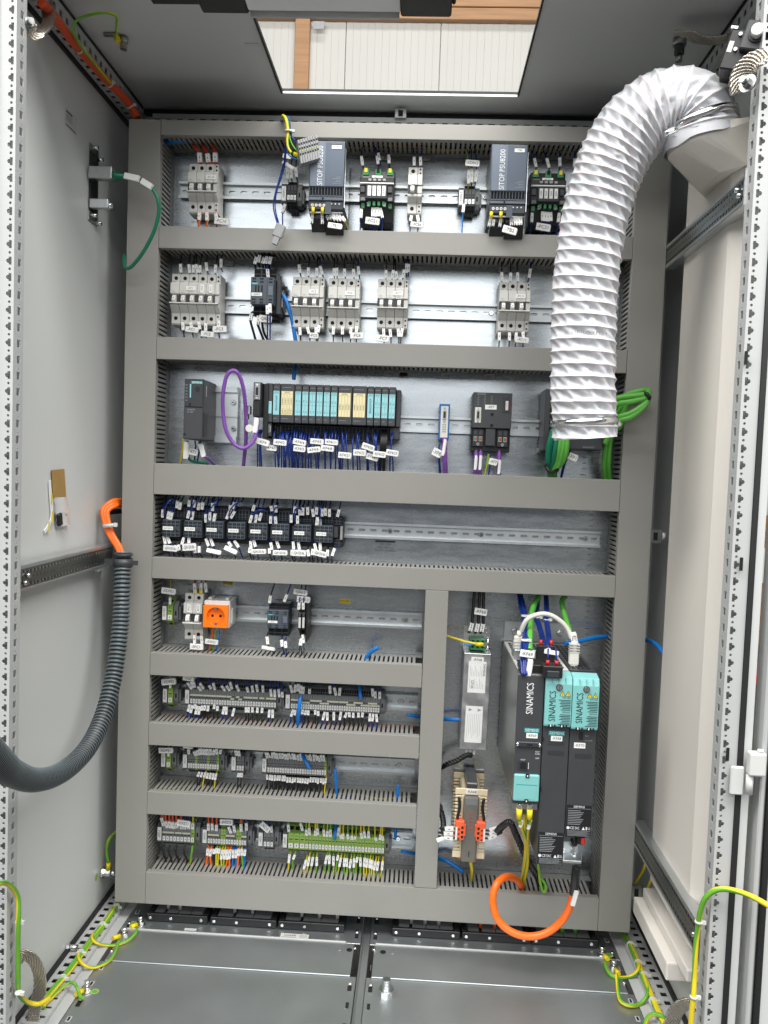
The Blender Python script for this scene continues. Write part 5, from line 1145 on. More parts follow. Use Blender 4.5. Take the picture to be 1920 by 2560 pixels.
for i_, (x, y, ww, hh, b, an) in enumerate(sorted(((165, 785, 110, 60, '-KF4/1', -3), (72, 722, 135, 66, '-KF4', -12), (258, 725, 138, 62, '-KF4/2', -2), (470, 795, 125, 62, '-KF4/3', -3), (472, 722, 138, 62, '-KF4/4', -8), (662, 715, 140, 60, '-KF4/5', -1), (628, 805, 138, 62, '-KF4/6', 10), (775, 790, 138, 62, '-KF4/8', -3), (820, 722, 138, 58, '-KF4/11', -2), (965, 865, 138, 66, '-KF4/21', -1), (1128, 838, 135, 66, '-KF4/22', 0), (1265, 885, 130, 66, '-KF4/31', -12), (1222, 775, 135, 66, '-KF4/30', -15), (1345, 855, 138, 66, '-KF4/32', -3), (1485, 840, 132, 66, '-KF4/33', -5)))):
    tag(C2, x, y, ww, hh, b, 'under the I/O station, %s from left' % nth(i_), an, Y=.012 if b not in ('-KF4/1', '-KF4/31') else .018)
# blue bus connector
cx_, cz_, w_, h_ = dev(A8, 245, 311, 276, 502, .055); h = w_/2; H = h_/2
t = thing('bus_coupler', 'slim blue bus coupler with grey nine-pin socket', 'bus coupler', (cx_, YP, cz_))
MB().fb(-h, h, -H, H, .012, .055, 'blue_plastic').build('housing', t, bev=.001); MB().fb(-h*.72, h*.72, -H*.9, H*.86, .055, .060, 'wire_white').build('face', t, bev=.0008)
MB().fb(-h*.32, h*.32, H*.14, H*.62, .060, .0625, 'dull_steel').fb(-h*.22, h*.22, H*.2, H*.56, .0625, .063, 'black').build('pin_field', t)
for zz in (.04, .74): MB().cyl((0, -.060, H*zz), .0028, .002, (0, -1, 0), 10, 'dull_steel').build('screw', t)
m = MB()
for i in range(4):
    for j in range(2): m.fb(h*(-.35+.4*j), h*(-.05+.4*j), -H*(.2+.13*i), -H*(.12+.13*i), .060, .0604, 'grey_ink')
m.build('print', t)
vo2 = cable([P(A8, 280, 490, .035), P(A8, 280, 560, .03), P(A8, 282, 640, .035), P(A8, 286, 720, .05)], .0056, 'violet', 'bus_cable', 'thick violet bus cable below the slim blue bus coupler')
tag(A8, 276, 550, 17, 105, '', 'upright, on the violet cable of the blue coupler', -5, Y=.022); tag(A8, 232, 583, 58, 50, '-XF8', 'below the blue bus coupler', -22, Y=.03)
for i in range(2): cable([P(A8, 247, 520+5*i, .045), P(A8, 243+5*i, 620, .045), P(A8, 248+9*i, 712, .055)], .0016, 'blue', 'wire', 'dark blue wire %s below the blue coupler' % ('left', 'right')[i], 'wire', 'wires below the blue coupler', n=6)
# repeater
cx_, cz_, w_, h_ = dev(A8, 454, 700, 206, 555, .068); h = w_/2; H = h_/2
t = thing('bus_repeater', 'wide black bus repeater module with DIP switches and two plug bays', 'repeater', (cx_, YP, cz_))
MB().fb(-h, h, -H*1.12, -H*.2, .012, .055, 'black').build('lower_body', t, bev=.001)
MB().fb(-h, h, -H*.28, H, .012, .068, 'charcoal').fb(-h*.28, h*.22, -H*.92, -H*.28, .03, .066, 'charcoal').build('body', t, bev=.0012)
MB().fb(-h*.88, -h*.56, -H*.1, H*.46, .068, .0692, 'wire_white').build('socket_plate', t, bev=.0006); MB().fb(-h*.80, -h*.64, H*.03, H*.34, .0692, .071, 'dull_steel').fb(-h*.775, -h*.665, H*.06, H*.31, .071, .0714, 'black').build('pin_field', t)
for zz in (-.04, .40): MB().cyl((-h*.72, -.0692, H*zz), .0022, .0015, (0, -1, 0), 10, 'chrome').build('screw', t)
MB().fb(h*.48, h*.86, H*.30, H*.86, .068, .0692, 'anthracite').fb(h*.64, h*.84, H*.36, H*.74, .0692, .0698, 'hole').build('switch_recess', t)
for i in range(8): MB().fb(h*.66, h*.80, H*(.385+.043*i), H*(.415+.043*i), .0698, .0712, 'label').fb(h*.80, h*.82, H*(.385+.043*i), H*(.415+.043*i), .0698, .071, 'red').build('dip_switch', t)
marker(t, -h*.08, H*.48, .068, .024, .0095, '-XF7')
m = MB()
for c0, nn in ((-.78, 6), (-.45, 6), (-.1, 6)):
    for i in range(nn): m.fb(h*c0, h*c0+.004, H*(.86-.06*i), H*(.87-.06*i), .068, .0683, 'grey_ink')
m.fb(-h*.8, -h*.35, H*.93, H*.955, .068, .0683, 'grey_ink').build('print', t)
for zz in (.22, -.18): MB().cyl((0, -.068, H*zz), .0034, .0006, (0, -1, 0), 12, 'hole').build('hole', t)
for s, xx in ((0, -.66), (1, .60)):
    p = MB().fb(h*(xx-.30), h*(xx+.30), -H*.95, -H*.30, .045, .062, 'black').build('plug_bay', t, bev=.001)
    for j in (-.13, .13):
        MB().fb(h*(xx+j-.09), h*(xx+j+.09), -H*.76, -H*.58, .062, .0626, 'grey_ink').fb(h*(xx+j-.07), h*xx+h*j, -H*.73, -H*.61, .0626, .063, 'green_plug').fb(h*(xx+j), h*(xx+j+.07), -H*.73, -H*.61, .0626, .063, 'red').build('window', p)
        MB().fb(h*(xx+j-.08), h*(xx+j+.08), -H*.52, -H*.36, .062, .0635, 'charcoal').build('clip', p)
    MB().cyl((h*xx, -.062, -H*.86), .0036, .0022, (0, -1, 0), 12, 'chrome').build('screw', p)
    m = MB()
    for i in range(8): m.fb(h*(xx-.26+.066*i), h*(xx-.235+.066*i), -H*.93, -H*.80, .062, .0628, 'charcoal')
    m.build('ribs', p)
for i, x in enumerate((478, 507, 623)):
    vv = cable([P(A8, x, 555, .05), P(A8, x, 620, .047), P(A8, x-4, 680, .048), P(A8, x-5+4*(i == 2), 730, .055)], .0046, 'violet', 'bus_cable', 'violet bus cable %s below the wide bus repeater' % ('left', 'middle', 'right')[i], group='violet cables below the repeater')
    tag(A8, x-3+3*(i == 2), 645+28*(i == 2), 16, 92, '', 'upright, on the %s violet cable of the repeater' % ('left', 'middle', 'right')[i], 0, Y=.040)
cable([P(A8, 556, 590, .05), P(A8, 545, 660, .05), P(A8, 528, 728, .055)], .0022, 'earth', 'wire', 'green yellow wire below the bus repeater', 'wire', 'wires below the repeater')
cable([P(A8, 568, 590, .05), P(A8, 565, 660, .05), P(A8, 556, 728, .055)], .0018, 'blue', 'wire', 'dark blue wire below the bus repeater', 'wire', 'wires below the repeater', n=6)
tag(A8, 585, 640, 52, 42, '-XF7', 'below the wide bus repeater', -10, Y=.035)
# switch half hidden behind the hose
xa, xb = P(A8, 900, 380, .03).x, P(A8, 1285, 380, -.0).x; za, zb = P(A8, 1150, 575, .0).z, P(A8, 920, 185, .03).z
t = thing('network_switch', 'dark grey network switch half hidden behind the white hose', 'switch', ((xa+xb)/2, YP, (za+zb)/2)); h = (xb-xa)/2; H = (zb-za)/2
MB().fb(-h, -h+.022, -H, H, .012, .085, 'charcoal').build('port_column', t, bev=.0015)
for i in range(7): MB().fb(-h+.010, -h+.019, -H*.75+H*.2*i, -H*.62+H*.2*i, .085, .0858, 'hole').build('port', t)
MB().fb(-h+.022, h, -H+.004, H-.01, .012, .10, 'anthracite').build('housing', t, bev=.0015)
text(t, 'SCALANCE', h*.5, -.1003, -H*.86, .0032, 'grey_ink')
MB().fb(-h-.003, -h+.004, -H-.003, -H+.006, .012, .03, 'dull_steel').build('foot', t)
gp = [[(970, 430), (945, 520), (940, 620), (940, 690)], [(985, 470), (975, 560), (960, 640), (945, 700)], [(1010, 480), (1000, 560), (985, 640), (950, 705)], [(1030, 480), (1020, 570), (1000, 650), (960, 710)], [(1050, 480), (1045, 570), (1020, 640), (975, 695)], [(960, 440), (935, 540), (930, 650), (938, 700)]]
for i, g in enumerate(gp):
    cable([P(A8, g[0][0], g[0][1], .0)]+[P(A8, x, y, .0+.012*j) for j, (x, y) in enumerate(g[1:])]+[P(A8, 950+i*6, 760, .055)], .0056, 'green_dark' if i in (0, 1, 5) else 'green_cable', 'network_cable', '%s network cable of the bundle hanging under the hose, %s from left' % ('dark green' if i in (0, 1, 5) else 'light green', nth(i)), group='green cables under the hose')
bt = solo('cable_tie', 'black tie wrap round the green cables under the hose', 'cable tie', MB().tube([P(A8, 915, 660, .005), P(A8, 935, 695, -.002), P(A8, 960, 706, -.002), P(A8, 990, 690, .008)], .004, 8, 'black'))
for i, (x0_, x1_) in enumerate(((1290, 1282), (1316, 1310))):
    cable([P(A8, x0_+20, 440, .03), P(A8, x0_, 560, .03), P(A8, x1_, 660, .035), P(A8, x1_+10, 765, .055)], .0054, 'green_cable', 'network_cable', 'light green network cable %s of the pair right of the hidden switch' % ('left', 'right')[i], group='green pair right of the switch')
for i in range(2): cable([P(A8, 1068, 500, .02), P(A8, 1060+8*i, 570, .02), P(A8, 1030+8*i, 650, .03), P(A8, 1008+6*i, 745, .055)], .0018, 'blue', 'wire', 'dark blue wire %s left of the hidden switch tag' % ('left', 'right')[i], 'wire', 'wires below the switch', n=6)
tag(A8, 1087, 610, 58, 44, '-XF1', 'below the hidden switch', -18, Y=.01)
# green loop to the right vertical duct
for i, (ya, ym, ye) in enumerate(((245, 235, 205), (282, 270, 222), (370, 335, 238), (395, 360, 240))):
    cable([P(A8, 1290, ya+70+20*i, -.01), P(A8, 1360, ya, -.035), P(A8, 1450, ym-8*(i < 2), -.05), P(A8, 1530, (ye+ym)/2-4, -.055), P(A8, 1562, ye+4, -.05), P(A8, 1545, ye-14, -.03), P(A8, 1440, ye+10, -.01), P(A8, 1380, ye+60+40*i, -.004), P(A8, 1320, 420, .02)], .0056, 'green_cable', 'network_cable', 'light green cable of the loop right of the hose, %s from the top' % nth(i), group='green cable loop right of the hose')
solo('cable_tie', 'black tie wrap at the tip of the green cable loop', 'cable tie', MB().tube([P(A8, 1525, 205, -.05), P(A8, 1550, 212, -.062), P(A8, 1568, 235, -.062), P(A8, 1560, 255, -.05)], .004, 8, 'black'))
# ================================================================== right compartment: filter, choke, drives
cx_, cz_, w_, h_ = dev(A15, 266, 462, 492, 1174, .06); h = w_/2; H = h_/2
t = thing('line_filter', 'galvanised line filter box -RF68 with two white rating labels', 'line filter', (cx_, YP, cz_), (0, .010, 0))
MB().fb(-h, h, -H, H, .003, .060, 'filter_steel').build('housing', t, bev=.0018, seg=2)
zt = P(A15, 365, 300, YP-.004).z-cz_
MB().fb(-h, h, H-.02, zt, .0008, .0026, 'filter_steel').build('flange', t, bev=.0006)
for s in (-1, 1): MB().hexbolt((s*h*.62, -.0026, zt-.008), .0048, .006).build('bolt', t)
MB().fb(-h*.55, h*.55, H+.003, H+.026, .004, .044, 'green_plug').build('terminal_plug', t, bev=.001)
for i in range(3): MB().cyl((-h*.36+i*h*.36, -.044, H+.011), .0032, .0006, (0, -1, 0), 10, 'hole').fb(-h*.46+i*h*.36, -h*.26+i*h*.36, H+.019, H+.025, .044, .0446, 'hole').build('terminal', t)
MB().cyl((h*.78, -.03, H+.001), .0032, .028, 'z', 10, 'chrome').cyl((h*.78, -.03, H+.004), .006, .004, 'z', 6, 'chrome', sm=0).build('earth_stud', t)
marker(t, 0, H-.014, .060, .026, .011, '-RF68')
lab = MB().fb(-h*.62, h*.66, H*.18, H*.83, .060, .0605, 'label').build('rating_label', t)
text(lab, 'SIEMENS', h*.52, -.0607, H*.66, .0050, 'ink', -math.pi/2, width=H*.28); text(lab, 'CE', -h*.30, -.0607, H*.40, .0055, 'ink', -math.pi/2); text(lab, 'UL', -h*.30, -.0607, H*.30, .0050, 'ink', -math.pi/2)
m = MB()
for i in range(9):
    for j in range(2): xx = h*(-.5+.12*i); m.fb(xx, xx+.0006, H*(.52-.26*j), H*(.74-.26*j)-.006*(i % 3), .0605, .0607, 'grey_ink')
m.build('print', lab)
lab = MB().fb(-h*.66, h*.58, -H*.86, -H*.10, .060, .0605, 'label').build('warning_label', t)
m = MB()
for i in range(8):
    xx = h*(-.52+.13*i); m.fb(xx, xx+.0005, -H*(.76-.05*(i % 3)), -H*.26, .0605, .0607, 'grey_ink')
for xx in (-.45, .2): m.add([(h*xx, -.0607, -H*.14), (h*xx, -.0607, -H*.21), (h*xx+.008, -.0607, -H*.175)], [(0, 1, 2)], 'grey_ink')
m.build('print', lab)
wires(A15, [(327, 330, 342, 275, None, 350), (370, 335, 384, 280, None, 388), (408, 335, 420, 282, None, 412)], True, -.225, 'the line filter', Y=.052, r=.0034, sr=.0034, Yd=.06)
tag(A15, 402, 198, 88, 48, '-RF68', 'over the line filter', -5, Y=.035)
cable([P(A15, 120, 355, .06), P(A15, 200, 380, .05), P(A15, 300, 410, .04), P(A15, 378, 425, .035)], .0026, 'earth_yellow', 'wire', 'yellow earth wire reaching the line filter stud from the left', 'wire')
q = P(A15, 395, 428, .034); solo('cable_lug', 'yellow cable lug on the line filter stud', 'cable lug', MB().cyl((q.x-.008, q.y, q.z), .0042, .016, 'x', 10, 'yellow').cyl((q.x+.012, q.y-.001, q.z), .0052, .002, (0, -1, 0), 12, 'chrome'))
solo('wire_stub', 'short light blue wire across the line filter terminal', 'wire', MB().tube(spline([P(A15, 285, 428, .04), P(A15, 325, 432, .038), P(A15, 360, 428, .04)], 4), .002, 6, 'blue_bright'))
for i, x in enumerate((302, 327, 358)):
    a = P(A15, x, 1172, .06); b = P(A15, x-2-5*(i == 2), 1208, .058); solo('wire', 'white-sleeved wire end %s at the bottom of the line filter' % ('left', 'middle', 'right')[i], 'wire', MB().tube([a, b], .0034, 4, 'label', ph=.785, sm=0), 'wires at the filter bottom')
def twist(pts, r, lab, turns=9, name='twisted_cable'):
    path = spline(pts, 10); n = len(path); m = MB()
    for s in range(3):
        out = []
        for i, p in enumerate(path):
            a = 2*math.pi*(turns*i/n+s/3); tt = (path[min(i+1, n-1)]-path[max(i-1, 0)]).normalized(); u = tt.cross(Vector((0, 1, 0))); u = u.normalized() if u.length > .01 else Vector((1, 0, 0)); v = tt.cross(u)
            out.append(p+(u*math.cos(a)+v*math.sin(a))*r)
        m.tube(out, r*.95, 7, 'wire_black')
    return solo(name, lab, 'cable', m, 'twisted black cables')
twist([P(A15, 335, 1215, .055), P(A15, 300, 1215, .05), P(A15, 230, 1255, .045), P(A15, 160, 1280, .05), P(A15, 95, 1320, .085)], .0031, 'twisted black cable from the line filter to the left duct', 5)
# choke
cxm = P(D7, 562, 1100, -.01).x; zc = P(D7, 562, 1190, -.01).z
zt = P(D7, 562, 545, -.005).z; zb = P(D7, 540, 1850, -.01).z
t = thing('choke', 'cream-framed line choke -RA68 with orange terminals and steel core', 'choke', (cxm, YP, zc), (0, .012, 0))
H1, H0 = zt-zc, zb-zc
MB().fb(-.033, .033, H0-.006, H1+.006, .001, .004, 'dull_steel').build('base_plate', t, bev=.0008)
MB().fb(-.022, .022, H0+.003, H1-.003, .012, .098, 'winding').build('winding', t, bev=.008, seg=3)
for d0 in (.008, .098):
    fl_ = MB().fb(-.034, .034, H1-.014, H1, d0, d0+.003, 'cream').fb(-.034, .034, H0, H0+.014, d0, d0+.003, 'cream').fb(-.020, -.014, H0+.014, H1-.014, d0, d0+.003, 'cream').fb(.014, .020, H0+.014, H1-.014, d0, d0+.003, 'cream')
    flo = fl_.build('bobbin_flange', t, bev=.0012)
    n = 16
    for i in range(n):
        zz = H0+.018+(H1-H0-.036)*i/(n-1)
        for s in (-1, 1): MB().fb(-.0068, .0068, -.0024, .0024, d0, d0+.003, 'cream').build('rib', flo, (s*.0265, 0, zz), bev=.0008)
MB().fb(-.0165, .0165, H0-.004, H1-.0135, .101, .112, 'core').build('core', t, bev=.004, seg=2)
MB().fb(-.0165, .0165, H0+.003, H0+.012, .02, .1, 'core').fb(-.012, .012, H1+.0005, H1+.012, .008, .10, 'charcoal').build('core_yoke', t, bev=.002)
MB().fb(-.0125, .0125, H1-.030, H1-.018, .112, .1122, 'grey_plastic').build('tape', t)
marker(t, 0, H1-.006, .1012, .024, .011, '-RA68')
m = MB()
for i in range(5): m.fb(-.003, .003, H1-.052-.008*i, H1-.049-.008*i, .1121, .1123, 'red_ink')
m.fb(-.001, .001, H0+.008, H0+.020, .1121, .1123, 'ink').build('print', t)
for s in (-1, 1):
    b = MB().fb(s*.0125, s*.031, -.030, .010, .1005, .120, 'coral').fb(s*.0095, s*.0125, -.022, .004, .112, .120, 'coral').build('terminal_block', t, bev=.0012)
    for i in range(3):
        zz = -.004-.010*i
        MB().cyl((s*.024, -.120, zz-.003), .0028, .0006, (0, -1, 0), 10, 'orange_dark').cyl((s*.024, -.1206, zz-.003), .0015, .0003, (0, -1, 0), 8, 'hole').build('screw', b)
        MB().fb(s*.0145, s*.0190, zz-.002, zz+.0035, .120, .1204, 'hole').build('terminal', b)
    MB().fb(s*.0272, s*.0308, -.029, -.003, .120, .1206, 'label').build('marker', b)
    MB().tube(spline([(s*.026, -.104, .055), (s*.024, -.108, .035), (s*.028, -.112, .012)], 4), .0032, 7, 'wire_black').build('lead', t)
    MB().hexbolt((s*.018, -.08, H0-.004), .0042, .008, (0, 0, -1), 'coral').build('bolt', t)
MB().cyl((-.018, -.09, H0+.004), .0042, .012, 'z', 10, 'yellow').build('cable_lug', t)
for i, (xa, ya, xb, yb) in enumerate(((250, 1262, 90, 1272), (240, 1348, 68, 1345), (235, 1440, 70, 1415))):
    a, b = P(D7, xa, ya, -.012), P(D7, xb, yb, -.012)
    wire_thing([a+Vector((.012, .0, 0)), a, b, b+Vector((-.01, .01, -.004))], 'wire_black', .0022, 'white-sleeved wire, %s from top on the left of the choke' % nth(i), 'wires left of the choke', (a, b), .0036)
for i, (xa, ya, xb, yb) in enumerate(((915, 1298, 1055, 1262), (908, 1362, 1050, 1318), (888, 1440, 1045, 1378))):
    a, b = P(D7, xa, ya, -.012), P(D7, xb, yb, -.012)
    wire_thing([a+Vector((-.014, 0, 0)), a, b, b+Vector((.012, .004, .004))], 'wire_black', .0022, 'white-sleeved wire, %s from top on the right of the choke' % nth(i), 'wires right of the choke', (a, b), .0036)
twist([P(D7, 70, 1350, -.01), P(D7, 60, 1250, .0), P(D7, 60, 1120, .01), P(D7, 25, 960, .03), P(D7, -10, 850, .07)], .0034, 'twisted black cable rising left of the choke', 5)
tag(D7, 0, 1470, 130, 70, '', 'blank, at the left end of the choke wires', 25, Y=-.018)
twist([P(A16, 150, 1488, -.015), P(A16, 190, 1450, -.02), P(A16, 228, 1435, -.03), P(A16, 262, 1500, -.03), P(A16, 300, 1590, -.02), P(A16, 345, 1680, .0), P(A16, 395, 1765, .03), P(A16, 420, 1830, .055)], .0040, 'twisted black cable arching from the choke into the bottom duct', 11)
cable([P(D7, 560, 1870, .03), P(D7, 580, 1960, .03), P(D7, 590, 2060, .035), P(D7, 580, 2230, .055)], .0040, 'earth', 'wire', 'green yellow earth wire under the choke', 'wire')
# drives -----------------------------------------------------------
DD = .295; YD = YP-DD
def col(x0, x1, y0, y1): return dev(A16, x0, x1, y0, y1, DD)
cA = col(258, 421, 560, 1330); cB = col(418, 581, 548, 1692); cC = col(582, 744, 552, 1520)
ztop = cB[1]+cB[3]/2; zbot = cB[1]-cB[3]/2
xA0, xA1 = cA[0]-cA[2]/2, cA[0]+cA[2]/2; xB1 = xA1+cB[2]; xC1 = xB1+cC[2]
def zz16(x, y, d=DD): return P(A16, x, y, YP-d).z
def drive(name, x0, x1, zt_, zb_, label, vent):
    t = thing(name, label, 'drive module', ((x0+x1)/2, YP, zt_), group='drive modules'); w2 = (x1-x0)/2-.0006; Hh = zt_-zb_
    MB().dprism([(.012, -Hh), (DD-.004, -Hh), (DD-.004, -.004), (DD-.012, 0), (.03, .0), (.012, -.006)], -w2, w2, 'dull_steel' if name == 'control_unit' else 'charcoal').build('body', t, bev=.0012)
    MB().fb(-w2, w2, -Hh, -.003, DD-.004, DD, 'charcoal').build('front_cover', t, bev=.0015, seg=2)
    tp = MB().box(-w2+.001, w2-.001, -DD+.03, -.03, .0004, .002, vent).build('vent_cover', t)
    hm = MB(); nx, ny = 4, 11
    for i in range(nx):
        for j in range(ny):
            xx = -w2+.006+(2*w2-.012)*(i+.5)/nx; yy = -DD+.040+(DD-.085)*(j+.5)/ny
            hm.box(xx-.0036, xx+.0036, yy-.0070, yy+.0070, .002, .0023, 'hole')
    hm.build('vent_holes', tp)
    MB().fb(-w2*.9, w2*.9, -.002, .042, .001, .003, 'rail_steel').build('mount_lug', t, bev=.0008)
    MB().hexbolt((w2*.1, -.003, .020), .006, .008).build('bolt', t)
    return t, w2, Hh
tA, wA, HA = drive('control_unit', xA0, xA1, ztop, zz16(330, 1325), 'left black drive control unit with turquoise flap', 'label_dim')
tB, wB, HB = drive('motor_module', xA1, xB1, ztop, zbot, 'middle tall drive module with turquoise danger cover', 'label_dim')
tC, wC, HC = drive('motor_module', xB1, xC1, ztop, zz16(655, 1515), 'right drive module with turquoise danger cover and motor plug', 'anthracite')
def zl(t, y, x=500): return zz16(x, y)-ztop
# control unit face
text(tA, 'SINAMICS', -wA*.02, -DD-.0004, zl(tA, 695), .0125, 'white_ink', math.pi/2, width=.058)
b = MB().fb(-wA*.36, wA*.78, zl(tA, 900), zl(tA, 873), DD, DD+.0006, 'teal').build('badge', tA); text(b, 'SIEMENS', wA*.21, -DD-.0009, (zl(tA, 900)+zl(tA, 873))/2, .0052, 'white_ink', width=wA*1.0)
marker(tA, wA*.24, zl(tA, 918), DD, wA*.86, .0095, '-KF69')
MB().fb(-wA*.92, wA*.92, zl(tA, 985), zl(tA, 955), DD, DD+.004, 'anthracite').build('hinge', tA, bev=.001)
for s in (-1, 1): MB().cyl((s*wA*.84-.002, -DD-.003, zl(tA, 970)), .004, .004, 'x', 10, 'chrome').build('hinge_pin', tA)
MB().fb(-wA*.12, wA*.3, zl(tA, 976), zl(tA, 966), DD+.004, DD+.0045, 'hole').build('slot', tA)
for i, (s, y) in enumerate((('RDY', 1014), ('COM', 1028), ('OPT', 1054))): text(tA, s, wA*.72, -DD-.0004, zl(tA, y), .0028, 'white_ink')
text(tA, 'X127', -wA*.36, -DD-.0004, zl(tA, 1066), .0028, 'white_ink')
MB().fb(-wA*.72, wA*.02, zl(tA, 1128), zl(tA, 1074), DD, DD+.0012, 'anthracite').fb(-wA*.55, -wA*.08, zl(tA, 1120), zl(tA, 1085), DD+.0012, DD+.0016, 'hole').fb(-wA*.45, -wA*.15, zl(tA, 1093), zl(tA, 1080), DD+.0012, DD+.0018, 'hole').build('network_port', tA)
MB().fb(wA*.06, wA*.10, zl(tA, 1120), zl(tA, 1082), DD, DD+.0004, 'white_ink').build('print', tA)
z0, z1 = zl(tA, 1318), zl(tA, 1148)
fl_ = MB().fb(-wA*1.0, wA*.94, z0+.003, z1, DD, DD+.007, 'turquoise').build('flap', tA, bev=.0025, seg=2)
MB().add([(-wA*.78, -DD-.0073, z0+.034), (wA*.74, -DD-.0073, z0+.034), (wA*.62, -DD-.0073, z0+.008), (-wA*.64, -DD-.0073, z0+.008)], [(0, 1, 2, 3)], 'turquoise').fb(-wA*.80, wA*.76, z0+.0342, z0+.035, DD+.0068, DD+.0076, 'teal').build('grip', fl_)
for zz in (z1-.002, z0+.004): MB().fb(-wA*.14, wA*.14, zz-.003, zz+.004, DD+.006, DD+.0085, 'black').fb(-wA*.04, wA*.04, zz-.001, zz+.002, DD+.0085, DD+.009, 'label').build('catch', fl_)
MB().fb(-wA*1.0, wA*.98, zl(tA, 1372), z0+.001, DD-.05, DD-.004, 'dull_steel').build('shield_bracket', tA, bev=.0015)
for s in (-.45, .35):
    MB().cyl((s*wA, -DD+.004, zl(tA, 1340)), .0052, .003, (0, -1, 0), 12, 'chrome').cyl((s*wA, -DD+.001, zl(tA, 1340)), .0034, .006, (0, -1, 0), 8, 'chrome').build('bolt', tA)
    MB().fb(s*wA-.0045, s*wA+.0045, zl(tA, 1362), zl(tA, 1340), DD-.003, DD+.001, 'chrome').build('lug_tongue', tA, bev=.001)
    MB().cyl((s*wA, -DD+.001, zl(tA, 1364)), .0055, .019, (0, 0, -1), 12, 'yellow', r2=.0048).build('lug_sleeve', tA)
# open top of the control unit: connector housing and plugs
MB().box(-wA*.9, wA*.9, -.20, -.155, .002, .022, 'rail_steel').build('shield_clamp', tA, bev=.0015)
MB().box(-wA*.86, -wA*.15, -DD+.008, -DD+.05, -.001, .010, 'black').box(wA*.1, wA*.9, -DD+.008, -DD+.06, -.001, .014, 'black').build('plug_field', tA, bev=.001)
text_z = zl(tB, 690)
def cover(t, w2, y0, y1, mark_y, big=True):
    z1, z0 = zl(t, y0), zl(t, y1)
    c = MB().dprism([(DD, z0), (DD+.008, z0+.002), (DD+.009, z0+.006), (DD+.009, z1-.014), (DD+.004, z1-.001), (DD-.020, z1+.004), (DD-.020, z1), (DD, z1-.006)], -w2, w2, 'turquoise').build('danger_cover', t, bev=.0010)
    D_ = DD+.0092
    MB().cyl((w2*.02, -D_+.0006, z1-.020), .0062, .0016, (0, -1, 0), 16, 'charcoal').cyl((w2*.02, -D_-.0008, z1-.020), .0048, .002, (0, -1, 0), 12, 'chrome').fb(w2*.02-.0004, w2*.02+.0004, z1-.0235, z1-.0165, D_+.0027, D_+.0030, 'hole').build('screw', c)
    text(c, 'SINAMICS', -w2*.42, -D_-.0002, z1-.055, .0120, 'ink', math.pi/2, width=.056)
    for i, xx in enumerate((.10, .52)):
        w3 = w2*.36
        MB().add([(w2*xx-.0008, -D_-.0002, z1-.0356), (w2*xx+w3+.0008, -D_-.0002, z1-.0356), (w2*xx+w3/2, -D_-.0002, z1-.0255)], [(0, 1, 2)], 'ink').add([(w2*xx+.0006, -D_-.0004, z1-.0350), (w2*xx+w3-.0006, -D_-.0004, z1-.0350), (w2*xx+w3/2, -D_-.0004, z1-.0272)], [(0, 1, 2)], 'yellow').fb(w2*xx+w3/2-.0004, w2*xx+w3/2+.0004, z1-.0340, z1-.030, D_+.0005, D_+.0007, 'ink').build('warning_sign', c)
    text(c, 'DANGER', w2*.60, -D_-.0002, z1-.0385, .0030, 'ink', width=w2*.6); text(c, 'GEFAHR', w2*.60, -D_-.0002, z1-.0655, .0030, 'ink', width=w2*.6)
    m = MB()
    for g, zb_ in ((0, z1-.0425), (1, z1-.0695)):
        for i in range(7): m.fb(w2*(.92-(.9, .75, .82, .7, .8, .6, .72)[(i+g) % 7]), w2*.92, zb_-.003*i-.0011, zb_-.003*i, D_+.0001, D_+.0003, 'ink')
    m.build('print', c)
    for xx in (-.62, -.42, -.18, .25, .45, .68): MB().fb(w2*xx-.0012, w2*xx+.0012, z0+.001, z0+.006, DD+.007, DD+.0096, 'black').build('notch', c)
    for xx in (-.50, .32): MB().fb(w2*xx-.001, w2*xx+.001, z0+.002, z0+.005, DD+.007, DD+.0099, 'label').build('notch', c)
    for i in range(3): MB().fb(w2*(-.5+.5*i)-.0005, w2*(-.5+.5*i)+.0005, z1-.012, z1-.002, DD+.0035, DD+.0098, 'turquoise').build('rib', c)
cover(tB, wB, 548, 855, 0); cover(tC, wC, 552, 865, 0)
b = MB().fb(-wB*.56, wB*.66, zl(tB, 910), zl(tB, 882), DD, DD+.0006, 'teal').build('badge', tB); text(b, 'SIEMENS', wB*.05, -DD-.0009, (zl(tB, 910)+zl(tB, 882))/2, .0052, 'white_ink', width=wB*1.1)
marker(tB, wB*.06, zl(tB, 928), DD, wB*.86, .0095, '-KF68'); marker(tC, -wC*.22, zl(tC, 963), DD, wC*.86, .0100, '-KF70')
MB().fb(-wB*.55, wB*.65, zl(tB, 1028), zl(tB, 1002), DD, DD+.0006, 'anthracite').fb(-wB*.55, wB*.65, zl(tB, 970), zl(tB, 945), DD, DD+.0004, 'anthracite').build('recess', tB)
MB().fb(-wC*.55, wC*.7, zl(tC, 1040), zl(tC, 1012), DD, DD+.0004, 'anthracite').fb(-wC*.3, wC*.02, zl(tC, 928), zl(tC, 880), DD, DD+.0006, 'black').build('recess', tC)
text(tC, 'RDY', wC*.3, -DD-.0003, zl(tC, 905), .0025, 'grey_ink'); text(tC, 'DC LINK', wC*.45, -DD-.0003, zl(tC, 932), .0025, 'grey_ink')
for y in (935, 1235): MB().fb(-wB*.98, -wB*.90, zl(tB, y+14), zl(tB, y-12), DD, DD+.002, 'black').build('latch', tB)
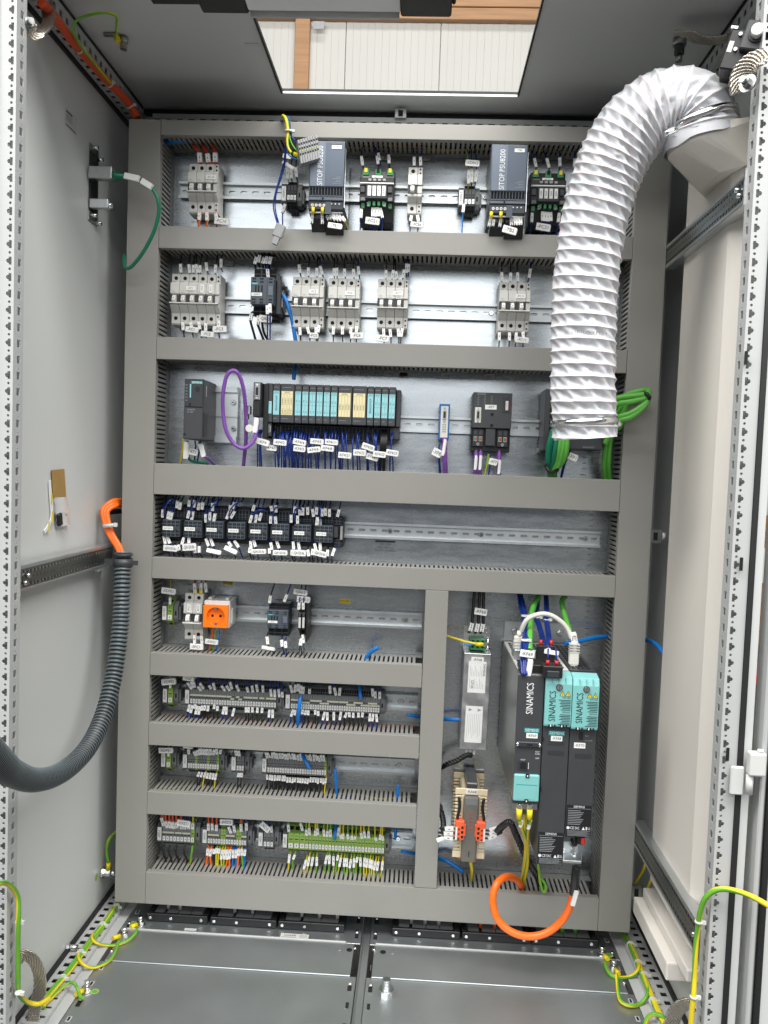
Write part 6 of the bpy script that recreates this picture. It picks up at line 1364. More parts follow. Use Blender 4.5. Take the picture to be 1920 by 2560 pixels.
def plate_print(t, w2, y0, y1):
    z1, z0 = zl(t, y0), zl(t, y1); c = MB().fb(-w2*.96, w2*.94, z0, z1, DD, DD+.0005, 'black').build('rating_plate', t); D_ = DD+.0005
    text(c, 'SIEMENS', -w2*.02, -D_-.0003, z1-.0030, .0042, 'white_ink', width=w2*.85); m = MB().fb(-w2*.9, w2*.9, z1-.0066, z1-.0062, D_, D_+.0002, 'grey_ink')
    for i in range(9): m.fb(-w2*.85, w2*(.1+.25*((i*7) % 4)/3), z1-.010-.0032*i-.0009, z1-.010-.0032*i, D_, D_+.0002, 'grey_ink')
    for i in range(5): m.fb(-w2*.85, w2*(.9-.2*(i % 2)), z0+.002+.0022*i, z0+.0026+.0022*i, D_, D_+.0002, 'grey_ink')
    m.build('print', c)
    text(c, 'CE', -w2*.50, -D_-.0003, z0+.0165, .0052, 'white_ink', width=w2*.30); text(c, 'EAC', -w2*.10, -D_-.0003, z0+.0165, .0052, 'white_ink', width=w2*.34)
    MB().cyl((-w2*.80, -D_, z0+.0165), .0028, .0003, (0, -1, 0), 14, 'white_ink').build('emblem', c); MB().add([(w2*.25, -D_-.0003, z0+.0135), (w2*.50, -D_-.0003, z0+.0135), (w2*.37, -D_-.0003, z0+.0195)], [(0, 1, 2)], 'white_ink').fb(w2*.56, w2*.64, z0+.0135, z0+.0195, D_, D_+.0003, 'white_ink').build('emblem', c)
    text(c, 'UL', w2*.79, -D_-.0003, z0+.0165, .0050, 'white_ink', width=w2*.22)
plate_print(tB, wB, 1494, 1688); plate_print(tC, wC, 1322, 1512)
# lower steel of the middle and right modules
MB().fb(-wB*.98, wB*1.2, -HB-.022, -HB+.002, .14, .15, 'dull_steel').build('foot_plate', tB, bev=.001)
for s in (-.75, .15): MB().cyl((s*wB, -.150, -HB-.010), .0058, .004, (0, -1, 0), 12, 'chrome').cyl((s*wB, -.154, -HB-.010), .0036, .006, (0, -1, 0), 8, 'chrome').build('bolt', tB)
z1, z0 = zl(tC, 1518), zl(tC, 1565)
MB().fb(-wC*.98, wC*.15, zl(tC, 1590), zl(tC, 1520), DD-.10, DD-.03, 'grey_plastic').build('terminal_housing', tC, bev=.0015)
MB().fb(wC*.0, wC*.62, z0, z1, DD-.06, DD-.004, 'black').build('motor_plug', tC, bev=.001); MB().fb(wC*.28, wC*.56, z0+.002, z1-.001, DD-.004, DD-.001, 'red').build('plug_lever', tC, bev=.0008)
sb = MB().fb(-wC*.98, wC*.55, zl(tC, 1700), zl(tC, 1598), DD-.055, DD-.053, 'rail_steel').fb(-wC*.98, wC*.55, zl(tC, 1704), zl(tC, 1688), DD-.053, DD-.02, 'rail_steel').fb(wC*.55, wC*.58, zl(tC, 1700), zl(tC, 1560), DD-.09, DD-.022, 'rail_steel').build('shield_plate', tC, bev=.0008)
for xx, y in ((-.78, 1665), (.06, 1640), (.14, 1690)): MB().cyl((wC*xx, -DD+.053, zl(tC, y)), .0050, .006, (0, -1, 0), 10, 'chrome').cyl((wC*xx, -DD+.047, zl(tC, y)), .0032, .008, (0, -1, 0), 8, 'chrome').build('bolt', tC)
MB().tube(spline([(-wC*.1, -DD+.04, zl(tC, 1540)), (-wC*.2, -DD+.03, zl(tC, 1575)), (wC*.05, -DD+.025, zl(tC, 1600)), (wC*.2, -DD+.03, zl(tC, 1570))], 6), .0028, 7, 'wire_black').build('lead', tC)
# cables above the drives
def bundle(name, label, base, n, r, colr, spread, Z=A16, ties=()):
    pts0 = [P(Z, x, y, Y) for x, y, Y in base]; m = MB(); rr = random.Random(len(label))
    for i in range(n):
        a = 2*math.pi*i/n; off = [(math.cos(a+rr.uniform(-.5, .5))*spread, math.sin(a)*spread*.8) for _ in pts0]
        m.tube(spline([p+Vector((o[0]*(1+.3*math.sin(j*2.+i)), o[1], 0)) for j, (p, o) in enumerate(zip(pts0, off))], 6), r, 6, colr)
    o = solo(name, label, 'cable', m)
    for tp in ties: ztie(o, P(Z, *tp), spread+r+.0008)
    return o
bundle('wire_bundle', 'dark blue wire bundle rising from the left drive, thickest one', [(285, 55, .06), (300, 130, .03), (318, 200, -.02), (322, 300, -.10), (318, 340, -.13), (312, 430, -.17), (312, 545, -.196)], 9, .0018, 'blue', .0052, ties=((318, 192, -.03), (318, 338, -.135)))
bundle('wire_bundle', 'dark blue wire bundle splaying behind the green cable', [(395, 70, .06), (385, 150, .04), (390, 200, .0), (415, 290, -.06), (425, 370, -.10)], 7, .0017, 'blue', .0045, ties=((390, 200, -.002),))
bundle('wire_bundle', 'dark blue wire bundle over the middle drive', [(445, 70, .06), (445, 140, .03), (450, 215, -.02), (460, 300, -.07), (462, 375, -.11)], 6, .0017, 'blue', .0038, ties=((450, 215, -.02),))
cable([P(A16, 405, 65, .06), P(A16, 380, 110, .035), P(A16, 358, 180, -.02), P(A16, 350, 280, -.09), P(A16, 345, 400, -.15)], .0058, 'green_cable', 'network_cable', 'light green network cable rising from the left drive', n=12)
cable([P(A16, 560, 75, .06), P(A16, 540, 105, .05), P(A16, 552, 170, .02), P(A16, 575, 245, -.02), P(A16, 590, 290, -.04)], .0056, 'green_cable', 'network_cable', 'light green network cable rising from the right drive', n=12)
cable([P(A16, 292, 345, -.08), P(A16, 295, 290, -.09), P(A16, 330, 215, -.10), P(A16, 400, 182, -.10), P(A16, 470, 186, -.10), P(A16, 540, 230, -.10), P(A16, 580, 280, -.10), P(A16, 600, 330, -.105)], .0046, 'wire_white', 'patch_cable', 'cream patch cable arching from the left to the right drive', n=12)
q = P(A16, 282, 360, -.09)
pl = thing('patch_plug', 'cream patch cable plug in the left drive', 'plug', q, group='patch plugs')
MB().box(-.010, .010, -.006, .006, -.010, .016, 'wire_white').build('body', pl, bev=.002); MB().cyl((0, 0, .014), .006, .012, 'z', 10, 'wire_white', r2=.0045).build('boot', pl)
for i in range(3): MB().box(-.011, .011, -.007, .007, -.008+.006*i, -.006+.006*i, 'label_dim').build('rib', pl)
q = P(A16, 612, 420, -.13)
pl = thing('patch_plug', 'grey patch plug with ribbed boot in the right drive', 'plug', q, group='patch plugs')
MB().box(-.009, .009, -.007, .007, -.020, .004, 'wire_white').build('body', pl, bev=.0015); MB().box(-.007, .007, -.009, .005, -.026, -.020, 'chrome').build('contact_head', pl, bev=.001); MB().cyl((0, 0, .002), .007, .022, 'z', 10, 'wire_white', r2=.0055).build('boot', pl)
for i in range(4): MB().box(-.0095, .0095, -.0076, .0076, .003+.005*i, .005+.005*i, 'label_dim').build('rib', pl)
tag(A16, 332, 421, 86, 42, '-KF69', 'over the left drive', -4, Y=-.185); tag(A16, 345, 505, 30, 105, '', 'upright, on the green cable at the left drive', -4, Y=-.195)
tag(A16, 478, 412, 86, 26, '', 'lying blank side up over the middle drive', -5, Y=-.12); tag(A16, 613, 332, 36, 84, '-KF70', 'upright, over the right drive', 14, Y=-.125)
pb = MB().box(-.018, .018, -.03, .004, -.010, .012, 'black').box(-.012, .012, -.034, -.03, -.008, .004, 'anthracite')
o = pb.build('power_plug', None, P(A16, 470, 510, -.18), bev=.0015); tagit(o, 'black two-pole power plug on top of the middle drive', 'plug')
for s in (-1, 1): MB().cyl((s*.008, -.018, .012), .0035, .008, 'z', 8, 'red').build('ferrule', o)
for s in (-1, 1): MB().tube([(s*.008, -.018, .018), (s*.007, -.010, .04)], .0017, 6, 'blue').build('lead', o)
o = MB().box(-.017, .017, -.012, .004, -.022, .010, 'black').build('power_plug', None, P(A16, 440, 395, -.10), bev=.0015); tagit(o, 'black power plug farther back on the middle drive', 'plug')
for s in (-1, 1): MB().cyl((s*.010, -.006, .010), .0035, .010, 'z', 8, 'red').build('ferrule', o)
MB().cyl((.004, -.012, .002), .005, .003, (0, -1, 0), 10, 'label').build('cable_tie', o)
# earth leads under the control unit and the small earth loop
for i, (x0_, dx) in enumerate(((285, 22), (352, -20))):
    cable([P(A16, x0_, 1420, -.19), P(A16, x0_+dx*.7, 1470, -.17), P(A16, 326+8*i, 1560, -.12), P(A16, 318+14*i, 1680, -.04), P(A16, 298+14*i, 1790, .03), P(A16, 292+12*i, 1860, .06)], .0036, 'earth', 'wire', 'green yellow earth lead under the left drive, from the %s lug' % ('left', 'right')[i], 'wire', 'earth leads under the left drive')
for i in (0, 1): cable([P(A16, 318+9*i, 1380, -.14), P(A16, 322+9*i, 1480, -.13), P(A16, 322+8*i, 1600, -.09), P(A16, 306+8*i, 1760, .02), P(A16, 300+8*i, 1850, .06)], .0034, 'earth', 'wire', 'green yellow earth lead %s of the inner pair under the left drive' % ('left', 'right')[i], 'wire', 'earth leads under the left drive')
for i, (x, y) in enumerate(((295, 1442), (342, 1455))): tag(A16, x, y, 18, 46, '', 'tiny one below the %s yellow lug of the left drive' % ('left', 'right')[i], -10, Y=-.185)
cable([P(A16, 380, 1480, .04), P(A16, 390, 1600, .03), P(A16, 405, 1740, .01), P(A16, 412, 1800, -.0), P(A16, 430, 1850, -.01), P(A16, 446, 1825, -.01), P(A16, 432, 1790, .0), P(A16, 418, 1775, .0)], .0030, 'earth', 'wire', 'green yellow earth loop under the middle drive', 'wire')
# orange motor cable
ol = [(300, 1890, .06), (298, 1835, .04), (280, 1790, .0), (245, 1764, -.04), (200, 1762, -.07), (155, 1795, -.09), (128, 1860, -.10), (128, 1935, -.105), (152, 2010, -.11), (205, 2070, -.115), (280, 2108, -.12), (365, 2118, -.12), (450, 2095, -.12), (525, 2040, -.12), (575, 1970, -.125), (598, 1900, -.13), (612, 1840, -.135)]
mo = cable([P(A16, x, y, Y) for x, y, Y in ol], .0072, 'orange', 'motor_cable', 'thick orange motor cable looping over the bottom duct', n=16, seg=6)
m = MB().tube(spline([P(A16, 608, 1862, -.134), P(A16, 618, 1800, -.138), P(A16, 622, 1750, -.14), P(A16, 630, 1700, -.14)], 5), .0085, 12, 'wire_black'); m.v = [tuple(Vector(v)-mo.location) for v in m.v]; m.build('black_sleeve', mo)
a, b = P(A16, 628, 1845, -.146), P(A16, 604, 1932, -.144); m = MB().tube([a, b], .0058, 4, 'label', ph=.785, flat=.5, sm=0); m.v = [tuple(Vector(v)-mo.location) for v in m.v]; m.build('marker_sleeve', mo)
# ================================================================== loose parts at the top left of the plate
for i, (pts, c, r) in enumerate((
    ([(1075, 62, .05), (1062, 38, -.01), (1072, 30, -.025), (1090, 60, -.03), (1105, 150, -.03), (1100, 220, -.03), (1110, 280, -.03), (1135, 315, -.032)], 'earth', .0030),
    ([(1085, 62, .05), (1072, 36, -.01), (1085, 32, -.025), (1105, 70, -.028), (1115, 150, -.028), (1125, 220, -.028), (1165, 290, -.028), (1200, 310, -.02)], 'earth', .0014),
    ([(1095, 62, .05), (1085, 34, -.01), (1100, 36, -.025), (1115, 80, -.026), (1120, 150, -.026), (1135, 200, -.026), (1185, 245, -.02)], 'blue', .0013),
    ([(1100, 62, .05), (1090, 36, -.01), (1108, 40, -.025), (1122, 90, -.026), (1124, 150, -.026), (1150, 210, -.026), (1190, 250, -.02)], 'blue', .0013),
    ([(1105, 62, .05), (1095, 40, -.01), (1112, 45, -.022), (1118, 150, -.024), (1090, 240, -.02), (1095, 300, -.01), (1130, 345, -.01), (1185, 365, -.02)], 'blue_bright', .0013),
    ([(1082, 62, .05), (1068, 40, -.01), (1080, 42, -.022), (1108, 150, -.024), (1085, 260, -.02), (1078, 370, -.01), (1050, 480, .0), (1005, 640, .0), (995, 740, .0), (1025, 858, -.02)], 'blue', .0014),
    ([(1088, 62, .05), (1074, 42, -.01), (1086, 46, -.022), (1110, 150, -.022), (1092, 260, -.02), (1085, 380, -.01), (1062, 480, .0), (1018, 620, .0), (1008, 740, .0), (1035, 858, -.02)], 'blue', .0014))):
    nm = ('thick green yellow wire with ring lug', 'thin green yellow wire', 'dark blue wire, upper', 'dark blue wire, lower', 'light blue wire', 'dark blue wire, left of the pair to the grey plug', 'dark blue wire, right of the pair to the grey plug')[i]
    o = cable([P(A3, x, y, Y) for x, y, Y in pts], r, c, 'wire', nm+', hanging over the top duct', 'wire', 'loose wires over the top duct', n=7, seg=6)
    if i == 0: ztie(o, P(A3, 1112, 150, -.028), .0085)
q = P(A3, 1150, 320, -.034); d = (P(A3, 1203, 340, -.034)-q)
rl = thing('ring_lug', 'yellow insulated ring lug dangling before the left power supply', 'cable lug', q)
MB().cyl((0, 0, 0), .0040, .012, tuple(d), 12, 'yellow', r2=.0046).build('sleeve', rl)
ring = MB(); c = d*.95; ring.tube([c+Vector((math.cos(a)*.0052, 0, math.sin(a)*.0052)) for a in [2*math.pi*i/16 for i in range(17)]], .0026, 6, 'chrome', caps=False, flat=.4).build('ring', rl)
MB().cyl(d*.5, .003, .006, tuple(d), 8, 'chrome').build('neck', rl)
# row of loose grey plug connectors
q = P(A3, 1262, 300, -.045)
gc = thing('plug_connector_row', 'loose grey row of plug connectors hanging before the left power supply', 'connector', q, (0, -.18, .25)); gc.scale = (.88, .88, .88)
for i in range(8):
    b = MB().box(-.0027, .0027, -.012, .018, -.026, .026, 'grey_light').build('plug', gc, ((i-3.5)*.0058, 0, (i-3.5)*.0012), bev=.0008)
    for zz in (.016, .006, -.006): MB().box(-.0016, .0016, -.0126, -.012, zz-.002, zz+.002, 'hole').build('contact', b)
    MB().box(-.0020, .0020, -.0125, -.012, -.001, .001, 'terminal_lime').build('stripe', b)
q = P(A3, 1040, 915, -.03)
gp_ = thing('loose_plug', 'light grey loose plug dangling over the second duct', 'plug', q, (0, .38, 0)); gp_.scale = (.82, .82, .82)
MB().box(-.013, .011, -.006, .006, -.016, .016, 'grey_light').build('body', gp_, bev=.002); MB().box(-.006, .008, -.005, .005, -.034, -.016, 'grey_light').box(-.004, .006, -.004, .004, -.0345, -.034, 'charcoal').build('nose', gp_, bev=.001); MB().box(.010, .014, -.003, .003, -.012, -.004, 'grey_plastic').build('lever', gp_)
tag(A3, 1105, 408, 100, 26, '', 'blank and tilted under the loose plug connectors', -28, Y=.0); tag(A3, 1095, 338, 60, 34, '', 'behind the loose wires over the dark strip', -8, Y=.02)
cable([P(A3, 150, 232, .06), P(A3, 200, 225, .045), P(A3, 280, 222, .045), P(A3, 350, 218, .055)], .006, 'blue_bright', 'blue_cable', 'bright blue cable lying in the top left corner of the first row', group='bright blue cable stubs')

# ================================================================== white hose, clamps, hood, beige air duct
HP = [(1462, 1096, -.252), (1459, 1020, -.254), (1457, 930, -.256), (1459, 800, -.258), (1466, 690, -.262), (1480, 580, -.268), (1504, 478, -.276), (1540, 385, -.284), (1592, 312, -.292), (1652, 274, -.298), (1706, 270, -.302), (1740, 296, -.304), (1752, 340, -.304)]
path = spline([at(u, v, Y) for u, v, Y in HP], 30)
L = [0.]
for i in range(1, len(path)): L.append(L[-1]+(path[i]-path[i-1]).length)
N_ = 560; res = []; j = 0
for i in range(N_+1):
    s = L[-1]*i/N_
    while j < len(L)-2 and L[j+1] < s: j += 1
    f = (s-L[j])/max(1e-9, L[j+1]-L[j]); res.append(path[j].lerp(path[j+1], f))
TOT = L[-1]; RH = .0545; PT = .0205
hose_t = thing('flexible_hose', 'white ribbed flexible air hose bending down from the beige hood', 'hose', res[0])
def rad(i, k, a):
    s = TOT*i/(k-1); s0 = .60*TOT; ph = min(s, s0)/PT+max(0, s-s0)/.0150+a/(2*math.pi)*1.0; fr = ph-math.floor(ph); cell = math.floor(ph)
    mid = math.sin(math.pi*fr)
    fold = noise.noise(Vector((math.cos(a)*2.6+cell*3.7, math.sin(a)*2.6, fr*1.2+a*.0)))
    diag = math.sin(a*11+fr*5.0+cell*1.3+2.5*noise.noise(Vector((math.cos(a)*1.5, math.sin(a)*1.5, cell*.9))))
    r = RH+.0010+.0070*max(0, s/TOT-.48)/.52-.0040*mid+.0026*mid*diag+.0022*mid*fold+.0008*mid*math.sin(a*29+cell*2.1+fr*7)
    rib = math.exp(-((min(fr, 1-fr))/.055)**2)*.0013
    return r+rib
m = MB().tube(res, RH, 96, 'hose', caps=False, rf=rad, up=(0, -1, 0)); m.v = [tuple(Vector(v)-hose_t.location) for v in m.v]
m.build('hose_wall', hose_t)
m = MB()
def ring_band(ci, r, w, mat, name, parent, tilt=None):
    c = res[ci]; ax = (res[min(ci+3, N_)]-res[max(ci-3, 0)]).normalized(); mm = MB()
    U = ax.orthogonal().normalized(); V = ax.cross(U); n = 48; vs = []
    for dz, rr in ((-w/2, r), (w/2, r), (w/2, r-.0012), (-w/2, r-.0012)):
        vs += [c+ax*dz+(U*math.cos(t_)+V*math.sin(t_))*rr-hose_t.location for t_ in [2*math.pi*i/n for i in range(n)]]
    fs = [(a*n+i, a*n+(i+1) % n, ((a+1) % 4)*n+(i+1) % n, ((a+1) % 4)*n+i) for a in range(4) for i in range(n)]
    mm.add(vs, fs, mat, 1); return mm.build(name, parent), c, ax
b1, c1, a1 = ring_band(24, RH+.0026, .011, 'chrome', 'hose_clamp', hose_t)
p = at(*D5(645, 1595), -.235)-hose_t.location
MB().box(-.006, .006, -.005, .005, -.006, .006, 'chrome').cyl((-.009, -.002, 0), .0042, .018, 'x', 10, 'chrome').build('clamp_screw', hose_t, p, (0, .3, 0), bev=.001)
b2, c2, a2 = ring_band(N_-14, RH+.0080, .012, 'chrome', 'hose_clamp', hose_t)
p = at(*D6(215, 1010), -.355)-hose_t.location
MB().box(-.007, .007, -.006, .006, -.005, .005, 'chrome').cyl((-.010, -.002, 0), .0045, .020, 'x', 10, 'chrome').build('clamp_screw', hose_t, p, (0, -.4, 0), bev=.001)
pr_c = at(*D5(470, 735), -.31)
text(hose_t, '6 + FLEXADUX P-100 +', *(at(1473, 833, -.3145)-hose_t.location), .0068, 'ink_grey', -.02, width=.058, name='print')
# loose hem round the hood collar
hem = MB(); k0 = N_-10; ring0 = []
# hood
hc = res[-1]; hax = (res[-1]-res[-5]).normalized(); U = hax.cross(Vector((0, 1, 0))).normalized(); V = hax.cross(U)
hd = thing('air_hood', 'beige plastic hood joining the white hose to the air duct', 'hood', hc)
bm = bmesh.new()
pts = [hc+(U*math.cos(a)+V*math.sin(a))*.0555 for a in [2*math.pi*i/28 for i in range(28)]]+[hc+hax*.018+(U*math.cos(a)+V*math.sin(a))*.0555 for a in [2*math.pi*i/28 for i in range(28)]]
pts += [at(*D6(660, 1905), .540, 0), at(*D6(600, 1850), .552, 0), at(*D6(945, 1605), .540, 0), Vector((.575, -.335, .52)), Vector((.575, -.14, .53)), Vector((.590, -.36, .585)), Vector((.590, -.20, .60))]
for q in pts: bm.verts.new(q-hc)
bmesh.ops.convex_hull(bm, input=bm.verts)
bmesh.ops.dissolve_limit(bm, angle_limit=.09, verts=bm.verts, edges=bm.edges)
me = bpy.data.meshes.new('hood_shell'); bm.to_mesh(me); bm.free(); me.materials.append(MATS['beige']); link('hood_shell', me, hd)
cuff = MB(); nn = 40; vs = []
for dz, rr in ((-.006, RH+.0068), (.014, RH+.0070)):
    for i in range(nn):
        a = 2*math.pi*i/nn; e_ = .006*noise.noise(Vector((math.cos(a)*1.8, math.sin(a)*1.8, 3))) if dz > 0 else 0
        vs.append((U*math.cos(a)+V*math.sin(a))*(rr+.001*noise.noise(Vector((a*2, dz*50, 1))))+hax*(dz+e_))
cuff.add(vs, [(i, (i+1) % nn, nn+(i+1) % nn, nn+i) for i in range(nn)], 'hose', 1).build('hose_cuff', hose_t, hc-hose_t.location)
AD = thing('air_duct', 'tall beige air duct panel on the right side wall', 'air duct', (.585, -.2, -.8))
xi = .566
ab = MB().prism([(xi, -.062), (xi, -.290), (.578, -.325), (.590, -.400), (.599, -.400), (.599, -.055)], -.79+.8, .595+.8, 'z', 'beige')
ab.v = [(x-.585, y+.2, z) for x, y, z in ab.v]; ab.build('channel', AD, bev=.004, seg=2)
LT = [at(*B6(370, 950), .553, 0), at(*B6(700, 1680), .553, 0)]
tr = MB().prism([(.545, LT[0].y), (.545, LT[1].y), (.599, LT[1].y), (.599, LT[0].y)], LT[0].z-.034, LT[0].z, 'z', 'beige').prism([(.562, LT[0].y-.004), (.562, LT[1].y-.055), (.599, LT[1].y-.055), (.599, LT[0].y-.004)], LT[0].z, LT[0].z+.022, 'z', 'beige')
tr.v = [(x-.585, y+.2, z+.8) for x, y, z in tr.v]; tr.build('drip_tray', AD, bev=.003, seg=2)

# ================================================================== grey conduit with orange cables
CP = [(755, 690, -.035), (754, 740, -.038), (750, 900, -.05), (743, 1100, -.06), (722, 1300, -.08), (688, 1500, -.11), (632, 1700, -.16), (555, 1865, -.23), (450, 1988, -.32), (330, 2065, -.43), (200, 2088, -.55), (80, 2048, -.68), (0, 1985, -.78), (-110, 1875, -.88)]
cp = spline([P(B2, *c) for c in CP], 24); L = [0.]
for i in range(1, len(cp)): L.append(L[-1]+(cp[i]-cp[i-1]).length)
PTC = .0085; NR = int(L[-1]/PTC)*5; cr = []; j = 0
for i in range(NR+1):
    s = L[-1]*i/NR
    while j < len(L)-2 and L[j+1] < s: j += 1
    cr.append(cp[j].lerp(cp[j+1], (s-L[j])/max(1e-9, L[j+1]-L[j])))
cd_ = thing('conduit', 'dark grey corrugated conduit hanging down the left side wall', 'conduit', cr[0])
m = MB().tube(cr, .0168, 22, 'conduit', caps=False, rf=lambda i, k, a: (.0170, .0175, .0170, .0142, .0142)[i % 5])
for q in range(len(m.f)):
    if (q//22) % 5 in (2, 3): m.m[q] = 'conduit_gap_shade'
m.s = [1]*len(m.f); m.v = [tuple(Vector(v)-cd_.location) for v in m.v]
m.build('hose_wall', cd_)
q = P(B2, 757, 715, -.038)
hl_ = MB().cyl((0, 0, -.022), .0195, .018, 'z', 24, 'charcoal').cyl((0, 0, .002), .0195, .004, 'z', 24, 'charcoal').box(-.052, -.010, -.006, .006, -.020, -.006, 'charcoal').box(.016, .030, -.004, .004, -.017, -.008, 'charcoal')
ho = hl_.build('conduit_holder', None, q, bev=0); tagit(ho, 'dark plastic holder clamping the grey conduit to its rail', 'holder')
MB().box(-.058, -.050, -.012, .008, -.034, .010, 'dull_steel').build('clamp_plate', ho, bev=.001)
for zz in (.003, -.028): MB().hexbolt((-.048, -.012, zz), .004, .007).build('bolt', ho)
for i, dx in enumerate((0, 14, 30)):
    cable([P(B2, 800, 375+10*i, .08), P(B2, 740, 372+14*i, .03), P(B2, 690-6*i+dx, 376+14*i, .0), P(B2, 632+dx, 425+6*i, -.015), P(B2, 640+dx*.9, 500, -.02), P(B2, 670+dx*.8, 580, -.025), P(B2, 718+dx*.7, 660, -.032), P(B2, 738+dx*.6, 720, -.036)], .0048, 'orange', 'power_cable', 'orange cable bending from behind the duct into the conduit, %s from left' % nth(i), group='orange cables into the conduit')
q = P(B2, 676, 524, -.03); solo('cable_tie', 'white tie wrap round the orange cables above the conduit', 'cable tie', MB().cyl((q.x-.012, q.y-.004, q.z-.002), .0038, .026, (1, 0, .15), 10, 'white_plastic').box(q.x+.010, q.x+.017, q.y-.008, q.y-.002, q.z-.002, q.z+.006, 'white_plastic'))
cable([P(B2, 800, 445, .09), P(B2, 740, 438, .05), P(B2, 670, 442, .03)], .006, 'wire_black', 'cable', 'black cable stub behind the orange cables')

# ================================================================== left side wall: sticker, network port, patch cable, taped bag
s0, s1 = at(*B1(515, 835), -.5995, 0), at(*B1(605, 1075), -.5995, 0)
o = MB().box(0, .0004, s0.y, s1.y, s1.z, s0.z, 'label_dim').box(.0004, .0006, s0.y+.004, s1.y-.02, s0.z-.008, s0.z-.005, 'ink').box(.0004, .0006, s0.y+.004, s1.y-.004, s1.z+.002, s1.z+.004, 'ink')
for i in range(4): o.box(.0004, .0006, s0.y+.004, s1.y-.018-.003*(i % 2), s0.z-.0125-.003*i, s0.z-.0118-.003*i, 'ink_grey')
o = o.build('rating_sticker', None, (-.5998, 0, 0)); tagit(o, 'white printed sticker high on the left side wall', 'sticker')
pp = at(*B1(740, 1450), -.598, 0)
NP = thing('network_port_panel', 'black network port panel with metal couplers on the left side wall', 'port panel', (-.5995, pp.y, pp.z))
MB().box(0, .003, -.020, .020, -.058, .058, 'black').build('panel', NP, bev=.001)
MB().box(.0, .002, -.022, .022, -.078, -.058, 'dull_steel').box(.0, .002, -.022, .022, .058, .072, 'dull_steel').build('frame', NP, bev=.0006)
for yy, zz in ((-.010, .066), (.014, .052), (-.012, -.066), (.012, -.074)): MB().cyl((.002, yy, zz), .0040, .012, 'x', 10, 'chrome').build('stud', NP)
c1_ = at(*B1(800, 1367), -.572, 0)-NP.location; c2_ = at(*B1(795, 1610), -.576, 0)-NP.location
MB().box(.003, .050, c1_.y-.006, c1_.y+.012, c1_.z-.012, c1_.z+.012, 'dull_steel').build('coupler', NP, bev=.0015)
MB().box(.003, .040, c2_.y-.006, c2_.y+.010, c2_.z-.009, c2_.z+.009, 'rail_steel').cyl((.040, c2_.y, c2_.z-.003), .006, .006, 'x', 10, 'chrome').build('coupler', NP, bev=.0015)
g0 = NP.location+Vector((.050, c1_.y+.002, c1_.z-.004))
gpts = [g0, at(*B1(915, 1392), -.072), at(*B1(1000, 1395), -.075), at(*B1(1110, 1425), -.08), at(*B1(1195, 1480), -.082), at(*B1(1245, 1570), -.08), at(*B1(1255, 1680), -.075), at(*B1(1215, 1830), -.068), at(*B1(1135, 1985), -.058), at(*B1(1050, 2095), -.045), at(*B1(1000, 2120), -.035), at(*B1(980, 2080), -.02), at(*B1(985, 2010), .01)]
gc_ = cable(gpts, .0036, 'green_dark', 'patch_cable', 'dark green patch cable looping from the left wall port', n=12)
m = MB().tube([gpts[0]+Vector((-.002, 0, 0)), gpts[1], gpts[2]+Vector((-.004, 0, 0))], .0075, 10, 'green_dark', rf=lambda i, k, a: (.0085, .008, .005)[i]); m.v = [tuple(Vector(v)-gc_.location) for v in m.v]; m.build('boot', gc_)
for a_, b_ in (((985, 1388), (1098, 1412)), ((1120, 1428), (1200, 1478))):
    m = MB().tube([at(*B1(*a_), -.083), at(*B1(*b_), -.088)], .0078, 4, 'label', ph=.785, flat=.55, sm=0); m.v = [tuple(Vector(v)-gc_.location) for v in m.v]; m.build('marker_sleeve', gc_)
# taped bag
tq = [at(*B2(x, y), -.5985, 0) for x, y in ((312, 185), (392, 178), (403, 350), (322, 352), (415, 520), (335, 530))]
tb = thing('taped_bag', 'small clear bag hung by brown tape on the left side wall', 'bag', tq[0])
def off(v, dx=0): return (v[0]-tq[0].x+dx, v[1]-tq[0].y, v[2]-tq[0].z)
MB().add([off(tq[0], .0012), off(tq[1], .0012), off(tq[2], .0012), off(tq[3], .0012)], [(0, 1, 2, 3)], 'kraft').add([off(tq[0], .0004), off(tq[1], .0004), off(tq[2], .0004), off(tq[3], .0004)], [(3, 2, 1, 0)], 'kraft').build('tape', tb)
bg = MB(); n1, n2 = 7, 9; gv = []
for i in range(n2):
    for k in range(n1):
        u_, v_ = k/(n1-1), i/(n2-1); p = tq[3].lerp(tq[2], u_).lerp(tq[5].lerp(tq[4], u_), v_)
        gv.append(off(p, .004+.008*v_*math.sin(math.pi*u_)+.003*noise.noise(Vector((u_*4, v_*5, 0)))))
bg.add(gv, [(i*n1+k, i*n1+k+1, (i+1)*n1+k+1, (i+1)*n1+k) for i in range(n2-1) for k in range(n1-1)], 'poly_bag', 1).build('pouch', tb)
q = at(*B2(358, 488), -.594, 0); MB().box(-.004, .006, -.007, .007, -.012, .012, 'black').build('plug', tb, (q.x-tq[0].x, q.y-tq[0].y, q.z-tq[0].z), (.2, 0, 0), bev=.002)
q = at(*B2(390, 480), -.594, 0); MB().box(-.003, .004, -.006, .006, -.012, .010, 'dull_steel').build('plug', tb, (q.x-tq[0].x, q.y-tq[0].y, q.z-tq[0].z), (-.3, 0, 0), bev=.002)
lp_ = [at(*B2(x, y), -.5965, 0) for x, y in ((305, 250), (312, 360), (318, 470), (295, 530), (272, 565))]
sl = MB().tube(spline(lp_, 5), .005, 4, 'label', flat=.25, ph=.785, up=(1, 0, 0), sm=0)
for i in range(1, 4): sl.box(lp_[i].x+.0018, lp_[i].x+.0022, lp_[i].y-.0022, lp_[i].y+.0022, lp_[i].z-.010, lp_[i].z+.010, 'yellow')
solo('label_strip', 'curled white strip of yellow labels beside the taped bag', 'label strip', sl)

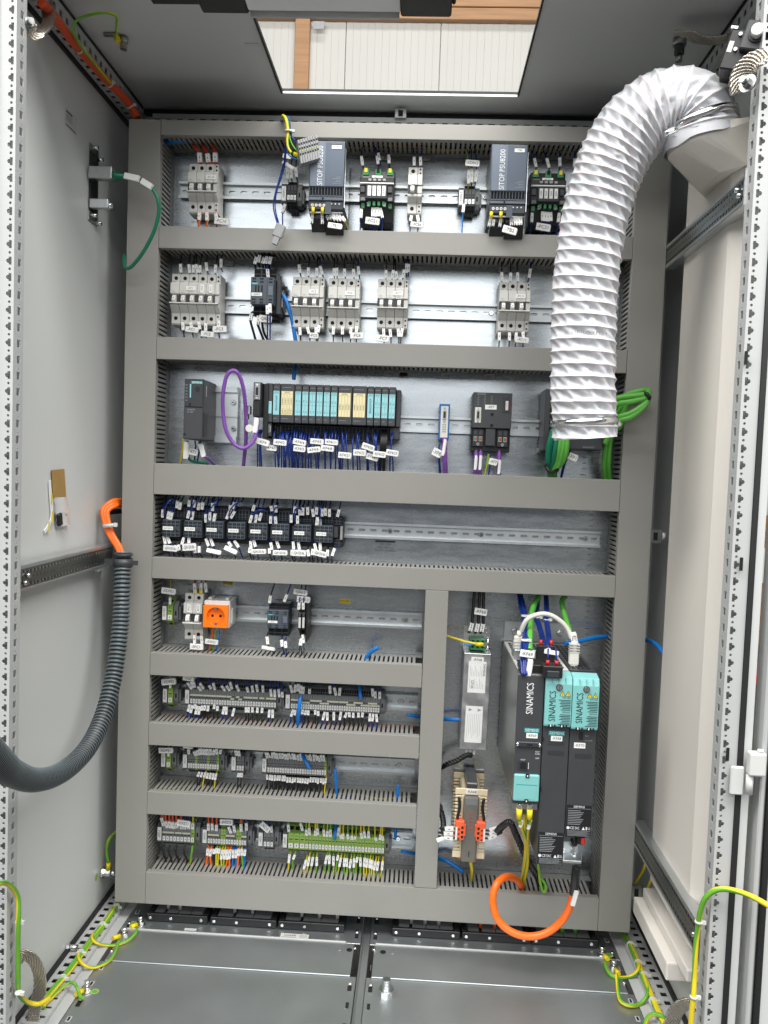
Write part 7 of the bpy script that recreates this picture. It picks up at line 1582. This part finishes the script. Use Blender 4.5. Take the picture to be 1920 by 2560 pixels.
# ================================================================== roof: orange cable, earth strap, braids, switch
op = [at(*B1(x, y), z, 2) for x, y, z in ((330, 20, .752), (405, 100, .752), (510, 240, .752), (620, 385, .752), (740, 520, .752), (860, 655, .752), (960, 750, .750), (1030, 835, .745), (1085, 935, .72))]
oc = cable(op, .0078, 'orange_dark', 'power_cable', 'orange cable tied along the upper left roof rail', n=10)
for i in (3, 5, 7): ztie(oc, op[i], .0092, (op[i+1]-op[i-1]))
ep = [at(*B1(x, y), z, 2) for x, y, z in ((870, 655, .748), (760, 520, .747), (640, 365, .747), (578, 240, .752), (590, 180, .765), (640, 140, .775), (740, 110, .778), (850, 102, .778), (918, 130, .778), (922, 200, .776), (912, 310, .782))]
ec = cable(ep, .0024, 'earth', 'wire', 'green yellow earth wire arching to the roof bolt, upper left', 'wire')
q = at(*B1(915, 330), .784, 2)
rbolt = thing('roof_bolt', 'steel earth bolt with yellow lug in the roof, upper left', 'bolt', q)
MB().box(-.022, .002, -.004, .004, .010, .013, 'dull_steel').build('washer', rbolt); MB().cyl((.0, .0, .012), .0055, .012, (.35, .1, -1), 10, 'yellow').build('lug_sleeve', rbolt)
MB().cyl((.010, .012, .014), .0085, .010, (0, 0, -1), 14, 'dull_steel').cyl((.010, .012, .004), .0072, .012, (0, 0, -1), 6, 'dull_steel', sm=0).build('nut', rbolt)
def braid(pts, r, lab, ends=True, flat=.42):
    o = cable(pts, r, 'braid', 'braided_strap', lab, 'earth strap', 'braided earth straps', n=10); 
    return o
def braid_m(pts, r, lab, flat=.4, up=None, bolt=None, bax=(0, -1, 0)):
    m = MB(); path = spline(pts, 10); n = len(path)
    for s in range(9):                                       # woven strands side by side
        for w_ in (0, 1):
            out = []
            for i, p in enumerate(path):
                tt = (path[min(i+1, n-1)]-path[max(i-1, 0)]).normalized(); uu = Vector(up or (0, 0, 1)); uu = (uu-tt*uu.dot(tt)).normalized(); vv = tt.cross(uu)
                out.append(p+vv*(s-4)*r*.22+(vv*math.sin(i*.9+s*1.7+w_*math.pi)*r*.10+uu*math.cos(i*.9+s*1.7+w_*math.pi)*r*.09))
            m.tube(out, r*.115, 5, 'braid')
    o = solo('braided_strap', lab, 'earth strap', m, 'braided earth straps')
    for b_ in (bolt or []):
        k = MB().cyl((0, 0, 0), r*.85, .003, bax, 16, 'dull_steel').cyl(Vector(bax)*.003, .0075, .008, bax, 6, 'dull_steel', sm=0).cyl(Vector(bax)*.011, .005, .007, bax, 10, 'dull_steel'); k.build('bolt', o, Vector(b_)-o.location)
    return o
bl = [at(*B1(205, 190), -.40), at(*B1(250, 240), -.395), at(*B1(300, 268), -.385), at(*B1(350, 240), -.36), at(*B1(385, 150), -.33), at(*B1(370, 40), -.31), at(*B1(330, -40), -.30)]
braid_m(bl, .011, 'braided earth strap curling from the left post, top', up=(0, 1, 0), bolt=[bl[0]], bax=(.8, -.6, 0))
bl2 = [at(*B3(160, 1310), -.38), at(*B3(220, 1290), -.37), at(*B3(290, 1350), -.36), at(*B3(330, 1470), -.345), at(*B3(325, 1600), -.33), at(*B3(290, 1720), -.325), at(*B3(270, 1850), -.33)]
braid_m(bl2, .011, 'braided earth strap at the foot of the left post', up=(0, 1, 0))
br = [at(*B6(905, 2020), -.39), at(*B6(840, 2015), -.38), at(*B6(770, 2060), -.37), at(*B6(725, 2140), -.36), at(*B6(705, 2240), -.355), at(*B6(690, 2330), -.35)]
braid_m(br, .0125, 'braided earth strap at the foot of the right post', up=(0, 1, 0))
bt_ = [at(*B7(1010, 395), -.47), at(*B7(950, 405), -.455), at(*B7(880, 440), -.44), at(*B7(825, 500), -.43), at(*B7(800, 570), -.425), at(*B7(805, 635), -.42)]
braid_m(bt_, .0150, 'thick braided earth strap bolted to the right post, top', up=(0, 1, 0), bolt=[at(*B7(860, 580), -.44)], bax=(-.75, -.6, .1))
bt2 = [at(*B7(375, 235), .782, 2), at(*B7(440, 235), .776, 2), at(*B7(520, 270), .768, 2), at(*B7(610, 280), .764, 2), at(*B7(720, 265), .762, 2)]
braid_m(bt2, .013, 'braided earth strap running from the roof bolt to the right rail', up=(0, 0, 1))
q = at(*B7(385, 300), .79, 2); o = MB().cyl((0, 0, .008), .012, .012, (0, 0, -1), 14, 'dull_steel').cyl((0, 0, -.004), .0085, .016, (0, 0, -1), 6, 'charcoal', sm=0).cyl((0, 0, -.02), .006, .012, (0, 0, -1), 10, 'dull_steel').build('roof_bolt', None, q); tagit(o, 'dark earth bolt in the roof, upper right', 'bolt')
# door switch
q = at(*B7(800, 300), -.405)
sw = thing('door_switch', 'dark door switch with white push button at the right post, top', 'switch', q, (0, .28, -.35))
MB().box(-.018, .030, .0, .05, -.038, .020, 'black').build('body', sw, bev=.002); MB().box(.002, .036, -.012, .018, -.012, .030, 'charcoal').build('button_housing', sw, bev=.002)
MB().cyl((.021, -.012, .010), .0085, .016, (0, -1, 0), 14, 'white_plastic').cyl((.021, -.012, .010), .0125, .003, (0, -1, 0), 14, 'black').build('push_button', sw); MB().fb(-.015, -.008, -.014, .002, 0, .0006, 'label_dim').build('label', sw)
for zz in (-.01, .012): MB().cyl((-.003, 0, zz), .0028, .004, (0, -1, 0), 10, 'dull_steel').build('screw', sw)
MB().box(-.020, -.010, .0, .03, .020, .024, 'dull_steel').cyl((.02, .02, .030), .004, .03, (.3, 0, 1), 8, 'white_plastic').build('bracket', sw)

# ================================================================== earth wires on the cabinet floor and posts
def ew(Z, pts, label, r=.0030): 
    return cable([at(*Z(x, y), v, ax) for x, y, v, ax in pts], r, 'earth', 'wire', label, 'wire', 'earth wires on the cabinet floor')
zq = ZF+.006
for i, dx in enumerate((-12, 6, 20)):
    o = ew(B3, [(980+dx*.6, 850, zq, 2), (900+dx*.8, 970, zq, 2), (820+dx, 1080, zq, 2), (740+dx, 1180, zq, 2), (660+dx, 1290, zq, 2), (540+dx, 1450, zq, 2), (440+dx, 1570, zq, 2), (370+dx, 1660, zq, 2), (350+dx*.7, 1720, zq, 2)], 'green yellow wire of the bundle along the left floor rail, %s from left' % nth(i))
    if i == 1:
        for x, y in ((968, 885), (850, 1040), (668, 1270), (520, 1480)): ztie(o, at(*B3(x, y), zq, 2), .0085, (-.2, 1, 0))
ew(B3, [(770, 1110, zq, 2), (765, 1150, zq+.004, 2), (800, 1185, zq, 2), (880, 1205, FL+.006, 2), (970, 1200, FL+.006, 2), (1060, 1165, FL+.008, 2), (1120, 1110, FL+.012, 2), (1138, 1060, FL+.012, 2)], 'green yellow wire bowing to the rear floor bolt, left')
ew(B3, [(650, 1270, zq, 2), (655, 1320, zq+.004, 2), (700, 1370, zq, 2), (780, 1390, FL+.006, 2), (880, 1350, FL+.006, 2), (940, 1290, FL+.008, 2), (970, 1220, FL+.010, 2), (985, 1170, FL+.012, 2)], 'green yellow wire bowing to the middle floor bolt, left')
ew(B3, [(345, 1720, zq, 2), (420, 1650, zq, 2), (500, 1570, zq+.004, 2), (570, 1520, zq+.008, 2), (615, 1520, zq+.010, 2), (645, 1570, zq, 2), (670, 1640, FL+.008, 2), (690, 1640, FL+.010, 2)], 'green yellow wire bowing to the front floor bolt, left')
lw = ew(B3, [(-30, 700, -.50, 1), (0, 692, -.49, 1), (50, 690, -.46, 1), (110, 735, -.44, 1), (148, 810, -.43, 1), (155, 930, -.43, 1), (150, 1050, -.43, 1), (150, 1250, -.425, 1), (150, 1480, -.42, 1), (155, 1590, -.41, 1), (190, 1650, -.38, 1), (250, 1685, -.36, 1), (330, 1690, -.35, 1), (410, 1640, -.33, 1)], 'long green yellow wire running down the left post', .0040)
for x, y in ((155, 1010), (155, 1600)): ztie(lw, at(*B3(x, y), -.425), .006)
ew(B3, [(985, 250, .08, 1), (950, 280, .07, 1), (900, 340, .05, 1), (885, 430, .05, 1), (900, 510, .05, 1)], 'green yellow wire beside the left duct foot on the side wall', .0036)
q = at(*B3(900, 520), .05); o = MB().cyl((0, 0, 0), .0050, .016, (0, 0, -1), 10, 'yellow').cyl((0, 0, -.016), .0035, .006, (0, 0, -1), 8, 'chrome').build('cable_lug', None, q); tagit(o, 'yellow cable lug low on the left side wall', 'cable lug')
q = at(*B3(895, 602), -.585, 0); o = MB().hexbolt((-.014, 0, 0), .008, .020, (1, 0, 0)).cyl((.004, 0, 0), .0055, .014, (1, 0, 0), 12, 'chrome').build('wall_bolt', None, q); tagit(o, 'chrome earth bolt low on the left side wall', 'bolt')
q = at(*B3(800, 640), -.5992, 0); o = MB().cyl((0, 0, 0), .0075, .0005, (1, 0, 0), 16, 'terminal_lime').build('earth_symbol', None, q); tagit(o, 'round yellow earth symbol sticker low on the left side wall', 'sticker')
def lug(u, v, lab, dirv, z=FL):
    q = at(u, v, z+.008, 2)
    t = thing('earth_bolt', lab, 'bolt', (q.x, q.y, z+.0004), group='floor earth bolts')
    MB().cyl((0, 0, 0), .0095, .002, 'z', 16, 'chrome').cyl((0, 0, .002), .0075, .006, 'z', 6, 'chrome', sm=0).cyl((0, 0, .008), .0050, .012, 'z', 12, 'chrome').build('nut', t)
    d = Vector(dirv).normalized(); MB().cyl(d*.010+Vector((0, 0, .006)), .0046, .016, tuple(d+Vector((0, 0, .1))), 12, 'yellow').build('lug_sleeve', t)
    return t
lug(*B3(1165, 1010), 'rear left floor earth bolt with yellow lug', (-.6, -1, 0)); lug(*B3(1030, 1105), 'middle left floor earth bolt with yellow lug', (-.8, -1, 0)); lug(*B3(722, 1550), 'front left floor earth bolt with yellow lug', (-.5, -1, 0))
for i, (x, y) in enumerate(((1105, 1025), (785, 1592))):
    q = at(*B3(x, y), FL, 2); o = MB().cyl((0, 0, 0), .0080, .0004, 'z', 18, 'terminal_lime').cyl((0, 0, .0004), .005, .0001, 'z', 14, 'terminal_green').build('earth_symbol', None, (q.x, q.y, FL+.0005)); tagit(o, 'round earth symbol sticker on the floor, %s' % ('rear left', 'front left')[i], 'sticker')
q = at(*B3(575, 1228), ZF+.02, 2); o = MB().cyl((0, 0, 0), .0055, .020, (1, 0, .1), 12, 'chrome').cyl((0, 0, 0), .0075, .004, (1, 0, .1), 6, 'chrome', sm=0).build('wall_bolt', None, at(*B3(560, 1225), -.597, 0)); tagit(o, 'chrome bolt at the foot of the left side wall', 'bolt')
# right hand side
for i, dx in enumerate((-10, 4, 16)):
    o = ew(B6, [(215+dx*.6, 1305, zq, 2), (270+dx*.8, 1380, zq, 2), (330+dx, 1500, zq, 2), (385+dx, 1640, zq, 2), (440+dx, 1780, zq, 2), (500+dx, 1920, zq, 2), (560+dx, 2060, zq, 2), (640+dx, 2220, zq, 2)], 'green yellow wire of the bundle along the right floor rail, %s from left' % nth(i), .0036)
    if i == 1:
        for x, y in ((305, 1430), (380, 1610), (440, 1730), (525, 1985)): ztie(o, at(*B6(x, y), zq, 2), .0085, (.2, 1, 0))
ew(B6, [(370, 1600, zq, 2), (385, 1640, zq+.004, 2), (360, 1700, zq, 2), (290, 1745, FL+.006, 2), (180, 1755, FL+.006, 2), (100, 1720, FL+.008, 2), (60, 1650, FL+.012, 2), (45, 1600, FL+.014, 2)], 'green yellow wire bowing to the rear floor bolt, right', .0036)
ew(B6, [(440, 1740, zq, 2), (475, 1840, zq, 2), (465, 1930, zq, 2), (400, 2010, FL+.006, 2), (300, 2030, FL+.006, 2), (210, 1990, FL+.006, 2), (180, 1900, FL+.008, 2), (170, 1800, FL+.010, 2), (160, 1730, FL+.014, 2)], 'green yellow wire bowing to the middle floor bolt, right', .0036)
ew(B6, [(440, 2230, FL+.01, 2), (470, 2150, FL+.016, 2), (530, 2115, FL+.02, 2), (600, 2130, zq+.006, 2), (650, 2180, zq, 2), (690, 2240, zq, 2)], 'green yellow wire arching at the very front right of the floor', .0040)
lug(*B6(20, 1500), 'rear right floor earth bolt with yellow lug', (.25, -1, 0)); lug(*B6(135, 1640), 'middle right floor earth bolt with yellow lug', (.15, -1, 0))
q = at(*B6(92, 1535), FL, 2); o = MB().cyl((0, 0, 0), .0080, .0004, 'z', 18, 'terminal_lime').cyl((0, 0, .0004), .005, .0001, 'z', 14, 'terminal_green').build('earth_symbol', None, (q.x, q.y, FL+.0005)); tagit(o, 'round earth symbol sticker on the floor, rear right', 'sticker')
rw_ = ew(B6, [(1720, 1090, -.50, 1), (1640, 1030, -.49, 1), (1480, 945, -.475, 1), (1330, 895, -.46, 1), (1210, 880, -.45, 1), (1120, 900, -.445, 1), (1040, 970, -.44, 1), (1000, 1070, -.435, 1), (975, 1200, -.43, 1), (955, 1350, -.425, 1), (940, 1550, -.425, 1), (932, 1750, -.425, 1), (920, 1950, -.43, 1), (905, 2100, -.43, 1), (895, 2260, -.43, 1)], 'long green yellow wire bowing over the right post to the door', .0042)
for x, y in ((975, 1205), (925, 1945)): ztie(rw_, at(*B6(x, y), -.43), .0062)
ew(B6, [(330, 860, .05, 1), (390, 760, .04, 1), (430, 690, .03, 1), (450, 600, .03, 1)], 'green yellow wire behind the right duct foot, upper', .0030)
ew(B6, [(430, 945, .03, 1), (470, 870, .02, 1), (500, 800, .01, 1), (510, 740, .01, 1)], 'green yellow wire behind the lower punched rail', .0030)
q = at(*B8(215, 995), .02); o = MB().box(-.010, .012, -.006, .006, -.014, .014, 'dull_steel').box(-.004, .004, -.008, -.006, -.008, .008, 'hole').cyl((.014, 0, 0), .008, .006, 'x', 10, 'label_dim').build('plate_clip', None, q); tagit(o, 'steel plate clip with white bush right of the vertical duct', 'clip')
q = at(*B6(352, 900), .02); o = MB().box(-.010, .012, -.006, .006, -.014, .014, 'dull_steel').box(-.004, .004, -.008, -.006, -.008, .008, 'hole').build('plate_clip', None, q); tagit(o, 'steel plate clip at the foot of the right vertical duct', 'clip')
